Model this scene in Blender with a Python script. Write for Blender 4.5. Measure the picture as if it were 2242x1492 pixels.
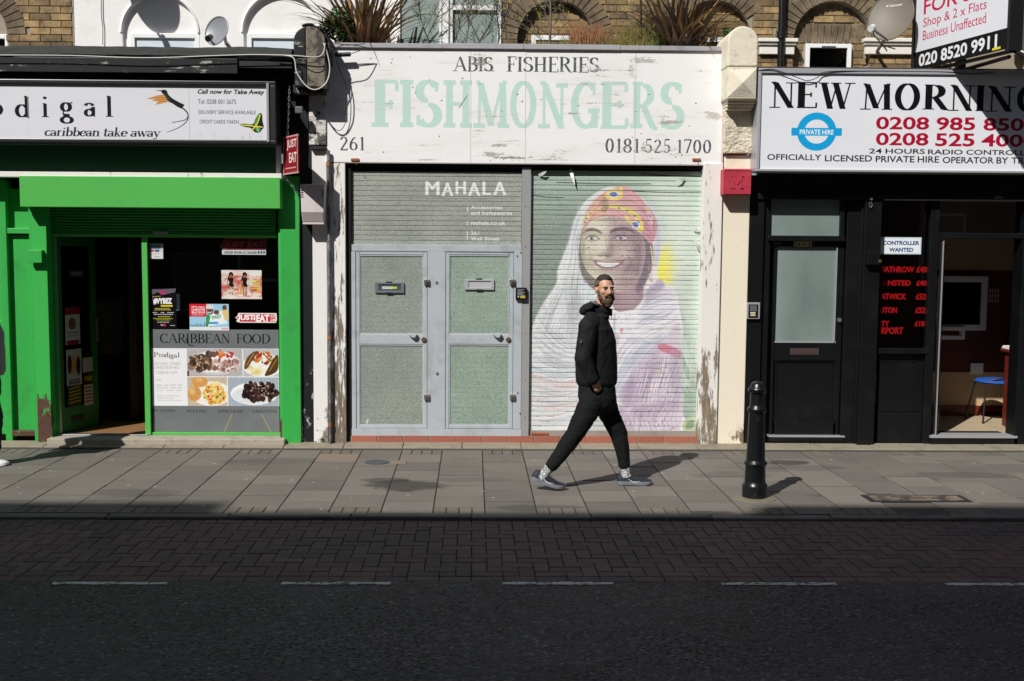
import bpy, bmesh, math, random
import numpy as np
from mathutils import Vector, Matrix, noise as mnoise
C = bpy.context
scene = C.scene
for o in list(bpy.data.objects): bpy.data.objects.remove(o)
rnd = random.Random(7)
# ---------------------------------------------------------------- camera
PW, PH, F = 2242.0, 1492.0, 2380.0
CAM = Vector((0.0, -10.79, 2.025))
SHX = 45.0
PITCH, YAW, ROLL = math.atan(203/F), math.radians(1.0), 0.0065
RM = Matrix.Rotation(-YAW, 3, 'Z') @ Matrix.Rotation(math.pi/2-PITCH, 3, 'X') @ Matrix.Rotation(ROLL, 3, 'Z')
cd = bpy.data.cameras.new('camera'); cam = bpy.data.objects.new('camera', cd)
scene.collection.objects.link(cam)
cam.matrix_world = Matrix.Translation(CAM) @ RM.to_4x4()
cd.sensor_width = 36; cd.lens = 36*F/PW; cd.shift_x = SHX/PW
cd.clip_start = 0.1; cd.clip_end = 500
scene.camera = cam
# ---------------------------------------------------------------- sky and sun
SUN_EL, SUN_AZ = math.radians(44), math.radians(36)
w = bpy.data.worlds.new('World'); scene.world = w; w.use_nodes = True
nt = w.node_tree
sk = nt.nodes.new('ShaderNodeTexSky'); sk.sky_type = 'NISHITA'; sk.sun_disc = False
sk.sun_elevation = SUN_EL; sk.sun_rotation = math.pi + SUN_AZ
bg = nt.nodes['Background']; bg.inputs[1].default_value = 0.055
nt.links.new(sk.outputs[0], bg.inputs[0])
sd = bpy.data.lights.new('sun', 'SUN'); sd.energy = 4.9; sd.angle = math.radians(0.53); sd.color = (1.0, 0.965, 0.91)
so = bpy.data.objects.new('sun', sd); scene.collection.objects.link(so)
sdir = Vector((math.sin(SUN_AZ)*math.cos(SUN_EL), math.cos(SUN_AZ)*math.cos(SUN_EL), -math.sin(SUN_EL)))
so.rotation_euler = sdir.to_track_quat('-Z', 'Y').to_euler(); so.location = (-6, -8, 12)
vs = scene.view_settings
vs.view_transform = 'Standard'; vs.look = 'None'; vs.exposure = 0.0; vs.gamma = 1.0; vs.use_curve_mapping = False
scene.cycles.max_bounces = 6

# ---------------------------------------------------------------- helpers: places
def ray(px, py):
    return RM @ Vector(((px-(PW/2-SHX))/F, -(py-PH/2)/F, -1.0))
def W(px, py, Y):                     # photo pixel -> point of the upright plane Y
    d = ray(px, py); return CAM + d*((Y-CAM.y)/d.y)
def G(px, py, z=0.0):                 # photo pixel -> point of the level plane z
    d = ray(px, py); return CAM + d*((z-CAM.z)/d.z)
def R(x0, y0, x1, y1, Y):             # photo rectangle -> X0, X1, Z0, Z1 at depth Y
    xm, ym = (x0+x1)/2, (y0+y1)/2
    return W(x0, ym, Y).x, W(x1, ym, Y).x, W(xm, y1, Y).z, W(xm, y0, Y).z
# ---------------------------------------------------------------- helpers: objects
def props(o, label=None, cat=None, group=None, kind=None):
    if label: o['label'] = label
    if cat: o['category'] = cat
    if group: o['group'] = group
    if kind: o['kind'] = kind
    return o
def thing(name, label, cat, loc=(0,0,0), group=None):
    o = bpy.data.objects.new(name, None); scene.collection.objects.link(o); o.location = loc
    o.empty_display_size = 0.1
    return props(o, label, cat, group)
def wloc(o):
    v = Vector((0,0,0))
    while o is not None: v = v + o.location; o = o.parent
    return v
class MB:
    def __init__(s): s.v=[]; s.f=[]; s.mi=[]
    def face(s, idx, m=0): s.f.append(tuple(idx)); s.mi.append(m)
    def quad(s, a, b, c, d, m=0):
        n=len(s.v); s.v += [tuple(a),tuple(b),tuple(c),tuple(d)]; s.face((n,n+1,n+2,n+3), m); return s
    def box(s, x0, x1, y0, y1, z0, z1, m=0):
        n=len(s.v); x0,x1=sorted((x0,x1)); y0,y1=sorted((y0,y1)); z0,z1=sorted((z0,z1))
        s.v += [(x0,y0,z0),(x1,y0,z0),(x1,y1,z0),(x0,y1,z0),(x0,y0,z1),(x1,y0,z1),(x1,y1,z1),(x0,y1,z1)]
        for q in ((3,2,1,0),(4,5,6,7),(0,1,5,4),(1,2,6,5),(2,3,7,6),(3,0,4,7)): s.face([n+i for i in q], m)
        return s
    def obox(s, p, q, th, z0, z1, m=0):      # upright slab between plan points p, q, thickness th to its left
        p=Vector(p[:2]); q=Vector(q[:2]); d=(q-p).normalized(); nn=Vector((-d.y,d.x))*th
        n=len(s.v); pts=[p,q,q+nn,p+nn]
        s.v += [(a.x,a.y,z0) for a in pts]+[(a.x,a.y,z1) for a in pts]
        for k in ((3,2,1,0),(4,5,6,7),(0,1,5,4),(1,2,6,5),(2,3,7,6),(3,0,4,7)): s.face([n+i for i in k], m)
        return s
    def tube(s, pts, r, n=8, m=0, cap=True):
        pts=[Vector(p) for p in pts]; K=len(pts); rs = r if isinstance(r,(list,tuple)) else [r]*K
        base=len(s.v); up=None
        for i,p in enumerate(pts):
            t=(pts[min(i+1,K-1)]-pts[max(i-1,0)])
            if t.length<1e-9: t=Vector((0,0,1))
            t.normalize()
            if up is None: up = t.orthogonal().normalized()
            up=(up-t*up.dot(t))
            if up.length<1e-6: up=t.orthogonal()
            up.normalize(); b=t.cross(up)
            for j in range(n):
                a=2*math.pi*j/n; s.v.append(tuple(p+up*(math.cos(a)*rs[i])+b*(math.sin(a)*rs[i])))
        for i in range(K-1):
            for j in range(n):
                a=base+i*n+j; b2=base+i*n+(j+1)%n; s.face((a,b2,b2+n,a+n), m)
        if cap:
            s.face([base+j for j in range(n)][::-1], m); s.face([base+(K-1)*n+j for j in range(n)], m)
        return s
    def lathe(s, prof, c, n=24, m=0):        # prof (radius, z)
        base=len(s.v)
        for r,z in prof:
            for j in range(n):
                a=2*math.pi*j/n; s.v.append((c[0]+r*math.cos(a), c[1]+r*math.sin(a), c[2]+z))
        for i in range(len(prof)-1):
            for j in range(n):
                a=base+i*n+j; b=base+i*n+(j+1)%n; s.face((a,b,b+n,a+n), m)
        s.face([base+j for j in range(n)][::-1], m); s.face([base+(len(prof)-1)*n+j for j in range(n)], m)
        return s
    def prism(s, poly, y0, y1, m=0):         # poly in X,Z; extruded between y0 (front) and y1
        n=len(s.v); k=len(poly)
        s.v += [(x,y0,z) for x,z in poly]+[(x,y1,z) for x,z in poly]
        s.face(range(n,n+k), m); s.face(list(range(n+k,n+2*k))[::-1], m)
        for i in range(k):
            j=(i+1)%k; s.face((n+j,n+i,n+k+i,n+k+j), m)
        return s
    def build(s, name, mat, parent=None, bevel=0, smooth=False, uvr=None, kind=None, loc=None, fix=True):
        me=bpy.data.meshes.new(name)
        off = wloc(parent) if parent is not None else Vector((0,0,0))
        o_l = Vector(loc)-off if loc is not None else Vector((0,0,0))
        T = off+o_l
        me.from_pydata([(x-T.x,y-T.y,z-T.z) for x,y,z in s.v], [], s.f)
        for mm in (mat if isinstance(mat,(list,tuple)) else [mat]): me.materials.append(mm)
        if any(s.mi): me.polygons.foreach_set('material_index', s.mi)
        if fix:
            bm=bmesh.new(); bm.from_mesh(me); bmesh.ops.recalc_face_normals(bm, faces=bm.faces); bm.to_mesh(me); bm.free()
        if smooth: me.polygons.foreach_set('use_smooth', [True]*len(me.polygons))
        if uvr:
            X0,X1,Z0,Z1=uvr; uv=me.uv_layers.new(name='uv')
            for l in me.loops:
                c=me.vertices[l.vertex_index].co; uv.data[l.index].uv=((c.x+T.x-X0)/(X1-X0), (c.z+T.z-Z0)/(Z1-Z0))
        me.update()
        o=bpy.data.objects.new(name, me); scene.collection.objects.link(o); o.location=o_l
        if parent is not None: o.parent=parent
        if bevel:
            b=o.modifiers.new('bevel','BEVEL'); b.width=bevel; b.segments=2; b.limit_method='ANGLE'
        if smooth:
            try: me.set_sharp_from_angle(angle=math.radians(50))
            except Exception: pass
        if kind: o['kind']=kind
        return o
def rbox(name, mat, parent, px, Y, depth, bevel=0.004, **k):   # box whose front face covers a photo rectangle at depth Y
    X0,X1,Z0,Z1=R(*px, Y)
    return MB().box(X0,X1,Y,Y+depth,Z0,Z1).build(name, mat, parent, bevel=bevel, **k)
def inst(me, name, parent, loc, scale=(1,1,1), rot=None):
    o=bpy.data.objects.new(name, me); scene.collection.objects.link(o)
    o.parent=parent; o.location=Vector(loc)-wloc(parent); o.scale=scale
    if rot: o.rotation_euler=rot
    return o
# ---------------------------------------------------------------- helpers: materials
def hx(h):
    h=h.lstrip('#'); c=[int(h[i:i+2],16)/255 for i in (0,2,4)]
    return tuple((x/12.92 if x<=0.04045 else ((x+0.055)/1.055)**2.4) for x in c)+(1,)
class NT:
    def __init__(s, name):
        s.m=bpy.data.materials.new(name); s.m.use_nodes=True; s.t=s.m.node_tree; s.b=s.t.nodes['Principled BSDF']
        s.out=[n for n in s.t.nodes if n.type=='OUTPUT_MATERIAL'][0]; s._p=None
    def n(s, typ, **k):
        nd=s.t.nodes.new('ShaderNode'+typ)
        for a,v in k.items():
            if a.startswith('i_'): nd.inputs[int(a[2:]) if a[2:].isdigit() else a[2:].replace('_',' ')].default_value=v
            else: setattr(nd,a,v)
        return nd
    def l(s,a,b): s.t.links.new(a,b)
    def pos(s, scale=(1,1,1), obj=False):
        if obj: src=s.n('TexCoord').outputs['Object']
        else: src=s.n('NewGeometry').outputs['Position']
        m=s.n('Mapping'); s.l(src,m.inputs[0]); m.inputs['Scale'].default_value=scale; return m.outputs[0]
    def noise(s, scale, detail=4, rough=0.6, vec=None, stretch=(1,1,1)):
        nd=s.n('TexNoise'); nd.inputs['Scale'].default_value=scale; nd.inputs['Detail'].default_value=detail; nd.inputs['Roughness'].default_value=rough
        s.l(vec or s.pos(stretch), nd.inputs['Vector']); return nd.outputs['Fac']
    def ramp(s, f, pts):
        r=s.n('ValToRGB'); e=r.color_ramp.elements
        while len(e)<len(pts): e.new(0.5)
        for q,(p,c) in zip(e,pts): q.position=p; q.color=c if len(c)==4 else tuple(c)+(1,)
        s.l(f,r.inputs[0]); return r.outputs[0]
    def mix(s, f, a, b, mode='MIX'):
        m=s.n('MixRGB', blend_type=mode)
        for i,v in ((0,f),(1,a),(2,b)):
            if hasattr(v,'links'): s.l(v,m.inputs[i])
            else: m.inputs[i].default_value=v
        return m.outputs[0]
    def math(s, op, a, b=0.0):
        m=s.n('Math', operation=op)
        for i,v in ((0,a),(1,b)):
            if hasattr(v,'links'): s.l(v,m.inputs[i])
            else: m.inputs[i].default_value=v
        return m.outputs[0]
    def bump(s, f, strength=0.3, dist=0.01):
        b=s.n('Bump'); b.inputs['Strength'].default_value=strength; b.inputs['Distance'].default_value=dist
        s.l(f,b.inputs['Height']); s.l(b.outputs[0], s.b.inputs['Normal'])
    def grey(s,v): return (v,v,v,1)
def paint(name, col, rough=0.5, var=0.25, vscale=3.0, grain=60, gamt=0.12, bump=0.1, bdist=0.003, metal=0.0, orand=0.0, stretch=(1,1,1), dirt=None, damt=0.5, dscale=1.5, dlo=0.5, dhi=0.7, spec=0.5):
    t=NT(name); c=hx(col) if isinstance(col,str) else tuple(col)+(1,)
    n1=t.noise(vscale,3,0.6,stretch=stretch); n2=t.noise(grain,3,0.7,stretch=stretch)
    base=t.mix(t.math('MULTIPLY',n1,1.0), tuple(x*(1-var) for x in c[:3])+(1,), tuple(min(1,x*(1+var)) for x in c[:3])+(1,))
    g=t.ramp(n2,[(0.3,t.grey(1-gamt)),(0.7,t.grey(1+gamt))]) if False else None
    m=t.math('ADD', t.math('MULTIPLY', n2, 2*gamt), 1-gamt)
    base=t.mix(1.0, base, m, 'MULTIPLY')
    if orand:
        oi=t.n('ObjectInfo').outputs['Random']; base=t.mix(1.0, base, t.math('ADD', t.math('MULTIPLY',oi,2*orand), 1-orand), 'MULTIPLY')
    if dirt:
        dm=t.ramp(t.noise(dscale,6,0.7,stretch=stretch),[(dlo,t.grey(0)),(dhi,t.grey(1))])
        base=t.mix(t.math('MULTIPLY',dm,damt), base, hx(dirt))
    t.l(base,t.b.inputs['Base Color']); t.b.inputs['Roughness'].default_value=rough; t.b.inputs['Metallic'].default_value=metal
    t.b.inputs['Specular IOR Level'].default_value=spec
    if bump: t.bump(t.math('ADD', n2, t.math('MULTIPLY',n1,2.0)), bump, bdist)
    return t.m
def peel(name, top, under, lo, hi, scale=5.0, stretch=(1,1,1), rough=0.55, zfade=None, grain='#8c8378', bstr=0.5, third=None):
    # paint over wood or stone that has flaked away in patches; zfade=(z_low,z_high,amount): more wear towards the foot
    t=NT(name)
    n=t.noise(scale,8,0.72,stretch=stretch)
    if zfade:
        sx=t.n('SeparateXYZ'); t.l(t.n('NewGeometry').outputs['Position'], sx.inputs[0])
        mr=t.n('MapRange'); t.l(sx.outputs[2], mr.inputs[0]); mr.inputs[1].default_value=zfade[0]; mr.inputs[2].default_value=zfade[1]
        mr.inputs[3].default_value=zfade[2]; mr.inputs[4].default_value=0.0
        n=t.math('ADD', n, mr.outputs[0])
    mask=t.ramp(n,[(lo,t.grey(0)),(hi,t.grey(1))])
    fine=t.noise(45,4,0.7,stretch=stretch)
    ct=t.mix(fine, tuple(x*0.88 for x in hx(top)[:3])+(1,), tuple(min(1,x*1.06) for x in hx(top)[:3])+(1,))
    cu=t.mix(t.ramp(t.noise(30,5,0.7,stretch=stretch),[(0.35,t.grey(0)),(0.65,t.grey(1))]), hx(under), hx(grain))
    if third:
        cu=t.mix(t.ramp(t.noise(scale*2.2,5,0.7),[(0.5,t.grey(0)),(0.56,t.grey(1))]), cu, hx(third))
    t.l(t.mix(mask,ct,cu), t.b.inputs['Base Color']); t.b.inputs['Roughness'].default_value=rough
    t.bump(t.math('SUBTRACT', t.math('MULTIPLY',fine,0.3), mask), bstr, 0.004)
    return t.m
def glass(name, tint=(0.75,0.8,0.8), rough=0.01, refl=1.0):
    t=NT(name); tr=t.n('BsdfTransparent'); tr.inputs[0].default_value=tint+(1,)
    gl=t.n('BsdfGlossy'); gl.inputs['Roughness'].default_value=rough; gl.inputs[0].default_value=(refl,refl,refl,1)
    fr=t.n('Fresnel'); fr.inputs[0].default_value=1.5; mx=t.n('MixShader')
    t.l(fr.outputs[0],mx.inputs[0]); t.l(tr.outputs[0],mx.inputs[1]); t.l(gl.outputs[0],mx.inputs[2]); t.l(mx.outputs[0],t.out.inputs[0])
    return t.m
# ---------------------------------------------------------------- helpers: flat print (lettering, posters) drawn into images made here
def catmull(pts, closed=True, n=8):
    P=[np.array(p[:2],float) for p in pts]; K=len(P); out=[]
    rg=range(K) if closed else range(K-1)
    for i in rg:
        if closed: a,b,c,d=P[(i-1)%K],P[i],P[(i+1)%K],P[(i+2)%K]
        else: a,b,c,d=P[max(i-1,0)],P[i],P[i+1],P[min(i+2,K-1)]
        for j in range(n):
            t=j/n; out.append(0.5*((2*b)+(-a+c)*t+(2*a-5*b+4*c-d)*t*t+(-a+3*b-3*c+d)*t**3))
    if not closed: out.append(P[-1])
    return [tuple(q) for q in out]
def blur1(a, r):
    if r<1: return a
    r=int(round(r))
    for ax in (0,1):
        for _ in range(2):
            p=np.concatenate([np.repeat(a.take([0],ax),r+1,ax), a, np.repeat(a.take([-1],ax),r,ax)],ax)
            c=np.cumsum(p,ax); n=a.shape[ax]
            a=(c.take(range(2*r+1,2*r+1+n),ax)-c.take(range(0,n),ax))/(2*r+1)
    return a
def vnoise(h, w_, sx, sy, seed, oct=4):
    rs=np.random.RandomState(seed); out=np.zeros((h,w_)); amp=1; tot=0
    for o in range(oct):
        gw=max(2,int(w_/sx)+2); gh=max(2,int(h/sy)+2); g=rs.rand(gh,gw)
        x=np.linspace(0,gw-1.001,w_); y=np.linspace(0,gh-1.001,h); xi=x.astype(int); yi=y.astype(int); fx=x-xi; fy=(y-yi)[:,None]
        fx=fx*fx*(3-2*fx); fy=fy*fy*(3-2*fy)
        a=g[yi][:,xi]; b=g[yi][:,xi+1]; c=g[yi+1][:,xi]; d=g[yi+1][:,xi+1]
        out+=amp*((a*(1-fx)+b*fx)*(1-fy)+(c*(1-fx)+d*fx)*fy); tot+=amp; amp*=0.55; sx=max(1.0,sx/2); sy=max(1.0,sy/2)
    return out/tot
def rgb(h):
    h=h.lstrip('#'); h=''.join(c*2 for c in h) if len(h)==3 else h
    return np.array([int(h[i:i+2],16)/255 for i in (0,2,4)])
class Cv:
    def __init__(s, x0,y0,x1,y1,k,bgc='#ffffff',alpha=False):
        s.x0,s.y0,s.x1,s.y1,s.k=x0,y0,x1,y1,k
        s.w=int(round((x1-x0)*k)); s.h=int(round((y1-y0)*k))
        s.a=np.ones((s.h,s.w,3))*rgb(bgc); s.al=np.zeros((s.h,s.w)) if alpha else None
        s.T=(0.0,0.0,1.0)                              # source frame: photo = T0 + x/T2
    def tr(s,p):
        x=s.T[0]+p[0]/s.T[2]; y=s.T[1]+p[1]/s.T[2]
        return ((x-s.x0)*s.k,(y-s.y0)*s.k)
    def comp(s, m, col, al=1.0, off=(0,0)):
        if m is None: return
        oy,ox=off; h,w_=m.shape; c=rgb(col) if isinstance(col,str) else np.array(col)
        mm=(m*al)[...,None]; s.a[oy:oy+h,ox:ox+w_]=s.a[oy:oy+h,ox:ox+w_]*(1-mm)+c*mm
        if s.al is not None: s.al[oy:oy+h,ox:ox+w_]=np.maximum(s.al[oy:oy+h,ox:ox+w_], m*al)
    def fill_polys(s, polys, ss=3, pad=2):             # union mask of pixel-space polygons; returns (mask, offset)
        xs=[p[0] for q in polys for p in q]; ys=[p[1] for q in polys for p in q]
        ox=max(0,int(min(xs))-pad); oy=max(0,int(min(ys))-pad); ex=min(s.w,int(max(xs))+pad+1); ey=min(s.h,int(max(ys))+pad+1)
        if ex<=ox or ey<=oy: return None,(0,0)
        W_=(ex-ox)*ss; H_=(ey-oy)*ss; M=np.zeros((H_,W_),bool)
        for q in polys:
            q=np.array(q); X=(q[:,0]-ox)*ss; Y=(q[:,1]-oy)*ss; X2=np.roll(X,-1); Y2=np.roll(Y,-1)
            r0=max(0,int(math.floor(Y.min()))); r1=min(H_,int(math.ceil(Y.max()))+1)
            for r in range(r0,r1):
                yc=r+0.5; hit=(Y<=yc)!=(Y2<=yc)
                if not hit.any(): continue
                xx=np.sort(X[hit]+(yc-Y[hit])*(X2[hit]-X[hit])/(Y2[hit]-Y[hit]))
                for a,b in zip(xx[::2],xx[1::2]):
                    a=max(0,int(round(a))); b=min(W_,int(round(b)))
                    if b>a: M[r,a:b]=True
        m=M.reshape(ey-oy,ss,ex-ox,ss).mean((1,3))
        return m,(oy,ox)
    def poly(s, pts, col, blur=0, al=1.0, spline=True, tex=None):
        P=catmull(pts) if spline else pts
        P=[s.tr(p) for p in P]; b=blur*s.k/s.T[2]
        m,off=s.fill_polys([P],2,pad=int(2+b*2.5))
        if m is None: return
        if b>=1: m=blur1(m,b)
        if tex is not None: m=m*tex[off[0]:off[0]+m.shape[0],off[1]:off[1]+m.shape[1]]
        s.comp(m,col,al,off)
    def ell(s, cx,cy,rx,ry,col,blur=0,al=1.0,rot=0):
        cr,sr=math.cos(rot),math.sin(rot)
        s.poly([(cx+rx*math.cos(t)*cr-ry*math.sin(t)*sr, cy+rx*math.cos(t)*sr+ry*math.sin(t)*cr) for t in [i*math.pi/12 for i in range(24)]],col,blur,al,spline=False)
    def rect(s,x0,y0,x1,y1,col,al=1.0,blur=0): s.poly([(x0,y0),(x1,y0),(x1,y1),(x0,y1)],col,blur,al,spline=False)
    def stroke(s, pts, wd, col, al=1.0, blur=0, spline=True):
        P=catmull(pts,False,6) if spline and len(pts)>2 else [p[:2] for p in pts]
        wds = wd if isinstance(wd,(list,tuple)) else [wd,wd]
        P=[np.array(s.tr(p)) for p in P]; K=len(P); polys=[]
        f=s.k/s.T[2]
        ww=[max(0.9,(np.interp(i/(K-1), np.linspace(0,1,len(wds)), wds)*f)) for i in range(K)]
        for i in range(K-1):
            d=P[i+1]-P[i]; L=np.hypot(*d)
            if L<1e-6: continue
            n=np.array([-d[1],d[0]])/L
            polys.append([P[i]+n*ww[i]/2,P[i+1]+n*ww[i+1]/2,P[i+1]-n*ww[i+1]/2,P[i]-n*ww[i]/2])
            if ww[i]>3: polys.append([P[i+1]+ww[i+1]/2*np.array([math.cos(t),math.sin(t)]) for t in np.linspace(0,2*math.pi,9)[:-1]])
        if not polys: return
        b=blur*f; m,off=s.fill_polys(polys,3,pad=int(2+b*2.5))
        if m is None: return
        if b>=1: m=blur1(m,b)
        s.comp(m,col,al,off)
    def text(s, st, x0,y0,x1,y1,col,font='sans',T=0.15,t=0.06,bold=0.0,shear=0.0,al=1.0,rot=0.0,tex=None,sp=1.0,jit=0):
        polys=sans_polys(st,bold,sp) if font=='sans' else serif_polys(st,T,t,sp,jit,font=='slab')
        xs=[p[0] for q in polys for p in q]; ys=[p[1] for q in polys for p in q]
        a,b,c,d=min(xs),max(xs),min(ys),max(ys)
        cx,cy=(x0+x1)/2,(y0+y1)/2; out=[]
        for q in polys:
            qq=[]
            for X,Y in q:
                u=x0+(X-a)/(b-a)*(x1-x0); v=y1-(Y-c)/(d-c)*(y1-y0)
                u+=shear*(y1-v)
                if rot: u,v=cx+(u-cx)*math.cos(rot)-(v-cy)*math.sin(rot), cy+(u-cx)*math.sin(rot)+(v-cy)*math.cos(rot)
                qq.append(s.tr((u,v)))
            out.append(qq)
        m,off=s.fill_polys(out,3)
        if m is None: return
        if tex is not None: m=m*tex[off[0]:off[0]+m.shape[0],off[1]:off[1]+m.shape[1]]
        s.comp(m,col,al,off)
    def image(s,name):
        im=bpy.data.images.new(name,s.w,s.h,alpha=s.al is not None)
        px=np.ones((s.h,s.w,4),np.float32); px[...,:3]=np.clip(s.a[::-1],0,1)
        if s.al is not None: px[...,3]=np.clip(s.al[::-1],0,1)
        im.pixels.foreach_set(px.ravel()); im.update(); im.pack()
        return im
    def world(s,Y): return R(s.x0,s.y0,s.x1,s.y1,Y)
_sc={}
def sans_polys(st,bold=0.0,sp=1.0):
    key=(st,bold,sp)
    if key in _sc: return _sc[key]
    cu=bpy.data.curves.new('t','FONT'); cu.body=st; cu.size=1; cu.offset=bold; cu.space_character=sp; cu.resolution_u=3
    ob=bpy.data.objects.new('t',cu); scene.collection.objects.link(ob)
    C.view_layer.update()
    me=bpy.data.meshes.new_from_object(ob.evaluated_get(C.evaluated_depsgraph_get()))
    P=[[(me.vertices[i].co.x,me.vertices[i].co.y) for i in p.vertices] for p in me.polygons]
    bpy.data.meshes.remove(me); bpy.data.objects.remove(ob); bpy.data.curves.remove(cu)
    _sc[key]=P; return P
# serif letters: L = straight stroke (weight 1 thick, 0 thin), A = arc drawn with a broad pen, S = serif bar
GL={
'A':(.86,'L .1 0 .42 1 0|L .42 1 .76 0 1|L .22 .34 .62 .34 0|S .1 0|S .76 0'),
'B':(.70,'L .18 0 .18 1 1|L .05 1 .36 1 0|L .05 0 .38 0 0|L .18 .53 .36 .53 0|A .36 .765 .2 .235 -90 90|A .38 .265 .24 .265 -90 90'),
'C':(.78,'A .43 .5 .34 .5 50 310|L .67 .98 .67 .72 0|L .67 .02 .67 .2 0'),
'D':(.82,'L .18 0 .18 1 1|L .05 1 .38 1 0|L .05 0 .38 0 0|A .38 .5 .36 .5 -90 90'),
'E':(.66,'L .18 0 .18 1 1|L .05 1 .6 1 0|L .05 0 .62 0 0|L .18 .52 .46 .52 0|L .6 1 .6 .8 0|L .62 0 .62 .2 0|L .46 .43 .46 .61 0'),
'F':(.62,'L .18 0 .18 1 1|L .05 1 .58 1 0|L .18 .5 .44 .5 0|L .58 1 .58 .78 0|L .44 .4 .44 .6 0|S .18 0'),
'G':(.82,'A .44 .5 .35 .5 50 335|L .68 .98 .68 .72 0|L .7 .02 .7 .36 1|S .68 .38'),
'H':(.84,'L .18 0 .18 1 1|L .66 0 .66 1 1|L .18 .5 .66 .5 0|S .18 0|S .18 1|S .66 0|S .66 1'),
'I':(.36,'L .18 0 .18 1 1|S .18 0|S .18 1'),
'M':(1.0,'L .14 0 .17 1 0|L .17 1 .5 .05 1|L .5 .05 .83 1 0|L .83 1 .86 0 1|S .14 0|S .86 0|L .05 1 .17 1 0|L .83 1 .95 1 0'),
'N':(.84,'L .16 0 .16 1 0|L .16 1 .68 0 1|L .68 0 .68 1 0|S .16 0|L .04 1 .2 1 0|S .68 1'),
'O':(.84,'A .42 .5 .35 .5 0 360'),
'P':(.66,'L .18 0 .18 1 1|L .05 1 .36 1 0|L .18 .47 .36 .47 0|A .36 .735 .24 .265 -90 90|S .18 0'),
'R':(.78,'L .18 0 .18 1 1|L .05 1 .36 1 0|L .18 .5 .36 .5 0|A .36 .75 .22 .25 -90 90|L .38 .5 .68 0 1|S .18 0|L .64 0 .8 0 0'),
'S':(.62,'A .31 .76 .21 .24 30 270|A .31 .26 .23 .26 -150 90|L .51 .96 .51 .76 0|L .07 .04 .07 .26 0'),
'W':(1.12,'L .1 1 .34 0 1|L .34 0 .55 .95 0|L .5 1 .77 0 1|L .77 0 1.0 1 0|S .1 1|S .52 1|S 1.0 1'),
'0':(.6,'A .3 .5 .21 .5 0 360'),
'1':(.44,'L .24 0 .24 1 1|L .24 1 .08 .84 0|S .24 0'),
'2':(.6,'A .29 .74 .19 .26 -20 170|L .47 .66 .1 .04 1|L .08 .03 .52 .03 .6|L .52 0 .53 .18 0'),
'5':(.6,'L .16 1 .5 1 .7|L .16 1 .14 .55 0|A .28 .31 .22 .31 -150 120'),
'6':(.6,'A .3 .3 .21 .3 0 360|A .52 .3 .43 .7 100 180'),
'7':(.56,'L .06 1 .52 1 .6|L .52 1 .22 0 .8|L .06 1 .06 .84 0'),
'8':(.6,'A .3 .75 .18 .25 0 360|A .3 .26 .22 .26 0 360'),
'a':(.52,'A .22 .44 .17 .18 20 160|L .39 .44 .39 .05 1|A .22 .17 .16 .17 40 330|L .22 .34 .39 .38 0|L .39 .04 .47 0 0'),
'b':(.6,'L .14 0 .14 1 1|L .04 1 .14 1 0|A .32 .31 .2 .31 -140 140'),
'c':(.48,'A .27 .31 .2 .31 45 315'),
'd':(.6,'L .46 0 .46 1 1|L .36 1 .46 1 0|A .27 .31 .2 .31 40 320|L .46 0 .56 0 0'),
'e':(.52,'A .27 .31 .2 .31 0 320|L .08 .33 .46 .33 0'),
'g':(.54,'A .24 .42 .16 .2 0 360|A .26 -.14 .2 .16 0 360|L .14 .24 .12 .1 0|L .12 .06 .38 .04 1|L .36 .56 .5 .62 0'),
'i':(.3,'L .15 0 .15 .6 1|S .15 0|L .05 .6 .15 .6 0|A .15 .86 .04 .04 0 360'),
'k':(.58,'L .14 0 .14 1 1|L .04 1 .14 1 0|S .14 0|L .16 .26 .44 .62 0|L .24 .36 .48 0 1|S .48 0'),
'l':(.3,'L .15 0 .15 1 1|S .15 0|L .05 1 .15 1 0'),
'n':(.62,'L .14 0 .14 .62 1|A .31 .4 .17 .22 0 160|L .48 .4 .48 0 1|S .14 0|S .48 0|L .04 .62 .14 .62 0'),
'o':(.56,'A .28 .31 .21 .31 0 360'),
'r':(.44,'L .14 0 .14 .62 1|A .3 .42 .16 .2 60 170|S .14 0|L .04 .62 .14 .62 0'),
't':(.38,'L .16 .06 .16 .86 1|L .04 .62 .34 .62 0|A .26 .12 .1 .12 180 320'),
'w':(.86,'L .08 .62 .26 0 1|L .26 0 .42 .6 0|L .38 .62 .58 0 1|L .58 0 .76 .62 0|S .08 .62|S .76 .62'),
'y':(.56,'L .08 .62 .3 .02 1|L .48 .62 .26 -.16 0|A .17 -.16 .09 .1 200 340|S .08 .62|S .48 .62'),
' ':(.32,''),
}
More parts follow.
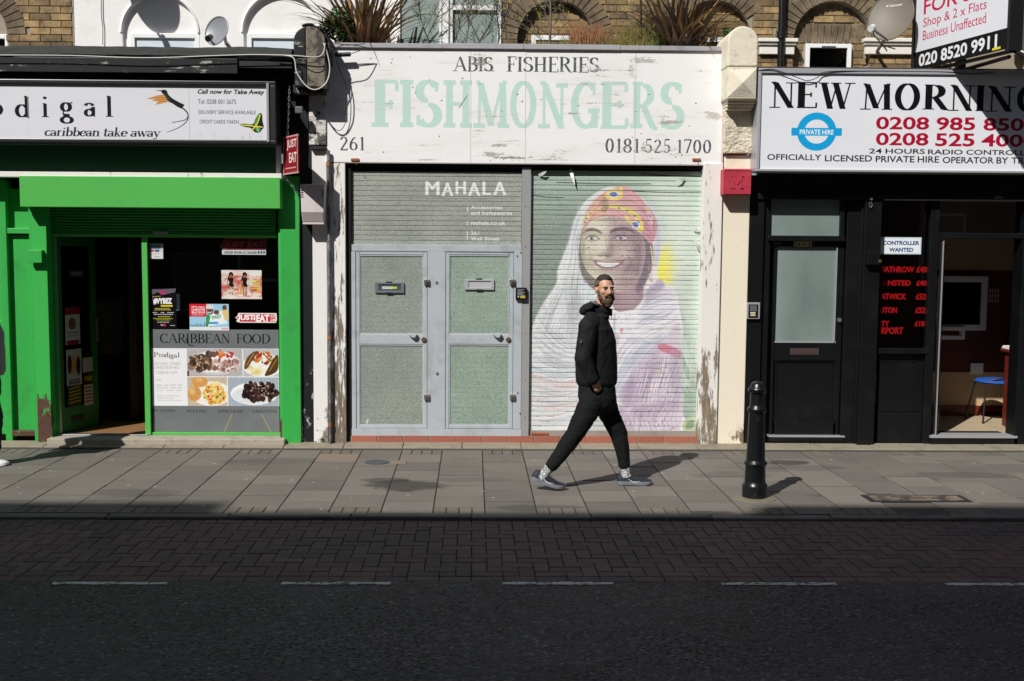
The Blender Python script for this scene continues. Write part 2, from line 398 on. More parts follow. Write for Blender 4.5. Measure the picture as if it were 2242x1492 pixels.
def serif_polys(st,T,t,sp=1.0,jit=0,slab=False):
    out=[]; x=0.0; ts=t*(1.2 if slab else .8); jr=random.Random(3)
    for ch in st:
        wd,spec=GL[ch]; dz=jr.uniform(-jit,jit); kx=1+jr.uniform(-jit,jit)
        for it in filter(None,spec.split('|')):
            q=it.split(); v=[float(a) for a in q[1:]]
            if q[0]=='L':
                x0,y0,x1,y1,wt=v; wt=t+(T-t)*wt; d=np.array([x1-x0,y1-y0]); L=np.hypot(*d)
                if abs(x1-x0)>abs(y1-y0)*1.5 : n=np.array([0,1.0]); wt_=wt
                elif y1!=y0: n=np.array([1.0,0]); wt_=wt
                n=n*wt_/2
                P=[np.array([x0,y0])+n,np.array([x1,y1])+n,np.array([x1,y1])-n,np.array([x0,y0])-n]; out.append([(x+p[0]*kx,p[1]+dz) for p in P])
            elif q[0]=='S':
                hw=T*.5+.075; y=v[1]; y=y+ts/2 if y==0 else (y-ts/2 if y>=.6 else y)
                out.append([(x+(v[0]-hw)*kx,y-ts/2+dz),(x+(v[0]+hw)*kx,y-ts/2+dz),(x+(v[0]+hw)*kx,y+ts/2+dz),(x+(v[0]-hw)*kx,y+ts/2+dz)])
            else:
                cx,cy,rx,ry,a0,a1=v; N=max(6,int(abs(a1-a0)/14)); pr=None
                for i in range(N+1):
                    a=math.radians(a0+(a1-a0)*i/N); tx,ty=-rx*math.sin(a),ry*math.cos(a); L=math.hypot(tx,ty) or 1
                    wv=math.hypot(T*1.08*ty/L,t*tx/L); nx,ny=ty/L,-tx/L
                    rxx=rx; px_=cx+rxx*math.cos(a); py_=cy+(ry-t/2)*math.sin(a)
                    if ch=='i' : wv=T*.6
                    cur=((x+(px_+nx*wv/2)*kx,py_+ny*wv/2+dz),(x+(px_-nx*wv/2)*kx,py_-ny*wv/2+dz))
                    if pr: out.append([pr[0],cur[0],cur[1],pr[1]])
                    pr=cur
        x+=wd*sp*kx
    return out
def printmat(name, im, rough=0.45, alpha=False, grain=0.0, spec=0.4, bump=0.0):
    t=NT(name); tx=t.n('TexImage'); tx.image=im; tx.extension='EXTEND'
    col=tx.outputs[0]
    if grain: col=t.mix(1.0,col,t.math('ADD',t.math('MULTIPLY',t.noise(90,4,0.7),2*grain),1-grain),'MULTIPLY')
    t.l(col,t.b.inputs['Base Color']); t.b.inputs['Roughness'].default_value=rough; t.b.inputs['Specular IOR Level'].default_value=spec
    if alpha: t.l(tx.outputs[1],t.b.inputs['Alpha'])
    if bump: t.bump(t.noise(70,4,0.7),bump,0.002)
    return t.m
# ================================================================ materials
M_brick = paint('stock_brick','#98805a',0.9,0.35,3.5,60,0.3,0.6,0.005,orand=0.42,dirt='#51463a',damt=0.85,dscale=8,dlo=0.42,dhi=0.66)
M_brick_arch = paint('arch_brick','#84745c',0.9,0.28,4,70,0.25,0.5,0.004,orand=0.22,dirt='#4d4436',damt=0.8,dscale=8,dlo=0.42,dhi=0.62)
M_mortar = paint('mortar','#9a9080',0.95,0.25,6,90,0.2,0.4)
M_render_white = paint('white_render','#ecebea',0.75,0.05,1.6,26,0.05,0.35,0.006,dirt='#b7b4ad',damt=0.3,dscale=2.2,dlo=0.58,dhi=0.8)
M_upvc = paint('white_plastic_frame','#f2f4f4',0.35,0.03,3,20,0.02,0.0)
M_stone_white = paint('white_painted_stone','#e9e6dc',0.7,0.06,4,30,0.08,0.3,dirt='#8d8676',damt=0.5,dscale=6,dlo=0.6,dhi=0.75)
M_pane_dark = glass('window_glass',(0.55,0.6,0.6))
M_blind = paint('pale_blind','#cfdbe4',0.7,0.1,2,30,0.05,0,stretch=(1,1,6))
M_bare_stone = paint('bare_weathered_stone','#7d7568',0.9,0.2,6,60,0.25,0.7,0.008,dirt='#2c2a28',damt=0.8,dscale=9,dlo=0.5,dhi=0.6)
M_room_shade = paint('room_shade','#2a2b2b',0.9,0.3,1.2,10,0.1,0)  # dark colour stands in for unlit rooms behind the upper panes
M_frost_room = paint('net_curtain','#8f9f9c',0.9,0.25,2.2,6,0.15,0.0,stretch=(1,1,0.3))
M_greenL = paint('green_paint','#52b351',0.42,0.08,1.2,22,0.04,0.08,dirt='#3d8b40',damt=0.35,dscale=3,dlo=0.58,dhi=0.8)
M_green = paint('green_paint_flat','#30a547',0.5,0.14,1.3,28,0.07,0.2,dirt='#2b7038',damt=0.5,dscale=4,dlo=0.54,dhi=0.74)
M_green_worn = peel('green_paint_worn','#36b04b','#4a2f28',0.62,0.64,3.2,(1,1,0.55),0.5,zfade=(0.02,0.8,0.17),grain='#5c4035')
M_green_dark = paint('dark_green_paint','#0d4d2e',0.5,0.12,2,30,0.06,0.1)
M_green_shut = paint('green_shutter_paint','#2a9a3e',0.4,0.06,2,30,0.05,0.05)
M_black_worn = peel('black_paint_worn','#14171b','#b9b6b0',0.60,0.625,9.0,(0.35,1,1.6),0.45,grain='#8a877f')
M_black_wood = paint('black_timber','#191a1c',0.6,0.3,4,40,0.3,0.3,stretch=(0.3,1,3))
M_felt = paint('roofing_felt','#3a3b3b',0.8,0.35,4,90,0.4,1.0,0.012,dirt='#1c1c1c',damt=.7,dscale=5,stretch=(.5,1,1.5))
M_blackp = paint('black_gloss_paint','#090b0e',0.42,0.3,2,30,0.15,0.12,dirt='#2c2d2d',damt=0.3,dscale=4,dlo=0.52,dhi=0.75,spec=0.5)
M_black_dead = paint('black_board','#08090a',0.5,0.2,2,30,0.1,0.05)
M_grey_metal = paint('grey_painted_steel','#b0b7be',0.5,0.05,1.4,40,0.04,0.06,dirt='#84857f',damt=0.55,dscale=5,dlo=0.5,dhi=0.75)
M_raw_metal = paint('dull_galvanised_steel','#9c9d9f',0.5,0.12,3,50,0.1,0.1,metal=0.1,stretch=(1,1,0.3))
M_cap_metal = paint('capping_metal','#a9a8ad',0.5,0.1,2,30,0.1,0.1,dirt='#6f6d70',damt=0.4,dscale=6,dlo=0.5,dhi=0.7)
M_post = peel('white_paint_peeling','#ebe8e5','#8b7d6c',0.56,0.60,9,(2.2,1,0.30),0.7,zfade=(0.0,1.7,0.22),grain='#5d5348',bstr=0.8)
M_post2 = peel('white_paint_aged','#e9e6e1','#9b8b77',0.60,0.64,7,(2.0,1,0.35),0.7,zfade=(0.0,1.3,0.18),grain='#6b5f50',bstr=0.7)
M_cream = peel('cream_render','#ede3cf','#8f8064',0.70,0.74,4.5,(1.4,1,0.5),0.8,zfade=(0.0,0.9,0.16),grain='#5e5442',bstr=0.4)
M_cream_stone = paint('cream_stone','#e2dac6',0.85,0.1,4,34,0.12,0.55,0.008,dirt='#857b66',damt=0.6,dscale=7,dlo=0.56,dhi=0.72)
M_black_stone = peel('black_painted_stone','#191a1c','#a9a49b',0.52,0.56,4.2,(1,1,1),0.75,grain='#6d6961',bstr=0.7)
M_strip_white = peel('white_painted_strip','#e9e7e5','#b0a897',0.66,0.70,5,(1,1,0.6),0.7,zfade=(0.0,0.7,0.25),grain='#77705f',third='#222426')
M_strip_black = peel('black_painted_strip','#101418','#c9c6c0',0.67,0.70,7,(1,1,0.5),0.5,zfade=(0.1,1.3,0.13),grain='#55534f')
M_red_brick = paint('red_base_brick','#a0604f',0.85,0.12,5,60,0.14,0.4,orand=0.12,dirt='#8a5b4a',damt=0.4,dscale=6)
M_ledge = paint('stone_ledge','#8b8272',0.9,0.18,4,60,0.2,0.4,dirt='#5f594c',damt=0.6,dscale=5)
M_concrete = paint('concrete_sill','#a59d8f',0.9,0.14,3,50,0.2,0.4,dirt='#6b655a',damt=0.6,dscale=6)
M_sign_frame = paint('aluminium_sign_frame','#b5b7bd',0.4,0.08,3,30,0.05,0.03,metal=0.3)
M_dark_frame = paint('dark_bronze_frame','#2c2d33',0.35,0.2,3,40,0.1,0.05)
M_white_metal = paint('white_powder_coat','#dfe1e4',0.4,0.04,3,30,0.03,0.02)
M_alarm = paint('aged_white_plastic','#cfc6c6',0.5,0.08,4,40,0.08,0.1,dirt='#9a8f8f',damt=0.4,dscale=8,dlo=0.5,dhi=0.7)
M_red_plastic = paint('red_plastic','#ae3346',0.45,0.12,5,40,0.1,0.1,dirt='#dd5a68',damt=0.35,dscale=8)
M_red_dark = paint('faded_red_plastic','#b53a4a',0.5,0.1,5,40,0.1,0.1)
M_dish_grey = paint('grey_dish_metal','#80848a',0.4,0.08,5,60,0.05,0.05)
M_dish_taupe = paint('taupe_dish_metal','#6f675c',0.55,0.10,4,60,0.08,0.05)
M_black_plastic = paint('black_plastic','#141416',0.45,0.2,3,40,0.1,0.05)
M_cable_white = paint('white_cable','#dedad4',0.5,0.05,3,40,0.05,0)
M_cable_grey = paint('grey_cable','#5d5f63',0.5,0.1,3,40,0.05,0)
M_steel = paint('bright_steel','#b9bbbd',0.28,0.1,5,60,0.05,0.0,metal=0.8)
M_brass = paint('brass','#a07c46',0.35,0.15,8,60,0.1,0.0,metal=0.8)
M_rust = paint('rust','#9b5f3c',0.8,0.3,9,80,0.3,0.4,orand=0.1)
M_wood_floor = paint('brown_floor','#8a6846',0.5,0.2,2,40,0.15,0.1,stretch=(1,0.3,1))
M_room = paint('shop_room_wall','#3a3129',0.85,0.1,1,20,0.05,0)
M_room_light = paint('office_room_wall','#b89f88',0.85,0.06,1,20,0.04,0)
M_room_dark = paint('office_dark_wall','#5e3027',0.8,0.15,1,20,0.05,0)
M_skirt = paint('red_brown_gloss','#66251c',0.35,0.1,2,20,0.05,0)
M_tile = paint('beige_floor_tile','#b9a78c',0.4,0.1,3,30,0.08,0.03,orand=0.06)
M_blue = paint('blue_fabric','#114aa0',0.7,0.1,5,90,0.15,0.2)
M_white_paper = paint('white_paper','#e9e9e6',0.7,0.04,3,30,0.02,0)
M_mat = paint('black_floor_mat','#17181a',0.9,0.2,3,120,0.2,0.3)
M_yellow = paint('yellow_tape','#c9a72c',0.6,0.2,6,50,0.2,0)
M_shop_glass = glass('shop_window_glass',(0.62,0.65,0.66))
M_frosted = None
t=NT('frosted_wired_glass'); g_=t.pos((1,1,1)); wv=t.n('TexChecker'); 
sx=t.n('SeparateXYZ'); t.l(g_,sx.inputs[0])
gx=t.math('GREATER_THAN', t.math('FRACT', t.math('MULTIPLY',sx.outputs[0],78.0)), 0.82); gz=t.math('GREATER_THAN', t.math('FRACT', t.math('MULTIPLY',sx.outputs[2],78.0)), 0.82)
grid=t.math('MAXIMUM',gx,gz); nz=t.noise(1.7,3,0.5,stretch=(1,1,0.5))
colb=t.mix(nz,hx('#55656333'[:7]),hx('#9fb0ab'))
t.l(t.mix(t.math('MULTIPLY',grid,0.35),colb,hx('#3f4a49')),t.b.inputs['Base Color']); t.b.inputs['Roughness'].default_value=0.22
M_frosted=t.m
M_fol = paint('dark_green_leaf','#3c5a2c',0.55,0.35,20,90,0.1,0,orand=0.2)
M_fol2 = paint('bronze_leaf','#7d5a3e',0.5,0.4,5,60,0.2,0.05,orand=0.35,dirt='#b08a58',damt=0.7,dscale=5,dlo=0.5,dhi=0.64)
M_fol3 = paint('dead_brown_leaf','#665349',0.65,0.4,6,60,0.25,0.05,orand=0.4,dirt='#a58a64',damt=0.6,dscale=7,dlo=0.55,dhi=0.7)
M_grass = paint('dry_grass','#7b6b34',0.8,0.5,8,60,0.2,0,dirt='#4e6328',damt=0.9,dscale=5,dlo=0.4,dhi=0.6)
M_grass_red = paint('dry_rushes','#8d6240',0.8,0.4,8,60,0.2,0)
M_twig = paint('grey_bark','#6a625c',0.85,0.25,10,60,0.25,0.2)
M_bud = paint('yellow_green_bud','#9a9a3a',0.7,0.2,10,60,0.1,0)
M_opp = paint('opposite_brick','#6b5a48',0.9,0.2,1,20,0.2,0.2)

# pavement slabs: gum spots, grime, two dried spills with their own outlines
def slab_mat():
    t=NT('concrete_paving'); p=t.pos()
    n1=t.noise(1.3,4,0.6); n2=t.noise(26,5,0.75); n3=t.noise(160,2,0.6)
    base=t.mix(n1,hx('#5b5651'),hx('#77716b'))
    base=t.mix(1.0,base,t.math('ADD',t.math('MULTIPLY',n2,0.5),0.75),'MULTIPLY')
    base=t.mix(1.0,base,t.math('ADD',t.math('MULTIPLY',n3,0.5),0.75),'MULTIPLY')
    oi=t.n('ObjectInfo').outputs['Random']; base=t.mix(1.0,base,t.math('ADD',t.math('MULTIPLY',oi,0.34),0.83),'MULTIPLY')
    sx=t.n('SeparateXYZ'); t.l(p,sx.inputs[0])
    dn=t.math('MULTIPLY',t.math('SUBTRACT',t.noise(4.5,6,0.7),0.5),2.6)
    for (px,py,rx,ry,am) in ((885,1063,0.36,0.24,0.75),(845,1052,0.26,0.13,0.6),(590,1010,.5,.2,.25),(300,1080,.4,.2,.3),(1600,1040,.4,.15,.25),(2100,1040,.5,.15,.3),(1725,1013,0.24,0.13,0.7),(1765,1025,0.40,0.16,0.3),(1180,1112,0.42,0.12,0.45),(1500,1122,0.4,0.06,0.6),(640,1118,0.35,0.08,0.35),(1885,1085,0.45,0.10,0.65),(1975,1118,0.62,0.12,0.6),(1990,1048,0.3,0.12,0.3),(1030,1050,0.34,0.14,0.25)):
        g=G(px,py); dx=t.math('DIVIDE',t.math('SUBTRACT',sx.outputs[0],g.x),rx); dy=t.math('DIVIDE',t.math('SUBTRACT',sx.outputs[1],g.y),ry)
        d=t.math('ADD',t.math('POWER',t.math('ABSOLUTE',dx),2.0),t.math('POWER',t.math('ABSOLUTE',dy),2.0)); d=t.math('ADD',d,dn)
        mk=t.ramp(d,[(0.55,t.grey(1)),(1.0,t.grey(0))]); base=t.mix(t.math('MULTIPLY',mk,am),base,hx('#262422'))
    v=t.n('TexVoronoi'); v.inputs['Scale'].default_value=5.2; t.l(p,v.inputs['Vector'])
    gum=t.math('MULTIPLY',t.math('LESS_THAN',v.outputs['Distance'],0.085), t.math('GREATER_THAN',t.noise(1.9,2,0.5),0.5))
    base=t.mix(t.math('MULTIPLY',gum,0.6),base,hx('#b5b2aa'))
    v2=t.n('TexVoronoi'); v2.inputs['Scale'].default_value=9.0; t.l(p,v2.inputs['Vector'])
    base=t.mix(t.math('MULTIPLY',t.math('LESS_THAN',v2.outputs['Distance'],0.10),0.4),base,hx('#33312f'))
    t.l(base,t.b.inputs['Base Color']); t.b.inputs['Roughness'].default_value=0.85
    t.bump(t.math('ADD',n2,n3),0.35,0.003); return t.m
M_slab=slab_mat()
M_slab_pale=paint('pale_slab','#7b6d61',0.85,0.08,4,90,0.2,0.3)
M_slab_grey=paint('newer_slab','#736e68',0.85,0.08,4,90,0.2,0.3)
M_bed=paint('sand_joint','#26231e',0.95,0.3,6,90,0.3,0.4,dirt='#4b5233',damt=0.4,dscale=5)
M_kerb=paint('granite_kerb','#65625e',0.8,0.2,3,80,0.3,0.4,orand=0.12,dirt='#3b3a38',damt=0.6,dscale=4)
M_paver=paint('red_block_paver','#695452',0.85,0.15,2,90,0.25,0.5,0.004,orand=0.16,dirt='#4c4646',damt=0.5,dscale=1.6,dlo=0.45,dhi=0.7)
M_paver_grey=paint('grey_block_paver','#5c5250',0.85,0.2,3,90,0.25,0.5,0.004,orand=0.12,dirt='#45413f',damt=0.5,dscale=2)
M_sett=paint('small_paver','#6b655c',0.85,0.2,3,90,0.25,0.4,orand=0.15,dirt='#3a3733',damt=0.5,dscale=3)
def asphalt():
    t=NT('asphalt'); p=t.pos()
    v=t.n('TexVoronoi'); v.inputs['Scale'].default_value=55; t.l(p,v.inputs['Vector'])
    v3=t.n('TexVoronoi'); v3.inputs['Scale'].default_value=34; t.l(p,v3.inputs['Vector'])
    n1=t.noise(0.8,4,0.6); n2=t.noise(14,5,0.7)
    st=t.n('SeparateColor'); t.l(v.outputs['Color'],st.inputs[0])
    base=t.mix(n1,hx('#454241'),hx('#565250'))
    base=t.mix(1.0,base,t.ramp(st.outputs[0],[(0.0,t.grey(0.72)),(0.8,t.grey(1.05)),(0.95,t.grey(1.6)),(1.0,t.grey(2.6))]),'MULTIPLY')
    pit=t.math('MULTIPLY',t.ramp(v3.outputs['Distance'],[(0.22,t.grey(1)),(0.50,t.grey(0))]),t.ramp(t.math('ADD',t.math('MULTIPLY',n2,.5),t.math('MULTIPLY',t.noise(1.1,4,0.65,stretch=(.6,1,1)),.5)),[(0.46,t.grey(0)),(0.53,t.grey(1))]))
    pv_=t.ramp(t.noise(.45,5,.6,stretch=(.5,1.4,1)),[(0.35,t.grey(.82)),(0.65,t.grey(1.18))]); base=t.mix(1.0,base,pv_,'MULTIPLY')
    cr=t.n('TexVoronoi'); cr.feature='DISTANCE_TO_EDGE'; cr.inputs['Scale'].default_value=.55; t.l(t.pos(),cr.inputs['Vector'])
    base=t.mix(t.math('MULTIPLY',pit,0.85),base,hx('#0d0c0c'))
    t.l(base,t.b.inputs['Base Color']); t.b.inputs['Roughness'].default_value=0.8
    t.bump(t.math('SUBTRACT',t.math('MULTIPLY',v.outputs['Distance'],-1.0),pit),0.9,0.01); return t.m
M_asphalt=asphalt()
M_line=peel('worn_road_paint','#c9c9c4','#4a4b4d',0.50,0.60,16,(1,1,1),0.7,grain='#2d2e30',bstr=0.3)

# ================================================================ the ground
ZR=-0.022
YK0,YK1=-2.62,-2.745                      # kerb inner and outer edge
ga=G(1100,1273,ZR).y                      # edge between the bay and the asphalt
road=MB().quad((-90,ga,ZR),(90,ga,ZR),(90,-60,ZR),(-90,-60,ZR)).build('road',M_asphalt,kind='structure')
grd=MB().quad((-90,-60,-0.35),(90,-60,-0.35),(90,60,-0.35),(-90,60,-0.35)).build('ground',M_bed,kind='structure')
pav=MB().box(-40,40,YK0,0.6,-0.3,-0.0055).build('pavement',M_bed,kind='structure')
kerb=MB().box(-40,40,YK1+0.006,YK0,-0.3,-0.02).build('kerb',M_bed,kind='structure')
kme=MB().box(-0.4525,0.4525,-0.0605,0.0605,-0.1,0.004).build('kerbstone',M_kerb,kerb,bevel=0.012); kme.location=(-5.95,(YK0+YK1)/2,0)
x=-5.95+0.915
i=0
while x<7.2:
    o=inst(kme.data,'kerbstone',kerb,(x+rnd.uniform(-.003,.003),(YK0+YK1)/2+rnd.uniform(-.006,.006),rnd.uniform(-.006,.006)),rot=(0,0,rnd.uniform(-.006,.006)))
    b=o.modifiers.new('bevel','BEVEL'); b.width=0.012; b.segments=2
    x+=0.915
S=0.4
def slabmesh(nm,sx,sy,mat,g=0.0055,ch=0.0015,gy=None):
    hx_,hy=sx/2-g,sy/2-(gy or g); b=MB(); z=0.0
    n=[(-hx_,-hy,-.03),(hx_,-hy,-.03),(hx_,hy,-.03),(-hx_,hy,-.03),(-hx_,-hy,z-ch),(hx_,-hy,z-ch),(hx_,hy,z-ch),(-hx_,hy,z-ch),(-hx_+ch,-hy+ch,z),(hx_-ch,-hy+ch,z),(hx_-ch,hy-ch,z),(-hx_+ch,hy-ch,z)]
    b.v=n
    for a in ((0,1,5,4),(1,2,6,5),(2,3,7,6),(3,0,4,7),(4,5,9,8),(5,6,10,9),(6,7,11,10),(7,4,8,11),(8,9,10,11)): b.face(a)
    me=bpy.data.meshes.new(nm); me.from_pydata(b.v,[],b.f); me.materials.append(mat); me.update(); return me
me_s=slabmesh('paving_slab',S,S,M_slab,gy=.0105); me_pale=slabmesh('pale_slab',S,S,M_slab_pale,gy=.0105); me_new=slabmesh('new_slab',S,S,M_slab_grey,gy=.0105)
me_t=slabmesh('small_sett',0.1,0.2,M_sett,0.005,0.0015,gy=.009)
gx0=G(1055.8,986).x
specials={}
for (px,py,which) in ((720,1000,'pale'),(1790,1052,'new'),(1830,1078,'new'),(1870,1103,'new'),(1960,1050,'new'),(2080,1060,'new'),(1450,1003,'x')):
    g=G(px,py); specials[(math.floor((g.x-gx0)/S), px)]=(g,which)
def pick(cx,cy):
    for g,wh in specials.values():
        if abs(g.x-cx)<S/2 and abs(g.y-cy)<S/2: return me_pale if wh=='pale' else (me_new if wh=='new' else me_s)
    return me_s
boll_g=G(1651,1092)
for k in range(-14,17):
    cx=gx0+(k+0.5)*S
    odd=k%2                                        # setts at the kerb in one column, at the shops in the next
    y=YK0
    if odd:
        for j in range(4): inst(me_t,'small_sett',pav,(gx0+k*S+0.05+0.1*j,y+0.1,rnd.uniform(-.002,.001)))
        y+=0.2
    for r in range(6):
        inst(pick(cx,y+S/2),'paving_slab',pav,(cx,y+S/2,rnd.uniform(-.002,.0015)),rot=(rnd.uniform(-.002,.002),rnd.uniform(-.003,.003),rnd.uniform(-.002,.002)))
        y+=S
    if not odd:
        for j in range(4): inst(me_t,'small_sett',pav,(gx0+k*S+0.05+0.1*j,y+0.1,rnd.uniform(-.002,.001)))
YD=YK0+2.6                                         # the drain line
dr=MB()
for i in range(int(12.4/0.035)):
    X=-5.6+i*0.035; dr.box(X,X+0.016,YD+0.004,YD+0.05,-0.012,-0.004)
dr.box(-5.6,7,YD,YD+0.008,-0.012,0.002); dr.box(-5.6,7,YD+0.044,YD+0.055,-0.012,0.002)
dr.build('drain_channel',paint('dark_drain','#4b4a47',0.8,0.2,5,60,0.2,0.3),pav,kind='stuff')
# narrow ledge of small stones between the drain and the shop fronts
lx=-5.5; lm=slabmesh('ledge_stone',0.6,0.26,M_ledge,0.003,0.006)
while lx<6.8:
    inst(lm,'ledge_stone',pav,(lx+0.3,YD+0.055+0.13,0.022+rnd.uniform(-.002,.002)),rot=(0.06,0,0)); lx+=0.6
MB().box(-40,40,YD+0.055+0.24,YD+0.9,-0.02,0.012).build('ledge_bed',M_ledge,pav)
# cover plates in the pavement
g=G(825,1013); mc=thing('stopcock_cover','small round-ended iron stopcock cover set in the pavement before the grey doors','cover',(g.x,g.y,0))
MB().lathe([(0.115,-.002),(0.115,0.005),(0.108,0.006),(0.0001,0.006)],(g.x,g.y,0),24).build('plate',paint('iron_cover','#47484b',0.6,0.2,9,90,0.3,0.5),mc)
MB().box(g.x+0.13,g.x+0.28,g.y-0.07,g.y+0.07,-0.002,0.005).build('surround',M_slab_pale,mc,bevel=0.002)
ga0,ga1=G(1900,1092),G(2110,1092)
mc=thing('inspection_cover','long rectangular inspection cover filled with gravel mortar, near the kerb before the black shop front','cover',(ga0.x,ga0.y,0))
MB().box(ga0.x-.02,ga1.x+.02,ga0.y-0.13,ga0.y+0.12,-0.01,0.0042).build('frame',M_mat,mc,bevel=0.002)
MB().box(ga0.x+.03,ga1.x-.03,ga0.y-0.085,ga0.y+0.08,-0.01,0.0075).build('infill',paint('gravel_mortar','#77685b',0.9,0.3,9,160,0.4,0.8,dirt='#2d2a27',damt=0.9,dscale=4,dlo=0.5,dhi=0.6),mc)
# ---- block-paved bay: herringbone of 200 x 100 mm pavers
bay=MB().box(-40,40,ga,YK1-0.002,-0.3,ZR-0.0075).build('parking_bay',M_bed,kind='structure')
me_p=slabmesh('block_paver',0.2,0.1,M_paver,0.0040,0.0015); me_pg=slabmesh('block_paver_grey',0.2,0.1,M_paver_grey,0.0040,0.0015)
plist=[]; U=0.1; rows=int((YK1-ga-0.1)/U)
for j in range(rows+1):
    yb=ga+0.1+j*U
    for i in range(-54,58):
        k=(i-j)%4; xb=i*U
        if k==0: plist.append((xb+U,yb+U/2,0))
        elif k==3 and j<rows: plist.append((xb+U/2,yb+U,1))
        elif k==3: plist.append((xb+U/2,yb+U/2,2))
        if j==0 and k==2: plist.append((xb+U/2,yb+U/2,2))
for i in range(-27,29): plist.append((i*0.2+0.1,ga+0.05,3))
def vis(q): return abs(q[0]*1.0-0.3)<(q[1]-CAM.y)*0.49+0.25
seen=sorted([q for q in plist if vis(q)],key=lambda q:q[1]); rest=[q for q in plist if not vis(q)]
_pm={}
def pmat(q):
    if q not in _pm: _pm[q]=pmat_(q)
    return _pm[q]
def pmat_(q): 
    n=mnoise.noise(Vector((q[0]*0.9,q[1]*1.3,3)))+rnd.uniform(-.35,.35)
    return n>0.33 or (-2.75<q[0]+0.15*(q[1]+3)<-2.5)
for q in seen[:300]:
    o=inst(me_pg if pmat(q) else me_p,'block_paver',bay,(q[0],q[1],ZR+rnd.uniform(-.0015,.0015)),rot=(rnd.uniform(-.008,.008),rnd.uniform(-.008,.008),(math.pi/2 if q[2]==1 else 0)+rnd.uniform(-.008,.008)))
    if q[2]==2: o.scale=(0.5,1,1)
for nm,gm,sel in (('block_pavers_red',me_p,0),('block_pavers_grey',me_pg,1)):
    b=MB()
    base=[v.co.copy() for v in gm.vertices]
    for q in seen[300:]+rest:
        if int(pmat(q))!=sel: continue
        n=len(b.v); z=ZR+rnd.uniform(-.0015,.0015); dz=rnd.uniform(-.008,.008); da=rnd.uniform(-.008,.008)
        for c in base:
            X,Yy=(c.x*(0.5 if q[2]==2 else 1),c.y); 
            if q[2]==1: X,Yy=-Yy,X
            b.v.append((q[0]+X-Yy*da,q[1]+Yy+X*da,z+c.z+dz*X))
        for pl in gm.polygons: b.face([n+i for i in pl.vertices])
    b.build('block_pavers',gm.materials[0],bay,kind='stuff',fix=False)
# painted dashes along the bay
for n_,(a,b_,yy) in enumerate(((120,370,1274),(615,855,1280),(1100,1345,1281),(1578,1828,1278),(2060,2310,1273))):
    p0=G(a,yy,ZR); p1=G(b_,yy+(-1 if n_>2 else 1),ZR); Y0=ga-0.045-abs(n_-2)*0.004
    o=MB(); K=26; e1=0
    for i in range(K):
        xa=p0.x+(p1.x-p0.x)*i/K; xb=p0.x+(p1.x-p0.x)*(i+1)/K
        e0=e1; e1=rnd.uniform(-.006,.006); o.quad((xa,Y0-0.030+e0,ZR+.004),(xb,Y0-0.030+e1,ZR+.004),(xb,Y0+0.020-e1,ZR+.004),(xa,Y0+0.020-e0,ZR+.004))
    o=o.build('road_marking',M_line,kind='structure')
# litter and grit specks
lb=MB()
for i in range(260):
    g=G(rnd.uniform(0,2242),rnd.uniform(1135,1480),ZR); s_=rnd.uniform(.003,.009); z=ZR+0.004
    lb.box(g.x,g.x+s_*1.6,g.y,g.y+s_,z,z+s_*.5)
props(lb.build('grit',M_concrete),'loose pale grit scattered over the dark road and bay','grit',kind='stuff')
# ================================================================ upper houses
YU=1.2
def arcpts(cx,zs,r,n=20): return [(cx+r*math.cos(math.pi-math.pi*i/n), zs+r*math.sin(math.pi-math.pi*i/n)) for i in range(n+1)]
def wall_arches(X0,X1,Z0,Z1,Yf,arches,rec,mat,parent,name='wall'):
    b=MB(); x=X0
    for (cx,zs,r) in sorted(arches):
        a0,a1=max(cx-r,X0),min(cx+r,X1)
        if a0>x: b.box(x,a0,Yf,Yf+rec+0.1,Z0,Z1)
        P=[p for p in arcpts(cx,zs,r) if a0-1e-6<=p[0]<=a1+1e-6]
        P[0]=(a0,P[0][1]); P[-1]=(a1,P[-1][1])
        for p,q in zip(P,P[1:]):
            if q[0]-p[0]>1e-5: b.prism([(p[0],p[1]),(q[0],q[1]),(q[0],Z1),(p[0],Z1)],Yf,Yf+rec+0.1)
        b.box(a0-.05,a1+.05,Yf+rec,Yf+rec+0.1+0.02,Z0,zs+r+0.05)
        x=a1
    if x<X1: b.box(x,X1,Yf,Yf+rec+0.1,Z0,Z1)
    return b.build(name,mat,parent)
def arch_px(cx,ys,rx,Y): c=W(cx,ys,Y); r=W(cx+rx,ys,Y).x-c.x; return (c.x,c.z,r)
bme=MB().box(-0.1075,0.1075,-0.006,0.02,-0.0325,0.0325).build('brick_src',M_brick); bm_=bme.data; bpy.data.objects.remove(bme)
ame=MB().prism([(-0.0245,0),(0.0245,0),(0.0375,0.20),(-0.0375,0.20)],-0.009,0.02).build('v_src',M_brick_arch); am_=ame.data; bpy.data.objects.remove(ame)
def bricks(X0,X1,Z0,Z1,Y,parent,skip,cap=300):
    r0=int(math.floor(Z0/0.075)); cnt=0; z=r0*0.075
    row=r0
    while z<Z1:
        x=X0-((row%2)*0.1125); 
        while x<X1:
            a=max(x,X0+.003); b=min(x+0.215,X1-.003); seg=[(a,b)]
            if b-a>0.03:
                zc=z+0.0375
                # clip against the skip test by sampling
                K=8; ok=[not skip(a+(b-a)*(k+.5)/K,zc) for k in range(K)]
                k=0
                while k<K:
                    if ok[k]:
                        e=k
                        while e+1<K and ok[e+1]: e+=1
                        xa=a+(b-a)*k/K; xb=a+(b-a)*(e+1)/K
                        if xb-xa>0.03:
                            inst(bm_,'brick',parent,((xa+xb)/2,Y+rnd.uniform(-.003,.002),zc),scale=((xb-xa)/0.215,1,1)); cnt+=1
                        k=e+1
                    else: k+=1
            x+=0.225
        z+=0.075; row+=1
    return cnt
